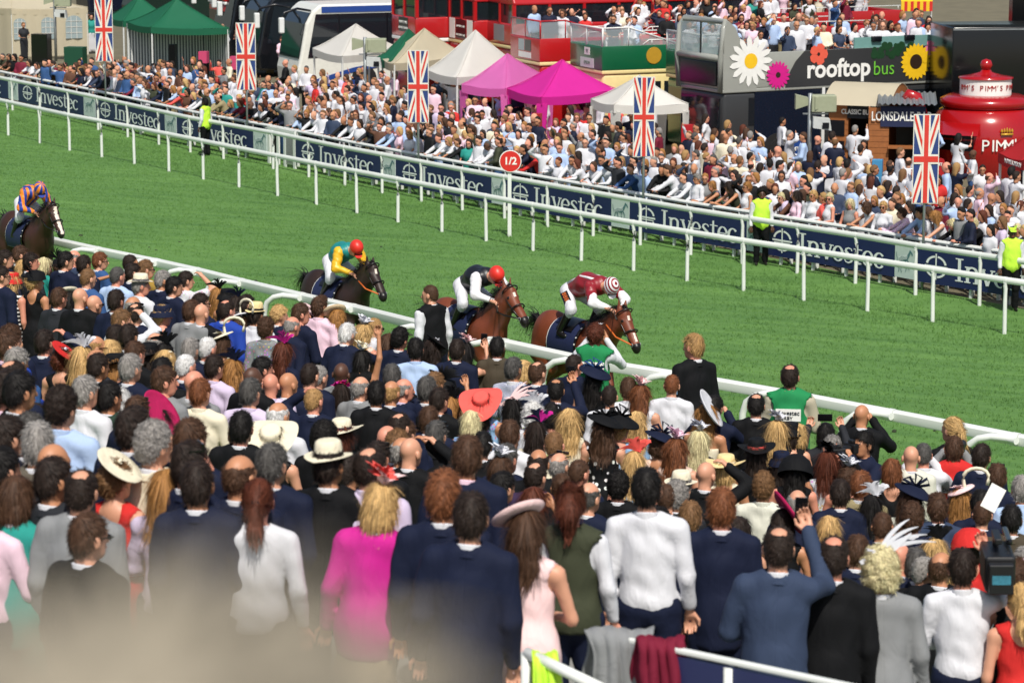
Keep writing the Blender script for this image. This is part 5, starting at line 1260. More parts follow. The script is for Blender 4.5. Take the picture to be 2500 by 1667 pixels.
2095 1305 m short brown jacket navy 10 fold
2368 1302 f bob dark dress red 10 fold hat=bonnet:red:red ref=woman_in_big_red_hat
2282 1316 f wavy blonde dress black 10 fold hat=feather:black:black
2488 1366 f updo brown dress black 15 fold hat=headband:pink:pink T
2492 1424 f pony blonde dress red 0 down ref=blonde_in_red_dress s=1.0 T
2505 1335 m short grey jacket grey 10 down
1082 1155 m quiff ginger jacket navy 15 down ref=ginger-quiffed_man_in_navy T
1152 1203 m short dark jacket navy 10 down ref=man_in_darkest_navy_suit T
1230 1151 m short black jacket navy 55 fold
1223 1116 f bob brown dress black 30 fold hat=flower:white:white
1316 1092 m ring dark jacket black 20 fold
1310 1127 m patch dark jacket purple 25 down
1366 1103 m ring grey jacket black 30 fold hat=topglasses
1416 1120 m crop brown jacket navy 50 fold
1373 1153 m crop brown jacket black 20 fold
1440 1174 m ring dkgrey jacket navy 40 down
1288 1248 f long brown dress palepink 25 fold hat=discL:palepink:white ref=long-haired_brunette_in_white_hat s=1.0 T
1394 1185 f highpony auburn waistcoat olive 10 down u=white ref=auburn_woman_in_olive_waistcoat s=1.0 T
1303 1192 f long auburn dress black 30 cam
'''
HCN = {}
CN = dict(ltblue='pale blue', offwhite='off-white', skyblue='sky-blue', dkgreen='dark green', palepink='pale pink', nude='nude-pink')
GN = dict(tshirt='short-sleeved shirt', strapless='strapless dress', bib='bib')
PN = dict(floral='floral', flowers='flowered', dots='dotted', stripe='striped', wide='banded')
HATN = dict(veil='net fascinator', disc='saucer hat', discL='tilted saucer hat', bigdisc='plate hat', flower='flower headpiece', feather='feather headpiece', quills='quill headpiece', bow='bow hat', headband='headband', posy='flower crown', swirl='looped headpiece', panama='panama', trilby='trilby', wide='wide hat', huge='huge brimmed hat', bowler='round brimmed hat', cloche='cloche hat', bonnet='dome hat', cap='cap')
ppl = []
for ln in CROWD.strip().splitlines():
    k = ln.split(); d = dict(x=float(k[0]), y=float(k[1]), sex=k[2], hair=k[3], hc=k[4], gar=k[5], col=k[6], yaw=float(k[7]), pose='down', pat='plain', skin=None, u='white', hat=None, hatc=('black', 'black'), ref=None, pitch=0.0, T=False)
    for q in k[8:]:
        if '=' not in q:
            if q == 'pitch': d['pitch'] = -.38
            elif q == 'T': d['T'] = True
            else: d['pose'] = q
        else:
            a, b_ = q.split('=')
            if a == 'hat': hh = b_.split(':'); d['hat'] = hh[0]; d['hatc'] = tuple(hh[1:]) if len(hh) > 1 else ('black', 'black')
            elif a == 'ref': d['ref'] = b_.replace('_', ' ')
            else: d[a] = b_
    cn = CN.get(d['col'], d['col']); g = GN.get(d['gar'], d['gar']); pt_ = PN.get(d['pat'], ''); hc_ = CN.get(d['hatc'][0], d['hatc'][0])
    wear = f'{cn} {pt_+" " if pt_ else ""}{g}'; pose = {'upR': ' with one arm raised', 'both': ' raising both arms', 'browR': ' with a hand at the brow', 'browL': ' with a fist raised', 'pointR': ' pointing with outstretched arm', 'cam': ' with both hands at the face', 'lean': ' leaning forward', 'reach': ' reaching forward', 'hip': ' with hand on hip', 'highR': ' with one arm high'}.get(d['pose'], '')
    if d['pitch']: pose = ' bending forward'
    look = ' facing right' if 45 <= d['yaw'] < 100 else ' facing left' if d['yaw'] < -20 else ' facing the camera' if d['yaw'] >= 100 else ''
    hatw = '' if d['hat'] in (None, 'bobble') else 'dark glasses' if d['hat'] == 'sunglasses' else 'glasses on the head' if d['hat'] == 'topglasses' else f'{hc_} {HATN[d["hat"]]}'
    col2 = f'{CN.get(d["u"], d["u"])} collar' if d['u'] != 'white' and d['gar'] == 'jacket' else ''
    ex = ' and '.join(q for q in (hatw, col2) if q)
    d['base'] = f'person in {wear}'+(f' and {ex}' if ex else '')+(pose or look); d['hatw'] = hatw if hatw and 'glasses' not in hatw else ''; d['wear'] = wear; d['pose_w'] = pose.strip(); ppl.append(d)
cnt, hcnt, wcnt, pcnt = {}, {}, {}, {}
for d in ppl:
    cnt[d['base']] = cnt.get(d['base'], 0)+1; hcnt[d['hatw']] = hcnt.get(d['hatw'], 0)+1; wcnt[d['wear']] = wcnt.get(d['wear'], 0)+1
used = set()
for d in ppl:                                        # landmarks: whatever only one person wears
    d['short'] = f'{d["hatw"]}' if d['hatw'] and hcnt[d['hatw']] == 1 else d['wear'] if wcnt[d['wear']] == 1 else None
SPECIAL = {'woman in green bib': 'person in green bib numbered 8 with both hands at the face', 'bald-spotted man in green bib': 'person in green bib numbered 2 by the near rail', 'photographer in red bib': 'photographer in red bib numbered 57 with camera raised', 'steward in black waistcoat': 'person in black waistcoat and striped tie facing left at the rail'}
for d in ppl:
    if d['ref'] in SPECIAL: d['label'] = SPECIAL[d['ref']]; d['short'] = {'8': 'green bib numbered 8', '2': 'green bib numbered 2'}.get(d['label'].split(' numbered ')[-1][:1], d['wear'])
    elif cnt[d['base']] == 1 and d['short']: d['label'] = d['base']
    else: continue
    used.add(d['label'])
marks = [d for d in ppl if d['short']]
for d in ppl:
    if 'label' in d: continue
    near = sorted([q for q in marks if q is not d], key=lambda q: (q['x']-d['x'])**2+1.2*(q['y']-d['y'])**2)
    done = False
    for base in (d['base'], f'person in {d["wear"]}'+(f' and {d["hatw"]}' if d['hatw'] else ''), f'person in {d["wear"]}'):
        for q in near[:16]:
            dx, dy = d['x']-q['x'], d['y']-q['y']; far = math.hypot(dx, dy) > 110
            rel = ('left of' if dx < 0 else 'right of') if abs(dx) > 1.1*abs(dy) else ('below' if dy > 0 else 'above')
            s_ = f'{base}, {"" if far else "just "}{rel} the {q["short"]}'
            if s_ not in used and len(s_.split()) <= 16: done = True; break
        if done: break
    d['label'] = s_; used.add(s_)
PEOPLE = {}
for i, d in enumerate(ppl):
    sc = float(d.get('s') or R.uniform(.965, 1.03)); H = (1.785 if d['sex'] == 'm' else 1.665)*sc; LOWER[0] = not d['T']
    if d['T']:
        p = Vector((0, 16, 0))
        for _ in range(6): p = at_z(d['x'], d['y'], terrace(p.x)+H)
    else: p = on_ground(d['x'], d['y'], H)
    yaw = d['yaw']+R.uniform(-8, 8); bodyf = yaw*.6 if abs(yaw) < 100 else yaw; hy = yaw-bodyf
    sk = d['skin'] or ('fair', 'fair', 'pink', 'tan')[i % 4]
    dn = dt(p.x, p.y)[0]
    if dn > -.5:                                        # nobody stands on the track side of the rail
        a_, b_ = 0.0, 1.0; v0 = Vector((0, 0, CAMZ)); dv = p-v0
        for _ in range(30):
            m_ = (a_+b_)/2; q_ = v0+dv*m_
            if dt(q_.x, q_.y)[0] > -.5: b_ = m_
            else: a_ = m_
        p = v0+dv*a_; H2 = p.z-ground(p.x, p.y); sc *= H2/H; H = H2
    loc = Vector((p.x, p.y, p.z-H))
    pi_ = d['pitch']*.6+(R.uniform(-.02, .005) if d['T'] else R.uniform(-.09, .01)); ro_ = .10 if d['ref'] == 'woman in magenta jacket' else R.uniform(-.03, .05)
    f = math.radians(bodyf); fw, rt = Vector((math.sin(f), math.cos(f), 0)), Vector((math.cos(f), -math.sin(f), 0)); loc = loc-rt*(H*math.sin(ro_))+fw*(H*math.sin(pi_))
    if d['pose'] == 'lean':                             # bent forward: feet stay put, head moves on
        loc += Vector((-math.sin(f), -math.cos(f), 0))*.45; loc.z = ground(loc.x, loc.y)
    o = make_person(loc, bodyf, d['sex'], d['pose'], hy, d['hair'], d['hc'], d['gar'], d['col'], d['pat'], sk, sc, d['hat'], d['hatc'], d['u'], d.get('lo'), pitch=pi_, roll=ro_)
    tag(o, d['label'], 'person', 'spectators in the near crowd'); PEOPLE[d['ref'] or i] = (o, d)

LOWER[0] = False
# ------------------------------------------------------------------ tents of the infield
def canvas(nm, rgb, tr=.35):
    if nm in MATS: return MATS[nm]
    m = mat(nm, rgb, .7, var=.06, scale=3., bump=.15, bscale=6.); nt = m.node_tree; b = nt.nodes['Principled BSDF']; t = node(nt, 'ShaderNodeBsdfTranslucent'); t.inputs['Color'].default_value = (*lin(rgb), 1)
    mx = node(nt, 'ShaderNodeMixShader'); mx.inputs[0].default_value = tr; nt.links.new(b.outputs[0], mx.inputs[1]); nt.links.new(t.outputs[0], mx.inputs[2]); nt.links.new(mx.outputs[0], nt.nodes['Material Output'].inputs[0]); return m
CW, CC, CG, CPK = canvas('canvas_white', (232, 230, 224)), canvas('canvas_cream', (214, 204, 178)), canvas('canvas_green', (26, 110, 78)), canvas('canvas_pink', (226, 40, 166)); CRD = canvas('canvas_red', (190, 34, 38)); CPK2 = canvas('canvas_pale_pink', (240, 130, 206), .5)
STEEL = mat('tent_leg_white', (214, 216, 214), .4); GLASSW = mat('clear_window', (150, 165, 168), .15, var=.1)
def tent(label, L, F, R_, m, rise=.95, eave=2.05, legm=None, fab=False, walls=None, peakshift=(0, 0)):
    l, f, r = [on_ground(p[0], p[1], eave) for p in (L, F, R_)]; z = f.z; l.z = r.z = z; bk = l+r-f; c = (l+r)/2; g = ground(c.x, c.y)
    root = empty('gazebo', (c.x, c.y, g)); inv = Matrix.Translation((-c.x, -c.y, -g)); cs = [l, f, r, bk]; n, k = 8, 6
    b = MB(); vs, fs = [], []
    for i in range(n+1):
        t = i/n
        for q in range(4):
            for j in range(k):
                e = cs[q].lerp(cs[(q+1) % 4], j/k); p = c.lerp(e, t); sag = -.05*math.sin(math.pi*j/k)*t+.012*math.sin(7*t+q*2+j)
                vs.append((p.x+peakshift[0]*(1-t), p.y, z+rise*(1-t)**1.22+sag))
    N = 4*k
    for i in range(n):
        for j in range(N): fs.append((i*N+j, i*N+(j+1) % N, (i+1)*N+(j+1) % N, (i+1)*N+j))
    b.add(vs, [q[::-1] for q in fs]); b.build('canopy', m, root, True, inv)
    for q in range(4):
        b = MB(); b.tube([(c.x+peakshift[0]*(1-t)+(cs[q].x-c.x)*t, c.y+(cs[q].y-c.y)*t, z+rise*(1-t)**1.22+.012) for t in np.linspace(0, 1, 7)], .014, 5); b.build('ridge_seam', m, root, True, inv)
    b = MB()
    for q in range(4):
        for j in range(k):
            a, e = cs[q].lerp(cs[(q+1) % 4], j/k), cs[q].lerp(cs[(q+1) % 4], (j+1)/k); s0, s1 = -.05*math.sin(math.pi*j/k), -.05*math.sin(math.pi*(j+1)/k)
            b.poly([(a.x, a.y, z+s0), (e.x, e.y, z+s1), (e.x, e.y, z-.24+s1*1.3), (a.x, a.y, z-.24+s0*1.3)])
    b.build('valance', m, root, False, inv)
    for p in cs:
        b = MB(); d = (Vector((c.x, c.y, 0))-Vector((p.x, p.y, 0))).normalized()
        if fab:
            s_ = Vector((-d.y, d.x, 0)); q = p+d*.05; b.prism([tuple(q-s_*.17-Vector((0, 0, .2))), tuple(q+s_*.17-Vector((0, 0, .2))), tuple(q+s_*.06-Vector((0, 0, z-g))), tuple(q-s_*.06-Vector((0, 0, z-g)))], d*.06)
        else: q = p+d*.06; b.tube([(q.x, q.y, g-.1), (q.x, q.y, z-.05)], .035, 6)
        b.build('leg', legm or STEEL, root, False, inv)
    if walls:
        for (q0, q1, wm, win) in walls:
            a, e = cs[q0], cs[q1]; b = MB(); nn = 24; d = (e-a); s_ = Vector((-d.y, d.x, 0)).normalized(); vs = []
            for i in range(nn+1): p = a.lerp(e, i/nn)+s_*.025*math.sin(i*1.9); vs += [(p.x, p.y, g), (p.x, p.y, z-.05)]
            b.add(vs, [(2*i, 2*i+2, 2*i+3, 2*i+1) for i in range(nn)]); b.build('side_wall', wm, root, True, inv)
            for (t0, t1) in win:
                M = inv @ face(a.lerp(e, t0)-Vector((0, 0, z-g)), d); W_ = d.length*(t1-t0); hb_, ht = .75, 1.45
                pts = [(0, hb_, .05), (W_, hb_, .05)]+[(W_/2+W_/2*math.cos(t), ht+W_/2*math.sin(t)*.8, .05) for t in np.linspace(0, math.pi, 11)]
                b = MB(); b.poly(pts); b.build('arched_window', GLASSW, root, M=M); b = MB()
                for t in (.33, .66): b.box(W_*t-.012, W_*t+.012, hb_, ht+W_*.34, .055, .06)
                for t in (1.0, 1.25, 1.5): b.box(0.02, W_-.02, t-.012, t+.012, .061, .066)
                b.build('glazing_bars', CW, root, M=M)
    return tag(root, label, 'gazebo')
STRIPE = two('tent_stripe', (206, 208, 206), (78, 86, 92), 2.6, 'X')
tent('cream marquee with arched windows at the top left corner', (-150, 6), (28, 22), (214, 15), CC, .7, 2.1, walls=[(0, 1, CC, [(.35, .6)]), (1, 2, CC, [(.02, .18), (.38, .56), (.70, .92)])])
tent('green gazebo with grey striped walls near the coaches', (309, 54), (368, 67), (559, 66), CG, 1.05, walls=[(3, 0, STRIPE, []), (2, 3, STRIPE, [(.45, .75)]), (1, 2, STRIPE, [])][0:2]+[(1, 2, STRIPE, [])][0:0])
tent('green gazebo half hidden behind the striped green one', (262, 40), (300, 52), (420, 45), CG, .9)
tent('off-white gazebo beside the loudspeaker pole and coach', (763, 118), (835, 138), (975, 112), CW, .85)
tent('small dark green gazebo between white gazebos', (920, 141), (954, 150), (1075, 126), CG, .9)
tent('cream gazebo behind the white peaked one', (930, 142), (961, 156), (1140, 128), CC, .95)
tent('tall white peaked gazebo left of the pink ones', (1040, 170), (1115, 190), (1281, 160), CW, 1.25)
tent('paler pink gazebo, left of the pair', (1127, 208), (1235, 217), (1347, 186), CPK2, .85, fab=True, legm=CPK2)
tent('magenta pink gazebo in front of its paler twin', (1237, 216), (1322, 238), (1508, 214), CPK, .88, fab=True, legm=CPK)
tent('white gazebo with fabric legs below the green bus', (1442, 242), (1499, 256), (1681, 251), CW, .75, fab=True, legm=CW)
tn = tent('red gazebo lettered MOYNE LONDON at the right edge', (2437, 372), (2500, 392), (2640, 372), CRD, .7, 1.95)
a_, b_ = on_ground(2437, 378, 1.95), on_ground(2500, 398, 1.95); text('MOYNE LONDON', .16, tn, Matrix.Translation(-tn.location) @ face(a_.lerp(b_, .6)+Vector((-.03, -.06, -.08)), b_-a_), SIGNW, sx=.8)

# ------------------------------------------------------------------ buses and coaches
WINDOW = mat('vehicle_glass', (26, 32, 38), .06, var=.15, spec=.9); TYRE = mat('tyre', (22, 22, 24), .85); CHROME = mat('chrome', (190, 192, 196), .25, metal=.8)
UA = math.radians(23)
def bev(o, w, s=3): md = o.modifiers.new('edge', 'BEVEL'); md.width = w; md.segments = s; md.limit_method = 'ANGLE'; return o
def bbox(root, nm, m, x0, x1, y0, y1, z0, z1, bv=0.0):
    b = MB(); b.box(x0, x1, y0, y1, z0, z1); o = b.build(nm, m, root, bv > 0); 
    if bv: bev(o, bv)
    return o
SEAT = mat('bus_seat_red', (150, 40, 44), .7)
def bus(label, corner, m, band, open_top, L=9.2, W=2.4, front='two', glassfront=False, lower=None, rail=True, ang=UA, hz=2.4, deck=2.35, wall=.82):
    o = on_ground(corner[0], corner[1], hz); g = ground(o.x, o.y); root = empty('bus', M=Matrix.Translation((o.x, o.y, g)) @ Matrix.Rotation(ang, 4, 'Z'))
    lm = lower or m; T = deck+wall
    bbox(root, 'lower_body', lm, 0.03, L-.03, .03, W-.03, .32, deck-.02, .12); bbox(root, 'band', band, 0, L, 0, W, deck-.04, deck+.08, .03)
    for i in range(6):
        x = .9+i*(L-1.8)/6; bbox(root, 'window', WINDOW, x, x+(L-1.8)/6-.12, .012, .05, 1.25, 2.05)
    bbox(root, 'windscreen', WINDOW, -.0, .05, .2, W-.2, 1.2, 2.05)
    for x in (1.9, L-2.4):
        b = MB(); b.lathe([(0, -.05), (.30, -.05), (.30, 0), (.48, 0), (.50, .05), (.50, .22), (0, .22)], 24, 0, Matrix.Translation((x, .0, .5)) @ Matrix.Rotation(-math.pi/2, 4, 'X')); b.build('wheel', TYRE, root, True, autos=40)
    if open_top:
        bbox(root, 'upper_side', m, 0.0, L, 0, .06, deck+.08, T, .02); bbox(root, 'upper_side', m, 0, L, W-.06, W, deck+.08, T, .02); bbox(root, 'upper_front', m, -.005, .06, .02, W-.02, deck+.08, T-.02, .03); bbox(root, 'upper_rear', m, L-.06, L, .02, W-.02, deck+.08, T-.02, .03)
        bbox(root, 'deck', mat('deck_grey', (90, 92, 96), .9), .06, L-.06, .06, W-.06, deck, deck+.05)
        if rail:
            for y in (.03, W-.03):
                b = MB(); b.tube([(1.4, y, T+.02), (1.6, y, T+.16), (L-.1, y, T+.16), (L-.1, y, T)], .018, 6)
                for q in range(5): x = 1.7+q*(L-1.9)/4; b.tube([(x, y, T), (x, y, T+.16)], .014, 5)
                b.build('handrail', WHITE, root, True)
        for i in range(7):
            for y in (.28, 1.32): bbox(root, 'seat', SEAT, 1.6+i*1.0, 1.72+i*1.0, y, y+.8, deck+.05, deck+.95, .03)
    else:
        bbox(root, 'upper_body', m, .0, L, 0, W, deck+.08, T, .06)
        b = MB(); cr = [(0, T+.62), (.02, T+.72), (.12, T+.86), (.35, T+.95), (W/2, T+1.0), (W-.35, T+.95), (W-.12, T+.86), (W-.02, T+.72), (W, T+.62)]
        b.prism([(.03, y, z) for y, z in cr], (L-.06, 0, 0)); bev(b.build('roof', band if front == 'cream' else m, root), .06)
        bbox(root, 'upper_saloon', WINDOW, .05, L-.05, .05, W-.05, T, T+.63)
        for i in range(8): x = .02+i*(L-.14)/7; bbox(root, 'pillar', m, x, x+.10, -.003, .07, T-.01, T+.64)
        for y in (0.0, W/2-.05, W-.10): bbox(root, 'pillar', m, -.004, .09, y+.002, y+.098, T-.01, T+.64)
    if glassfront:
        gm = glass('bus_screen_glass', (205, 220, 222), .06, .35)
        for y0, y1 in ((.08, W/2-.03), (W/2+.03, W-.08)): bbox(root, 'screen_pane', gm, .015, .035, y0, y1, T, T+.52)
        b = MB(); b.poly([(.05, .03, T), (2.6, .03, T), (.9, .03, T+.55), (.05, .03, T+.55)]); b.build('screen_pane', gm, root)
        b = MB()
        for y in (.03, W/2, W-.03): b.tube([(.025, y, T-.02), (.03, y, T+.56)], .028, 6)
        b.tube([(.025, .03, T+.55), (.025, W-.03, T+.55)], .03, 6); b.tube([(.03, .03, T+.55), (.9, .03, T+.56), (2.65, .03, T)], .028, 6); b.tube([(.9, .03, T), (.9, .03, T+.55)], .022, 5); b.build('screen_frame', m if glassfront != 'white' else WHITE, root, True)
    tag(root, label, 'bus'); return root
BR, BG2, BCR = mat('bus_red', (172, 26, 30), .25, var=.06, coat=.4), mat('bus_green', (18, 92, 58), .25, var=.06, coat=.4), mat('bus_cream', (224, 206, 146), .35)
BW = mat('bus_white', (220, 222, 220), .35); BLK = mat('blind_black', (16, 18, 24), .3); GOLD = mat('gold_leaf', (206, 160, 52), .4, metal=.3)
def sign(root, x, y, z, s, size, m, nm='lettering', sx=1.0): return text(s, size, root, face((x, y, z), (0, -1, 0)), m, nm, .003, sx)   # on the nose, read from ahead
b1 = bus('closed red double-decker bus with cream window frames, leftmost of the reds', (1015, 98), BR, BW, False, front='cream'); b1f = bbox(b1, 'blind', BLK, -.012, -.004, .75, 1.65, 2.62, 3.12); sign(b1, -.016, 1.2, 2.95, 'PRIVATE HIRE', .13, SIGNW); sign(b1, -.016, 1.2, 2.75, 'DO NOT BOARD', .12, SIGNW)
b2 = bus('closed red double-decker bus with white posters on its nose', (1157, 106), BR, BCR, False); bbox(b2, 'blind', BLK, -.012, -.004, .75, 1.65, 2.48, 3.14); sign(b2, -.016, 1.2, 2.9, 'ON PRIVATE HIRE', .10, SIGNW); sign(b2, -.016, 1.2, 2.6, 'SIGHTSEEING TOUR', .09, SIGNW)
for y in (.12, 1.75): bbox(b2, 'poster', SIGNW, -.012, -.004, y, y+.5, 2.46, 3.16)
b3 = bus('closed red double-decker bus with a blank destination panel', (1252, 116), BR, BCR, False); bbox(b3, 'blind', mat('blind_grey', (128, 134, 138), .4), -.012, -.004, .75, 1.65, 2.55, 3.1)
b4 = bus('open red double-decker bus with a golden bird on its side', (1318, 155), BR, BCR, True, glassfront=True); bbox(b4, 'blind', BLK, -.012, -.004, .7, 1.2, 2.72, 3.08); bbox(b4, 'blind', GLASSW, -.012, -.004, 1.25, 1.7, 2.72, 3.08); bbox(b4, 'name_board', SIGNW, -.012, -.004, .7, 1.7, 2.50, 2.68)
sf = lambda x, z: face((x, -.012, z), (1, 0, 0))
p = Pen(); p.stroke([(-.45, .10), (-.1, .14), (.2, .10), (.5, .22)], [.02, .10, .11, .01]); p.stroke([(-.02, .1), (-.25, -.05), (-.3, -.2)], [.10, .06, .01]); p.stroke([(.1, .1), (.0, .25), (-.15, .3)], [.06, .05, .01]); p.b.build('bird_emblem', GOLD, b4, M=sf(1.7, 2.80)); text('Traditional Travel Ltd', .14, b4, sf(1.9, 2.50), GOLD)
b5 = bus('open green and cream double-decker bus with passengers leaning over its nose', (1470, 176), BG2, BCR, True, lower=BCR, glassfront='white'); bbox(b5, 'blind', SIGNW, -.012, -.004, .9, 1.3, 2.85, 3.08); bbox(b5, 'blind', mat('blind_mint', (200, 214, 206), .4), -.012, -.004, .6, 1.6, 2.46, 2.76); sign(b5, -.016, 1.1, 2.96, '93', .16, BLK); sign(b5, -.016, 1.1, 2.6, 'EPSOM', .15, BG2)
m = MB(); m.lathe([(0, .0), (.26, 0), (.26, .01), (0, .01)], 20); m.build('round_crest', GOLD, b5, M=sf(1.75, 2.85))
b6 = bus('open green double-decker bus with a PRIVATE blind beside the grey bus', (1712, 196), BG2, BCR, True, glassfront='white'); bbox(b6, 'blind', BLK, -.012, -.004, .5, 1.7, 2.46, 2.80); sign(b6, -.016, 1.1, 2.62, 'PRIVATE', .24, SIGNW); bbox(b6, 'blind', BLK, -.012, -.004, .9, 1.3, 2.9, 3.1)
b7 = bus('red open-top bus crowded with standing guests behind the green bus', (1478, 140), BR, BW, True, L=10.5)
b8 = bus('red open-top bus at the top edge, behind the other open red bus', (1560, 98), BR, BW, True, L=10.5)
b9 = bus('red bus glimpsed at the top edge behind the black coach', (548, 8), BR, BW, False)
# the grey rooftop bus
GR, DG = mat('bus_grey', (150, 152, 146), .3, var=.05, coat=.3), mat('bus_dark_grey', (52, 53, 55), .35, var=.06)
rb = bus('grey open-top rooftop bus printed with big flowers', (1765, 222), GR, GR, True, ang=math.radians(28), L=8.6, W=2.5, rail=False, hz=2.3, deck=2.25, wall=1.1, lower=DG)
T_ = 3.35
b = MB(); hoop = [(-.02, .10, 2.25), (-.06, .06, 3.2), (.02, .06, 4.05), (.14, .14, 4.26), (.14, 2.36, 4.26), (.02, 2.44, 4.05), (-.06, 2.44, 3.2), (-.02, 2.40, 2.25)]
b.tube(hoop, .09, 8); b.tube([(-.05, .1, 3.22), (-.05, 2.4, 3.22)], .09, 8); b.build('front_frame', GR, rb, True)
b = MB(); b.prism([(.02, -.002, 2.3), (1.15, -.002, 2.3), (1.15, -.002, 3.36), (.62, -.002, 3.62), (.40, -.002, 4.1), (.16, -.002, 4.3), (.02, -.002, 4.1)], (0, .08, 0)); b.build('front_quarter', GR, rb)
bbox(rb, 'screen_pane', glass('rooftop_screen', (190, 205, 210), .05, .45), .0, .02, .14, 1.22, 3.30, 4.18); bbox(rb, 'screen_pane', MATS['rooftop_screen'], .0, .02, 1.28, 2.36, 3.30, 4.18); bbox(rb, 'screen_bar', BLK, -.01, .03, 1.22, 1.28, 3.28, 4.2)
bbox(rb, 'blind', BLK, -.09, -.03, .25, 2.25, 2.40, 3.10, .03)
b = MB(); b.poly([(2.13, 0, .02), (8.55, 0, .02), (8.55, 1.05, .02), (2.8, 1.05, .02), (2.48, .75, .02), (2.26, .4, .02)]); b.build('dark_panel', DG, rb, M=face((0, 0, 2.3), (1, 0, 0)) @ Matrix.Translation((0, 0, -.01)))
def blossom(cx, cz, r, n, pm, cm, rc, wd, nm, z=.018, clipz=None):
    b = MB()
    for i in range(n):
        a = 6.2832*i/n; zz = z+.0015*(i % 3)
        pts = [(cx+r*(q*math.cos(a)-w_*math.sin(a)), cz+r*(q*math.sin(a)+w_*math.cos(a)), zz) for q, w_ in ((.15, -wd*.3), (.55, -wd), (.85, -wd*.9), (1, 0), (.85, wd*.9), (.55, wd), (.15, wd*.3))]
        b.poly(pts)
    o = b.build(nm, pm, rb, M=face((0, 0, 2.3), (1, 0, 0))); b = MB(); b.lathe([(0, z+.006), (r*rc, z+.006)], 20, 0, Matrix.Translation((cx, cz, 0))); b.build('blossom_centre', cm, o)
PW, PY, PM, PK, PB, PR = [mat('print_'+n, c, .5, var=.1) for n, c in dict(white=(232, 232, 228), yellow=(236, 190, 30), magenta=(206, 24, 132), pink=(228, 120, 160), brown=(48, 30, 20), red=(222, 92, 70)).items()]
PG = mat('print_leaf', (24, 62, 34), .5, var=.3, scale=20)
blossom(.93, .82, .75, 15, PW, PY, .30, .12, 'daisy_print'); blossom(1.87, .38, .42, 18, PM, PB, .2, .12, 'gerbera_print', .03); blossom(3.28, .93, .33, 5, PR, PB, .12, .42, 'hibiscus_print', .026); blossom(6.78, .58, .56, 22, PY, PB, .40, .12, 'sunflower_print', .03); blossom(7.35, .95, .28, 6, PK, PY, .15, .3, 'lily_print', .026)
b = MB(); rs = random.Random(4)
for i in range(34): x, z = 5.2+rs.random()*1.5, .78+rs.random()*.33; b.lathe([(0, .012+i*.0003), (.08+.06*rs.random(), .012+i*.0003)], 7, 0, Matrix.Translation((x, z, 0)))
b.build('leaf_print', PG, rb, M=face((0, 0, 2.3), (1, 0, 0)))
text('rooftop', .74, rb, face((4.0, -.03, 2.78), (1, 0, 0)), PW, bold=.02, sx=.98); text('bus', .60, rb, face((5.62, -.03, 2.72), (1, 0, 0)), mat('print_green', (110, 190, 60), .5), sx=.95, bold=-.004)
bbox(rb, 'canopy_rail', mat('deck_teal', (108, 150, 146), .5), 4.6, 8.5, .07, .11, 3.3, 3.66)
for x in (5.2, 6.4, 7.6): bbox(rb, 'floodlight', BLK, x, x+.35, -.02, .12, 3.52, 3.68, .03)
bbox(rb, 'door', mat('door_dark', (20, 28, 44), .2), 1.1, 3.4, .008, .03, .4, 2.2)
bbox(rb, 'white_post', BW, 3.45, 3.55, -.004, .02, .4, 2.25)
# coaches
def coach(label, corner, body, stripe, L=11.5, ang=UA, hz=.4, roofm=None, h=3.3, plain=False):
    o = on_ground(corner[0], corner[1], hz); g = ground(o.x, o.y); root = empty('coach', M=Matrix.Translation((o.x, o.y, g)) @ Matrix.Rotation(ang, 4, 'Z')); W = 2.55
    b = MB(); pr = [(0.05, .3), (0, .9), (.12, 1.4), (.35, 2.6), (.6, h-.25), (.9, h), (L, h), (L, .3)]; b.prism([(x, 0.02, z) for x, z in pr], (0, W-.04, 0)); bev(b.build('body', body, root), .1)
    b = MB(); b.prism([(.40, -.004, 1.35), (L-.2, -.004, 1.45), (L-.2, -.004, h-.35), (.72, -.004, h-.35)], (0, .03, 0)); b.build('side_window', WINDOW, root)
    for i in range(5): bbox(root, 'window_bar', BLK, 1.6+i*1.9, 1.66+i*1.9, -.010, .0, 1.45, h-.36)
    b = MB(); b.prism([(.10, .15, 1.32), (.34, .15, 2.6), (.58, .15, h-.3), (.62, .15, h-.3), (.38, .15, 2.6), (.14, .15, 1.32)], (0, W-.3, 0), 0, Matrix.Translation((-.035, 0, 0))); b.build('windscreen', WINDOW, root)
    if not plain:
        b = MB(); b.prism([(.7, -.008, .55), (2.2, -.008, .95), (4.2, -.008, 1.22), (L-.2, -.008, 1.24), (L-.2, -.008, 1.10), (4.2, -.008, 1.08), (2.2, -.008, .78), (.9, -.008, .42)], (0, .02, 0)); b.build('swoosh', stripe, root)
        bbox(root, 'skirt', stripe, .2, L-.1, -.006, .02, .28, .48); bbox(root, 'roof_edge', stripe, .95, L-.1, -.006, .03, h-.30, h-.08)
    for x in (2.6, L-3.2):
        b = MB(); b.lathe([(0, -.06), (.3, -.06), (.3, 0), (.5, 0), (.52, .2), (0, .2)], 24, 0, Matrix.Translation((x, 0, .5)) @ Matrix.Rotation(-math.pi/2, 4, 'X')); b.build('wheel', TYRE, root, True, autos=40)
    for y, s_ in ((.1, -1), (W-.1, 1)):
        b = MB(); b.tube([(.55, y, h-.22), (.0, y+s_*.12, h-.12), (-.55, y+s_*.25, h-.25), (-.65, y+s_*.28, h-.45)], .05, 6); b.build('mirror_arm', BLK, root, True); bev(bbox(root, 'mirror', BW, -.78, -.58, y+s_*.28-.10, y+s_*.28+.10, h-1.0, h-.42), .05)
    tag(root, label, 'coach'); return root
STB = mat('coach_blue', (40, 70, 140), .35); CWH = mat('coach_white', (222, 222, 214), .3, coat=.3); CBL = mat('coach_black', (18, 20, 24), .2, coat=.4)
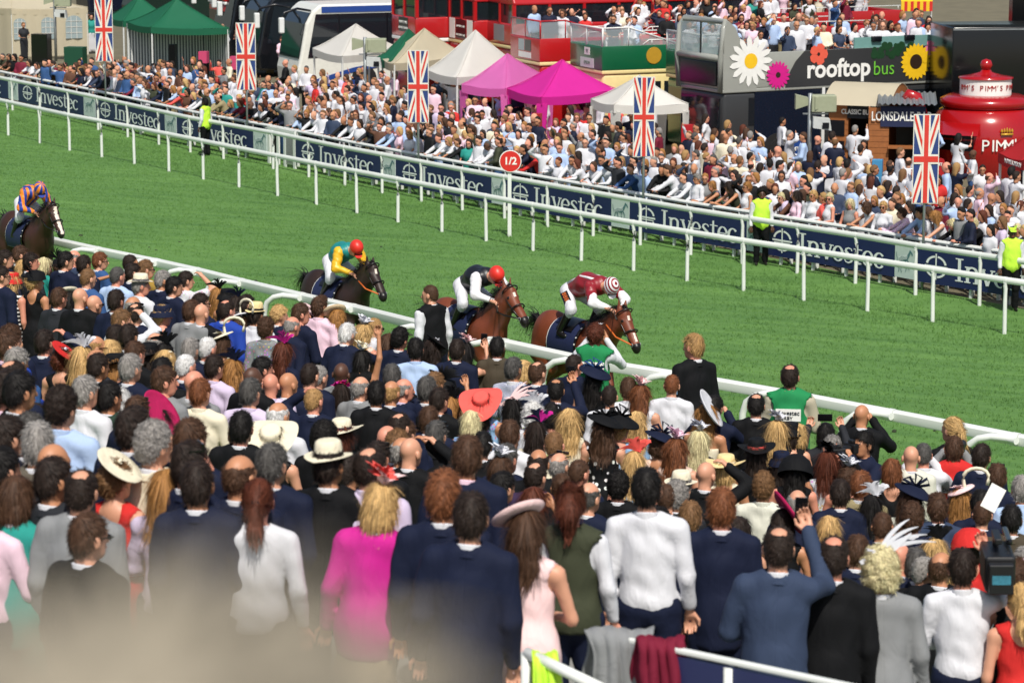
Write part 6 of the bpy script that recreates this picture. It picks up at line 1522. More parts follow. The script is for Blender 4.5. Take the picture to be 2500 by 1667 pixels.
coach('white coach with blue swoosh stripes and long wing mirrors', (728, 206), CWH, STB); coach('black coach with white mirrors left of the white coach', (630, 168), CBL, BW, plain=True); coach('dark coach at the top edge behind the black coach', (560, 130), CBL, BW, plain=True); coach('dark green coach behind the green gazebos', (330, 44), mat('coach_green', (22, 40, 34), .25), BW, plain=True); coach('dark blue coach behind the first flag', (215, 26), mat('coach_navy', (20, 26, 44), .25), BW, plain=True)

# ------------------------------------------------------------------ kiosks, screen, lorry
PIM = mat('teapot_red', (160, 16, 20), .2, var=.05, coat=.6); WOOD = mat('kiosk_wood', (150, 92, 48), .6, var=.3, scale=12)
o = on_ground(2400, 424); root = empty('teapot_kiosk', M=Matrix.Translation(o) @ Matrix.Scale(1.1, 4))
b = MB(); b.lathe([(1.05, -.1), (1.20, .15), (1.38, .6), (1.42, 1.0), (1.34, 1.4), (1.16, 1.68), (1.02, 1.75)], 48); b.build('body', PIM, root, True)
b = MB(); b.lathe([(.95, 1.72), (1.10, 1.74), (1.18, 1.84), (1.14, 1.96), (.95, 2.04), (.68, 2.06)], 48); b.build('rim', PIM, root, True)
b = MB(); b.lathe([(.66, 2.04), (.66, 2.46)], 40); bo = b.build('white_band', SIGNW, root, True)
b = MB(); b.lathe([(.70, 2.46), (.70, 2.50), (.45, 2.54), (.16, 2.62), (.12, 2.68), (0, 2.68)], 40); b.build('lid', PIM, root, True)
b = MB(); b.lathe([(.0, 2.66), (.12, 2.70), (.165, 2.80), (.12, 2.92), (0, 2.96)], 24); b.build('knob', PIM, root, True)
b = MB(); b.tube([(-1.2, -.3, .9), (-1.62, -.4, 1.25), (-1.78, -.42, 1.75), (-1.86, -.42, 2.02), (-2.02, -.42, 2.08), (-2.12, -.42, 1.95)], [.24, .22, .19, .17, .15, .12], 14); b.build('spout', PIM, root, True)
b = MB(); b.tube([(1.25, -.2, 1.5), (1.7, -.2, 1.55), (1.9, -.2, 1.1), (1.7, -.2, .7), (1.3, -.2, .6)], .12, 10); b.build('handle', PIM, root, True)
b = MB(); n = 10; vs = []
for i in range(n+1):
    a = math.radians(205+45*i/n); vs += [(1.43*math.cos(a), 1.43*math.sin(a), .72), (1.40*math.cos(a), 1.40*math.sin(a), 1.30)]
b.add(vs, [(2*i, 2*i+2, 2*i+3, 2*i+1) for i in range(n)]); b.build('serving_hatch', BLK, root, True)
b = MB(); vs = []
for i in range(n+1):
    a = math.radians(198+58*i/n); vs += [(1.36*math.cos(a), 1.36*math.sin(a), 1.42), (2.05*math.cos(a), 2.05*math.sin(a), 1.18)]
b.add(vs, [(2*i, 2*i+1, 2*i+3, 2*i+2) for i in range(n)]); b.build('awning', PIM, root, True)
def curved(s, r, z, a0, size, m, step):
    for i, ch in enumerate(s):
        a = math.radians(a0+step*i); p_ = (r*math.cos(a), r*math.sin(a), z); text(ch, size, root, face(p_, (-math.sin(a), math.cos(a), 0)), m, 'letter')
curved("PIMM'S", 1.435, .86, 262, .42, SIGNW, 8.0); curved("PIMM'S", .672, 2.25, 252, .19, PIM, 9); curved("PIMM'S", .672, 2.25, 315, .19, PIM, 9); curved("IMM'S", .672, 2.25, 196, .19, PIM, 9)
b = MB(); b.tube([(-.16, 0, 0), (.16, 0, 0)], .03, 6); 
for i in range(5): x = -.14+.07*i; b.lathe([(0, 0), (.04, .05), (.0, .16-.02*abs(i-2))], 6, 0, Matrix.Translation((x, 0, .03)))
a = math.radians(284); b.build('crown_emblem', GOLD, root, True, Matrix.Translation((1.43*math.cos(a), 1.43*math.sin(a), 1.16)) @ Matrix.Rotation(a+math.pi/2, 4, 'Z'))
tag(root, 'giant red teapot kiosk lettered PIMM\'S at the right', 'kiosk')
def kiosk(label, p0, p1, name_s, roof, depth=2.2):
    a, e = on_ground(*p0), on_ground(*p1); L = (e-a).length; g = a.z; root = empty('kiosk', M=frame(a, Vector((e.x-a.x, e.y-a.y, 0))))
    for z in np.arange(.0, 1.95, .16): bbox(root, 'plank', WOOD, -.35, .22, -.01-.004*((z*10) % 2), .02, z, z+.15); bbox(root, 'plank', WOOD, L-.25, L, -.01, .02, z, z+.15)
    bbox(root, 'side_wall', WOOD, -.35, -.31, .02, depth, 0, 2.0); bbox(root, 'side_wall', WOOD, L-.04, L, .02, depth, 0, 2.0); bbox(root, 'back_wall', BLK, -.3, L, depth-.05, depth, 0, 2.0); bbox(root, 'counter', WOOD, .2, L-.25, -.2, .3, .95, 1.0)
    bbox(root, 'sign_board', BLK if roof == 'vault' else TACKN, -.02 if roof != 'vault' else .2, L if roof != 'vault' else L-.25, -.06, -.02, 1.62 if roof == 'vault' else 1.55, 2.0 if roof == 'vault' else 2.12)
    text(name_s, .19 if roof == 'vault' else .36, root, face((L*.46, -.07, 1.80 if roof == 'vault' else 1.83), (1, 0, 0)), SIGNW, sx=.82 if roof == 'vault' else .66, bold=.006)
    if roof == 'vault':
        b = MB(); n = 12; prof = [(-.25+(depth+.5)*i/n, 2.0+.55*math.sin(math.pi*i/n)) for i in range(n+1)]; b.add([(x, y, z) for y, z in prof for x in (-.5, L+.1)], [(2*i, 2*i+1, 2*i+3, 2*i+2) for i in range(n)]); b.build('vaulted_roof', CC, root, True); b = MB(); b.poly([(L+.08, y, z) for y, z in prof]); b.build('gable', WOOD, root)
        for z in (.5, 1.1): bbox(root, 'chalkboard', BLK, -.34, .12, -.035, -.02, z, z+.45)
    else:
        b = MB(); n = 40; b.add([(x, y, 2.2+.03*math.sin(i*1.6)+(.12 if y > 0 else 0)) for i, x in enumerate(np.linspace(-.1, L+.3, n+1)) for y in (-.3, depth)], [(2*i, 2*i+2, 2*i+3, 2*i+1) for i in range(n)]); b.build('corrugated_roof', GREYMETAL, root)
    tag(root, label, 'kiosk'); return root
kiosk('wooden burger hut lettered CLASSIC BURGER under a cream vaulted roof', (2050, 426), (2164, 430), 'CLASSIC BURGER', 'vault'); kiosk('wooden bar hut lettered LONSDALE BAR under a corrugated roof', (2148, 444), (2256, 444), 'LONSDALE BAR', 'flat')
o = on_ground(2318, 398); root = empty('lorry', M=frame(o, (1, .12, 0)))
bbox(root, 'box_body', BLACK, 0, 7, 0, 2.5, .9, 3.95, .04); bbox(root, 'chassis', TYRE, .2, 7, .2, 2.3, .45, .9); bbox(root, 'edge_trim', GREYMETAL, .01, 6.9, -.012, .0, 3.86, 3.9)
for x in (1.2, 5.4): b = MB(); b.lathe([(0, -.02), (.5, 0), (.5, .3), (0, .3)], 20, 0, Matrix.Translation((x, .1, .5)) @ Matrix.Rotation(-math.pi/2, 4, 'X')); b.build('wheel', TYRE, root, True)
tag(root, 'glossy black box lorry behind the teapot kiosk', 'lorry')
o = on_ground(2268, 330); root = empty('video_screen', M=frame(o, (1, .1, 0))); SCR = mat('screen_dark_image', (26, 34, 26), .25, var=.9, scale=1.2)
bbox(root, 'screen', SCR, .1, 6, -.03, 0, 4.9, 8); bbox(root, 'casing', BLACK, 0, 6.1, 0, .5, 4.8, 8.1); bbox(root, 'mast', BLACK, 2.6, 3.4, .1, .5, -.1, 4.8); tag(root, 'dark big video screen in the top right corner', 'screen')
o = on_ground(2232, 14, 2.6); root = empty('striped_awning', o); b = MB()
for i in range(10): b.box(-.5+.12*i, -.38+.12*i, -.02, .0, -.22, .15, i % 2)
b.build('valance', [mat('awning_yellow', (230, 190, 30), .6), mat('awning_red', (200, 40, 30), .6)], root); b = MB(); b.prism([(-.5, 0, .15), (.7, 0, .15), (.7, 1.0, .5), (-.5, 1.0, .5)], (0, 0, .03)); b.build('top', MATS['awning_yellow'], root)
for x in (-.45, .65): bbox(root, 'pole', STEEL, x, x+.05, .1, .15, -2.7, .2)
tag(root, 'yellow and red striped awning at the top edge', 'awning')

# ------------------------------------------------------------------ flags, poles, bookmakers' boards
UB, UR, UW = mat('flag_blue', (36, 60, 120), .75, bump=.1), mat('flag_red', (206, 54, 44), .75, bump=.1), mat('flag_white', (222, 218, 210), .75, bump=.1)
def clip_poly(pts, w, h):
    for ax, s_, lim in ((0, 1, w), (0, -1, 0), (1, 1, h), (1, -1, 0)):
        out = []
        for i in range(len(pts)):
            a, b = pts[i], pts[(i+1) % len(pts)]; fa, fb = s_*a[ax]-s_*lim, s_*b[ax]-s_*lim
            if fa <= 0: out.append(a)
            if (fa < 0) != (fb < 0) and fa != fb: t = fa/(fa-fb); out.append((a[0]+t*(b[0]-a[0]), a[1]+t*(b[1]-a[1])))
        pts = out
        if not pts: break
    return pts
def union_flag(label, x0, x1, y0, y1, ybase):
    xc = (x0+x1)/2; o = hb(xc)+Vector((NV[0]*.18, NV[1]*.18, 0)); s_ = FPX/(o.y*FWD[1]+(o.z-CAMZ)*FWD[2])*.985; o.x += (xc-project(o)[0])/s_; g = o.z; w_ = (x1-x0)/s_; h = (y1-y0)/s_; zb = (project(o)[1]-y1)/s_; root = empty('flag_banner', o)
    b = MB(); b.tube([(0, .03, -.1), (0, .03, zb+h)], .03, 8); b.build('pole', GREYMETAL, root, True)
    bbox(root, 'cloth_edge', UW, -w_/2-.02, w_/2+.02, -.012, .0, zb-.02, zb+h+.02)
    for sd, yy in ((1, -.016), (-1, .004)):
        M = Matrix.Translation((-w_/2, yy, zb)) @ Matrix(((1, 0, 0, 0), (0, 0, sd*-1.0, 0), (0, 1, 0, 0), (0, 0, 0, 1)))
        lay = [(UB, [(0, 0), (w_, 0), (w_, h), (0, h)])]
        def diag(a, b_, wd):
            d = Vector((b_[0]-a[0], b_[1]-a[1])); n_ = Vector((-d.y, d.x)).normalized()*wd/2; e = d.normalized()*.3
            return [(a[0]+n_.x-e.x, a[1]+n_.y-e.y), (a[0]-n_.x-e.x, a[1]-n_.y-e.y), (b_[0]-n_.x+e.x, b_[1]-n_.y+e.y), (b_[0]+n_.x+e.x, b_[1]+n_.y+e.y)]
        for q in ((0, 0, w_, h), (w_, 0, 0, h)): lay.append((UW, diag(q[:2], q[2:], w_*.30)))
        for q in ((0, 0, w_, h), (w_, 0, 0, h)): lay.append((UR, diag(q[:2], q[2:], w_*.09)))
        lay += [(UW, [(w_*.34, 0), (w_*.66, 0), (w_*.66, h), (w_*.34, h)]), (UW, [(0, h*.5-w_*.20), (w_, h*.5-w_*.20), (w_, h*.5+w_*.20), (0, h*.5+w_*.20)]), (UR, [(w_*.41, 0), (w_*.59, 0), (w_*.59, h), (w_*.41, h)]), (UR, [(0, h*.5-w_*.12), (w_, h*.5-w_*.12), (w_, h*.5+w_*.12), (0, h*.5+w_*.12)])]
        bb = MB()
        for i, (m_, pts) in enumerate(lay):
            pp = clip_poly(pts, w_, h)
            if len(pp) > 2: bb.poly([(x, y, .0025*i) for x, y in pp], [UB, UW, UR].index(m_), M)
        bb.build('flag_cloth', [UB, UW, UR], root)
    tag(root, label, 'flag', 'union flag banners along the crowd')
for lab, a in (('union flag banner before the green gazebo, furthest left', (240, 280, 3, 152, 206)), ('union flag banner left of the white coach', (583, 627, 64, 222, 290)), ('union flag banner in front of the white peaked gazebo', (999, 1046, 131, 301, 378)), ('union flag banner beside the white gazebo and green buses', (1546, 1594, 196, 384, 462)), ('union flag banner before the teapot kiosk, furthest right', (2223, 2281, 287, 497, 580))): union_flag(lab, *a)
def pa_pole(label, x, ytop, ybase, sc):
    o = on_ground(x, ybase); s_ = FPX/(o.y*FWD[1]+(o.z-CAMZ)*FWD[2]); h = (ybase-ytop)/s_; root = empty('loudspeaker_pole', o)
    b = MB(); b.tube([(0, 0, -.1), (0, 0, h)], .06, 8); b.build('pole', GREYMETAL, root, True); HM_ = mat('speaker_olive', (150, 156, 130), .6); HG = mat('speaker_grey', (196, 200, 198), .5)
    b = MB(); b.prism([(.1, -.3, h-.45), (.1, -.3, h-.05), (.55, -.1, h-.12), (.55, -.1, h-.36)], (0, .5, 0)); b.box(.02, .7, -.25, .2, h-.5, h-.04); bev(b.build('horn', HM_, root), .03)
    b = MB(); b.prism([(-.42, -.25, h-.42), (-.42, -.25, h-.02), (-.06, -.1, h-.12), (-.06, -.1, h-.32)], (0, .35, 0)); b.build('horn', HM_, root)
    b = MB(); b.prism([(.06, -.35, h-.92), (.55, -.45, h-.98), (.5, -.45, h-.66), (.06, -.35, h-.62)], (0, .5, 0)); b.build('speaker_box', HG, root); bbox(root, 'speaker_grille', BLK, .30, .48, -.472, -.455, h-.92, h-.76); bbox(root, 'bracket', GREYMETAL, -.2, .5, -.03, .03, h-.58, h-.54)
    tag(root, label, 'loudspeaker')
pa_pole('loudspeaker pole with horn and grey box before the burger hut', 1974, 228, 462, 1); pa_pole('loudspeaker pole by the off-white gazebo', 893, 92, 318, 1); pa_pole('loudspeaker pole cut by the top edge before the cream marquee', 137, -12, 150, 1)
def board(label, x0, x1, y0, ybase, m, words=(), tm=SIGNW, top=None, th=.25, z0=.25, cat='sign'):
    o = on_ground((x0+x1)/2, ybase); s_ = FPX/(o.y*FWD[1]+(o.z-CAMZ)*FWD[2]); w_ = (x1-x0)/s_; h = (ybase-y0)/s_; root = empty('bookmaker_board', M=Matrix.Translation(o) @ Matrix.Rotation(-.25, 4, 'Z'))
    if top == 'round':
        b = MB(); pts = [(-w_/2, 0, .4*h), (w_/2, 0, .4*h), (w_/2, 0, h-w_*.4)]+[(w_/2*math.cos(t), 0, h-w_*.4+w_*.4*math.sin(t)) for t in np.linspace(.2, 2.94, 8)]+[(-w_/2, 0, h-w_*.4)]; b.prism(pts, (0, .06, 0)); b.build('panel', m, root); bbox(root, 'stand', BLACK, -w_*.4, w_*.4, .0, th, 0, .4*h-.003)
    else: bev(bbox(root, 'panel', m, -w_/2, w_/2, 0, th, 0, h if not top else h*.68), .015)
    if top and top != 'round': bbox(root, 'top_panel', top, -w_/2-.01, w_/2+.01, -.01, th+.01, h*.68+.003, h)
    for i, wd in enumerate(words): text(wd, w_*.42/max(1, len(wd)/3), root, face((0, -.02, h*.82-i*.2), (1, 0, 0)), tm, bold=.004)
    tag(root, label, cat)
MTB, MRD = mat('board_blue', (30, 66, 132), .4), mat('board_red', (176, 34, 40), .4)
board('blue rounded board lettered MT RACING', 1926, 1957, 340, 470, MTB, ('MT', 'RACING'), top='round'); board('red bookmaker box in the far crowd', 1810, 1833, 366, 468, MRD); board('white bookmaker post with a red top right of the fourth flag', 1663, 1689, 305, 440, SIGNW, (), top=MRD); board('pale blue bookmaker box before the burger queue', 2126, 2151, 390, 516, mat('board_pale_blue', (74, 142, 186), .3)); board('red rounded board lettered MT RACING by the right flag', 2281, 2304, 386, 470, MRD, ('MT',), top='round')
board('slim black post before the pink gazebo', 1197, 1216, 284, 372, BLACK); board('black post with a red sign under the magenta gazebo', 1298, 1318, 278, 422, BLACK, (), top=MRD); board('black post under the white gazebo', 1438, 1459, 303, 415, BLACK); board('tall black board at the right edge of the far rail', 2460, 2496, 430, 560, BLACK); board('pink and green poster board by the striped gazebo', 486, 506, 127, 215, BLACK, (), top=mat('poster_pink', (196, 70, 110), .5)); board('pink poster board left of the second flag', 563, 583, 139, 238, BLACK, (), top=MATS['poster_pink']); board('black post before the striped gazebo', 413, 429, 109, 200, BLACK); board('black box among guests at the marquee', 76, 118, 84, 165, BLACK, th=.5); board('dark green bin bag frame by the marquee', 155, 204, 116, 172, mat('bin_green', (14, 70, 48), .6), th=.5, cat='bin')

# ------------------------------------------------------------------ far people: stewards and front row as individuals, the rest as one crowd
st = [(1860, 460, 176, 'afro', 'black', 'deep', None, 'steward in yellow vest before the far hoardings, middle of three'), (500, 240, -60, 'short', 'black', 'deep', None, 'steward in yellow vest before the far hoardings, leftmost of three'), (2472, 553, 178, 'crop', 'black', 'deep', 'cap', 'steward in yellow vest and lime cap at the right edge')]
for x, y, f, hr, hc, sk, ht, lab in st:
    p_ = on_ground(x, y, 1.785); tag(make_person((p_.x, p_.y, p_.z-1.785), f, 'm', 'down', 0, hr, hc, 'bib', 'hivis', 'plain', sk, 1, ht, ('hivis', 'hivis'), 'white', 'black'), lab, 'person', 'stewards')
FC = Vector((-NV[0], -NV[1], 0)); FACE = math.degrees(math.atan2(FC.x, FC.y))
TOPS = ['white']*15+['ltblue']*4+['pink']*2+['navy', 'navy', 'navy', 'black', 'black', 'black', 'grey', 'coral', 'teal', 'cream', 'blue', 'lilac', 'red', 'charcoal', 'olive', 'burgundy', 'slate', 'brownish']; CLOTH['brownish'] = (92, 62, 48); CN['brownish'] = 'brown'; DARKT = ['navy', 'black', 'black', 'charcoal', 'burgundy', 'brownish', 'red', 'olive', 'slate', 'white', 'white', 'blue', 'tan']
seg = [on_ground(x, curve_at(*HB_XY, x)-3) for x in range(1640, 2500, 10)]; acc = 0; nx = 0.0; k = 0; ords = ['first', 'second', 'third', 'fourth', 'fifth', 'sixth', 'seventh', 'eighth', 'ninth', 'tenth', 'eleventh', 'twelfth', 'thirteenth', 'fourteenth', 'fifteenth', 'sixteenth', 'seventeenth', 'eighteenth', 'nineteenth', 'twentieth']
ROWX = []
for a, b in zip(seg, seg[1:]):
    l = (b-a).length
    if acc >= nx:
        sex = R.choice('mfff'); pose = R.choice(['lean', 'lean', 'lean', 'fold', 'fold']); nx = acc+R.uniform(.44, .6); q = a+Vector((NV[0], NV[1], 0))*(1.02 if pose == 'lean' else .75); col = R.choice(TOPS); gar = 'shirt' if sex == 'm' else R.choice(['dress', 'top', 'dress']); hr = R.choice(['short', 'crop', 'bald', 'ring', 'quiff']) if sex == 'm' else R.choice(['long', 'bob', 'wavy', 'updo']); hc = R.choice(['dark', 'brown', 'grey', 'black']) if sex == 'm' else R.choice(['blonde', 'honey', 'dark', 'brown', 'platinum'])
        if hr == 'bald': hc = 'grey'
        o_ = make_person((q.x, q.y, ground(q.x, q.y)), FACE+R.uniform(-30, 30), sex, pose, R.uniform(-45, 45), hr, hc, gar, col, R.choice(['plain', 'plain', 'plain', 'floral']) if sex == 'f' else 'plain', R.choice(['fair', 'pink', 'tan']), R.uniform(.94, 1.02), 'sunglasses' if R.random() < .55 else None, lower='navy')
        px = project((q.x, q.y, 1.6))[0]; ROWX.append((px, o_, f'person in {CN.get(col, col)} {GN.get(gar, gar)}')); k += 1
    acc += l
L_ = sorted([r for r in ROWX if r[0] < 1860], key=lambda r: -r[0]); R_2 = sorted([r for r in ROWX if r[0] >= 1860], key=lambda r: r[0])
for lst, side in ((L_, 'left'), (R_2, 'right')):
    for i, (px, o_, d_) in enumerate(lst): tag(o_, f'{d_}, {ords[min(i, 19)]} along the far rail {side} of the middle steward', 'person', 'spectators leaning on the far rail')

def low_person(sex, pose, hair):
    key = ('low', sex, pose, hair)
    if key in _c: return _c[key]
    J = joints(sex, pose); parts, ids = [], []
    def put(r, i): parts.append(r); ids.append(np.full(len(r[0]), i))
    hv, hq = head_arrays(sex, .029); put((place_head(hv, J, 0), hq), 0); cen = hv
    ids[0] = np.where((np.abs(np.abs(cen[:, 0])-.032) < .028) & (np.abs(cen[:, 2]) < .016) & (cen[:, 1] > .06), 4, 0)
    put(solid(arm(J, -1)+[('c', J['W-1'], tuple(np.array(J['W-1'])+(np.array(J['W-1'])-np.array(J['E-1']))*.45), .034, .026, .02)], .052), 0); put(solid(arm(J, 1)+[('c', J['W1'], tuple(np.array(J['W1'])+(np.array(J['W1'])-np.array(J['E1']))*.45), .034, .026, .02)], .052), 0)
    fr = .4 if sex == 'f' else 1.0
    P = torso(J, .02)+(arm(J, -1, .02, fr)+arm(J, 1, .02, fr)); nb = tilt(J, (0, -.03, 1.46*J['sc']))
    put(solid(P, .068, lambda f, X, Y, Z: np.maximum(np.maximum(f, .86*J['sc']-Z), -(np.sqrt((X-nb[0])**2+(Y-nb[1]-.03)**2+(Z-nb[2]-.05)**2)-.075))), 1)
    put(solid(legs(J, .022)+[('e', (0, -.005, .93*J['sc']), (.175, .13, .12), .06)], .10, lambda f, X, Y, Z: np.maximum(f, Z-1.0*J['sc'])), 2)
    if hair != 'bald':
        Pp, cl, nz, *_ = hair_mass(hair); hv2, hq2 = solid(Pp, .033, cl, nz, .04); put((place_head(hv2*(1.0 if sex == 'm' else .95), J, 0), hq2), 3)
    V, Q = join(parts); _c[key] = (V, Q, np.concatenate(ids)); return _c[key]
CV, CQ, CC_, off = [], [], [], 0
SK3 = [lin(c) for c in ((208, 154, 126), (190, 136, 104), (210, 146, 122), (176, 122, 92), (90, 62, 46))]; HRm = ['short', 'short', 'short', 'crop', 'quiff', 'patch', 'ring', 'bald']; HRf = ['long', 'bob', 'wavy', 'updo', 'long']
hcm = [lin(HAIRC[c]) for c in ('black', 'dark', 'brown', 'dark', 'black', 'dkgrey', 'brown', 'ltbrown', 'grey')]; hcf = [lin(HAIRC[c]) for c in ('blond', 'honey', 'dark', 'brown', 'black', 'blonde', 'auburn', 'dark', 'ltbrown')]
def add_low(x, y, z, face_deg, sit=False, pose=None, light=False, sc=None, dark=False):
    global off
    sex = R.choice('mmf') if R.random() < .75 else 'f'; pose = pose or R.choice(['down', 'fold', 'fold', 'browR', 'upR', 'hip', 'fold']); hair = R.choice(HRm if sex == 'm' else HRf); V, Q, I = low_person(sex, pose, hair)
    s_ = sc or R.uniform(.93, 1.04); a = math.radians(-face_deg); c, n = math.cos(a), math.sin(a)
    W_ = np.stack([V[:, 0]*c-V[:, 1]*n, V[:, 0]*n+V[:, 1]*c, V[:, 2]], 1)*s_+np.array([x, y, z])
    sk = R.choice(SK3 if R.random() < .12 else SK3[:4]); top = lin(CLOTH[R.choice(DARKT if dark else TOPS if not light else ['white']*8+['ltblue', 'pink', 'cream', 'navy'])]); low = lin(CLOTH[R.choice(['navy', 'black', 'charcoal', 'tan', 'blue', 'grey'])]) if sex == 'm' else (top if R.random() < .6 else lin(CLOTH[R.choice(['navy', 'black', 'white'])])); hc = R.choice(hcm if sex == 'm' else hcf); gl = lin((16, 16, 18)) if R.random() < .5 else sk
    pal = np.array([sk, top, low, hc, gl]); col = pal[I]
    CV.append(W_); CQ.append(Q+off); CC_.append(col); off += len(V)
# front row from the left edge to the individuals
seg = [on_ground(x, curve_at(*HB_XY, x)-3) for x in range(-120, 1645, 8)]; acc = 0; nx = 0
for a, b in zip(seg, seg[1:]):
    if acc >= nx: po = R.choice(['lean', 'lean', 'lean', 'fold', 'browR']); q = a+Vector((NV[0], NV[1], 0))*(1.02 if po == 'lean' else .75); add_low(q.x, q.y, ground(q.x, q.y), FACE+R.uniform(-40, 40), pose=po, dark=project(q)[0] < R.uniform(0, 700)); nx = acc+R.uniform(.38, .52)
    acc += (b-a).length
# standing rows behind
placed = []
KX = [(2404, 424, 1.9), (2105, 404, 1.6), (2200, 420, 1.5)]; KP = [(on_ground(x, y), r) for x, y, r in KX]
tries = 0
while len(placed) < 470 and tries < 20000:
    tries += 1; t = R.uniform(-62, 16); d = TRACK+1.9+abs(R.gauss(0, 1))*3.6; x, y = td(t, d); z = ground(x, y); px, py = project((x, y, z+1.7))
    if px < -30 or px > 2530 or py < 20: continue
    dm = (6.5 if px < 700 else 9 if px < 1500 else 12.5)
    if d > TRACK+2+dm: continue
    if d > TRACK+6 and px < 700 and R.random() < .5: continue
    if any((x-a)**2+(y-b)**2 < .21 for a, b in placed): continue
    if any((x-k_.x)**2+(y-k_.y)**2 < r*r for k_, r in KP): continue
    placed.append((x, y)); back = px > 1650 and d > TRACK+4 and R.random() < .75
    add_low(x, y, z, (FACE+180+R.uniform(-50, 50)) if back else FACE+R.uniform(-55, 55), light=(back or (650 < px < 1000 and R.random() < .6)), dark=px < R.uniform(0, 350))
for x, y in ((60, 150), (100, 132), (122, 128), (172, 122), (225, 132), (250, 150), (330, 148), (352, 158), (385, 152), (440, 152), (465, 158), (520, 172), (545, 168), (590, 176), (690, 196), (715, 190), (735, 200), (660, 185), (30, 120)):
    p_ = on_ground(x, y); add_low(p_.x, p_.y, p_.z, 180+R.uniform(-60, 30))
# guests on the open decks
def deck_people(b, n, x0, x1, y0, y1, z, turn=180):
    for i in range(n):
        p_ = b.matrix_world @ Vector((R.uniform(x0, x1), R.uniform(y0, y1), z)); add_low(p_.x, p_.y, p_.z, turn+R.uniform(-60, 40), pose=R.choice(['fold', 'fold', 'down', 'browR', 'upR']))
deck_people(rb, 20, 1.3, 8.4, .3, .8, 2.35); deck_people(rb, 24, 1.2, 8.8, 1.0, 2.2, 2.55); deck_people(b4, 9, .5, 3, .4, 2.0, 2.3); deck_people(b5, 14, .4, 7.0, .4, 2.0, 2.3); deck_people(b7, 24, .6, 9.5, .3, 1.2, 2.3); deck_people(b7, 18, .6, 9.5, 1.3, 2.1, 2.4); deck_people(b8, 40, .4, 9.5, .3, 2.1, 2.4); deck_people(b6, 5, .4, 2.5, .5, 2.0, 2.3)
V = np.concatenate(CV); Q = np.concatenate(CQ); me = np_mesh('crowd', V, Q, 0); ca = me.color_attributes.new('tone', 'FLOAT_COLOR', 'POINT'); ca.data.foreach_set('color', np.concatenate([np.concatenate(CC_), np.ones((len(V), 1))], 1).astype(np.float32).ravel())
m = bpy.data.materials.new('crowd_clothes'); m.use_nodes = True; nt = m.node_tree; at = node(nt, 'ShaderNodeVertexColor', layer_name='tone'); nt.links.new(at.outputs[0], nt.nodes['Principled BSDF'].inputs['Base Color']); nt.nodes['Principled BSDF'].inputs['Roughness'].default_value = .75; nt.nodes['Principled BSDF'].inputs['Specular IOR Level'].default_value = .3
me.materials.append(m); tag(obj('far_crowd', me), 'dense far crowd packed behind the white rail and on the bus decks', 'crowd', kind='stuff')
# ------------------------------------------------------------------ things held and worn in the near crowd
PH = mat('phone_black', (12, 13, 16), .12, var=0); LENS = mat('lens_grey', (190, 190, 186), .4); CAMB = mat('camera_black', (18, 18, 20), .45)
def held(o, name, parts, label, cat, M):
    r = empty(name); r.matrix_world = o.matrix_world.copy() @ M
    for nm, m_, bx, bv in parts:
        b = MB(); b.box(*bx); q = b.build(nm, m_, r)
        if bv: bev(q, bv)
    tag(r, label, cat); return r
def phone(ref, land=False, at=None):
    o, d = PEOPLE[ref]; k = 1 if d['sex'] == 'm' else .93; p_ = at or ((.135, .385, 1.80*k) if not land else (.0, .40, 1.80*k)); w_, h = (.078, .155) if not land else (.155, .078)
    held(o, 'phone', [('case', PH, (-w_/2, w_/2, 0, .010, -h/2, h/2), .004), ('screen', DARKG, (-w_/2+.005, w_/2-.005, -.0015, -.0004, -h/2+.01, h/2-.01), 0)], f'black phone held up by the {d["label"].split(",")[0].split(" with ")[0].split(" raising ")[0]}', 'phone', Matrix.Translation(p_))
phone('man raising a phone'); phone('woman in pale pink flowers'); phone('man in slate suit photographing'); phone('person holding up a phone', True)
def camera(ref, lens, hood, label):
    o, d = PEOPLE[ref]; k = 1 if d['sex'] == 'm' else .93; z = 1.64*k
    a = math.radians(-(int(round(max(-75, min(75, (d['yaw']*.4 if abs(d['yaw']) < 100 else 0)))/15)*15)))
    r = held(o, 'camera', [('body', CAMB, (-.07, .07, .12, .19, -.045, .05), .01), ('viewfinder', CAMB, (-.03, .03, .13, .18, .05, .085), .008)], label, 'camera', Matrix.Translation((0, 0, z)) @ Matrix.Rotation(a, 4, 'Z'))
    b = MB(); b.lathe([(.038, .19), (.040, .19+lens*.5), (.046, .19+lens*.52), (.046, .19+lens), (.040, .19+lens), (0, .19+lens*.9)], 20, 0, Matrix.Rotation(-math.pi/2, 4, 'X') @ Matrix.Diagonal((1, 1, 1, 1))); b.build('lens', LENS if hood else CAMB, r, True, autos=40)
camera('dark-haired photographer with long lens', .30, False, 'long-lens camera aimed by the photographer in navy'); camera('grey photographer facing the stand', .14, False, 'black camera of the photographer in black facing the stand'); camera('woman in green bib', .22, True, 'camera with pale lens raised by the person in green bib 8'); camera('photographer in red bib', .16, False, 'black camera used by the photographer in red bib')
o, d = PEOPLE['cameraman in white shirt']
r = held(o, 'video_camera', [('body', CAMB, (.10, .30, -.14, .34, -.10, .14), .02), ('battery', CAMB, (.12, .28, -.24, -.145, -.09, .11), .01), ('handle', CAMB, (.17, .22, -.05, .25, .20, .24), .01), ('handle_post', CAMB, (.175, .215, .18, .22, .14, .20), 0), ('screen', mat('small_screen', (60, 120, 140), .2, var=.6, scale=30), (.14, .26, -.243, -.2405, -.02, .04), 0), ('microphone', PH, (.26, .30, .1, .5, .16, .20), .015)], 'black video camera on the shoulder of the white-shirted cameraman', 'camera', Matrix.Translation((.04, .02, 1.62)))
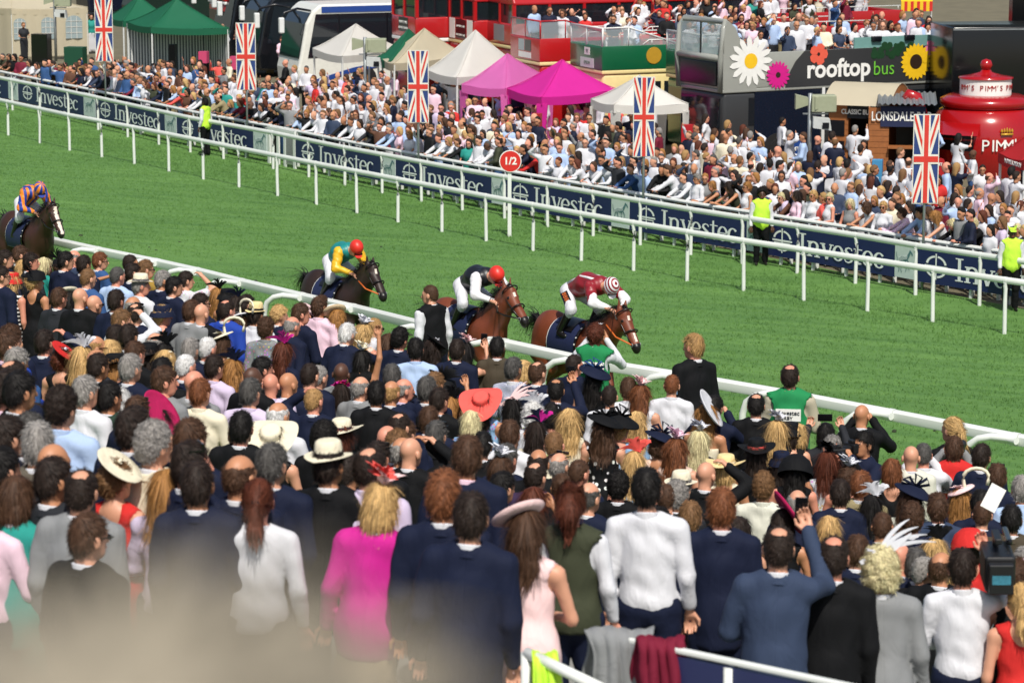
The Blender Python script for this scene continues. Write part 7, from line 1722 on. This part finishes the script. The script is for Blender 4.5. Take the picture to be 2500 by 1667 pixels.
# printed bibs
for ref, num in (('woman in green bib', '8'), ('bald-spotted man in green bib', '2'), ('photographer in red bib', '57')):
    o, d = PEOPLE[ref]; k = 1 if d['sex'] == 'm' else .93; y = -.172 if d['sex'] == 'm' else -.158
    M = face((0, y, 1.30*k), (1, 0, 0)); b = MB(); b.box(-.125, .125, -.06, .06, -.02, 0, 0, M); b.build('patch', SIGNW, o); text('Investec', .062, o, M @ Matrix.Translation((.012, .024, .003)), BLK); text('DERBY', .05, o, M @ Matrix.Translation((-.03, -.03, .003)), BLK)
    text(num, .13, o, face((0, y-.004, 1.13*k), (1, 0, 0)), SIGNW, 'number', bold=.004)
# tie, waistcoat front of the steward and arm phone of the security man
o, d = PEOPLE['steward in black waistcoat']; b = MB(); b.prism([(-.03, .165, 1.40), (.03, .165, 1.40), (.038, .175, 1.18), (-.038, .175, 1.18)], (0, .012, 0)); b.build('tie', cloth('navy', 'stripe'), o)
b = MB(); b.poly([(-.075, .160, 1.44), (.075, .160, 1.44), (.0, .172, 1.16)]); b.build('shirt_front', cloth('white'), o)
o, d = PEOPLE['blond security man in black']; held(o, 'phone', [('case', PH, (-.036, .036, 0, .02, -.07, .07), .005), ('screen', mat('phone_lit_screen', (120, 160, 190), .15), (-.03, .03, -.002, -.0005, -.06, .06), 0)], 'phone strapped to the upper arm of the person in black suit facing left', 'phone', Matrix.Translation((-.285, -.07, 1.26)) @ Matrix.Rotation(-.9, 4, 'Z') @ Matrix.Rotation(.15, 4, 'X'))
# race card held up at the right
p_ = on_ground(2425, 1215, 1.9); b = MB(); b.box(-.07, .07, 0, .004, -.11, .11); c_ = b.build('race_card', SIGNW); c_.matrix_world = Matrix.Translation(p_) @ Matrix.Rotation(.5, 4, 'Y') @ Matrix.Rotation(-.2, 4, 'X'); tag(c_, 'white printed race card held up at the right of the crowd', 'paper')

# ------------------------------------------------------------------ barrier, hung coats and the blurred spectator close to the camera
def pt(px, py, Y): d_ = ray(px, py); t = Y/d_[1]; return Vector((d_[0]*t, Y, CAMZ+d_[2]*t))
BN = mat('barrier_navy', (34, 42, 84), .55, var=.08)
pa, pb = pt(1440, 1538, 14.3), pt(2150, 1687, 13.2); root = empty('barrier', (pa.x, pa.y, terrace(pa.x))); inv = Matrix.Translation(-root.location); L = (pb-pa).length; M = frame(pa, pb-pa)
b = MB(); b.box(0, L, -.02, .02, -.022, .008, 0, M); bev(b.build('top_rail', WHITE, root, M=inv), .01); b = MB(); b.box(0, L, -.012, .012, -1.0, -.037, 0, M); b.build('panel', BN, root, M=inv)
for t in (0.02, .5, .98): q = pa.lerp(pb, t); b = MB(); b.tube([(q.x, q.y, q.z-1.15), (q.x, q.y, q.z-.04)], .03, 8); b.build('post', WHITE, root, True, inv)
tag(root, 'navy barrier panel with white top rail at the lower right', 'barrier')
def coat_on(px, py, Y, col, label, w_, h, seed, name='jacket'):
    """garment thrown over the rail: falls down both sides in folds"""
    q = pt(px, py, Y); rs = random.Random(seed); n, k = 26, 22; vs = []
    for j in range(k+1):
        t = j/k*2-1                                # -1 far hem, 0 over the rail, 1 near hem
        for i in range(n+1):
            u = i/n*2-1; dn = abs(t)**1.1*h*(1-.12*math.cos(3*u+seed)); wd = w_/2*(1-.18*abs(t)+.10*math.sin(5*abs(t)+seed))
            fold = .028*math.sin(u*7+seed+1.5*t)*abs(t)+.012*math.sin(u*15+seed*2)
            y = (-1 if t > 0 else 1)*(.045+.03*abs(t))*min(1, abs(t)*6)+fold*(-1 if t > 0 else 1); vs.append((u*wd+.03*t, y, .035-dn+.010*math.sin(u*4+seed)))
    b = MB(); b.add(vs, [(j*(n+1)+i, j*(n+1)+i+1, (j+1)*(n+1)+i+1, (j+1)*(n+1)+i) for j in range(k) for i in range(n)]); o_ = b.build(name, cloth(col), None, True); md = o_.modifiers.new('thick', 'SOLIDIFY'); md.thickness = .012
    o_.location = q; tag(o_, label, 'jacket' if name == 'jacket' else 'vest'); return o_
coat_on(1512, 1552, 14.16, 'grey', 'grey jacket hung over the navy barrier', .36, .34, 3); coat_on(1612, 1574, 14.0, 'burgundy', 'burgundy jacket hung over the navy barrier', .26, .28, 4); coat_on(1330, 1612, 13.9, 'hivis', 'yellow high-visibility vest hung over the white handrail', .15, .3, 5, 'vest')
qa, qb = pt(1285, 1592, 13.95), pt(1470, 1680, 13.6); hr_ = empty('handrail', (qa.x, qa.y, terrace(qa.x))); inv = Matrix.Translation(-hr_.location); b = MB(); b.tube([qa, qb], .03, 8); b.build('rail', WHITE, hr_, True, inv)
for q in (qa, qb): b = MB(); b.tube([(q.x, q.y, terrace(q.x)-.05), (q.x, q.y, q.z)], .028, 8); b.build('post', WHITE, hr_, True, inv)
tag(hr_, 'short sloping white handrail at the bottom centre', 'rail')
# spectator one step below the camera, far out of focus
q = pt(380, 1605, .56); z0 = q.z-1.785
o = make_person((q.x, q.y, z0), 12, 'm', 'down', 0, 'short', 'sand', 'jacket', 'stone'); tag(o, 'blurred out-of-focus person close to the camera at the lower left', 'person')
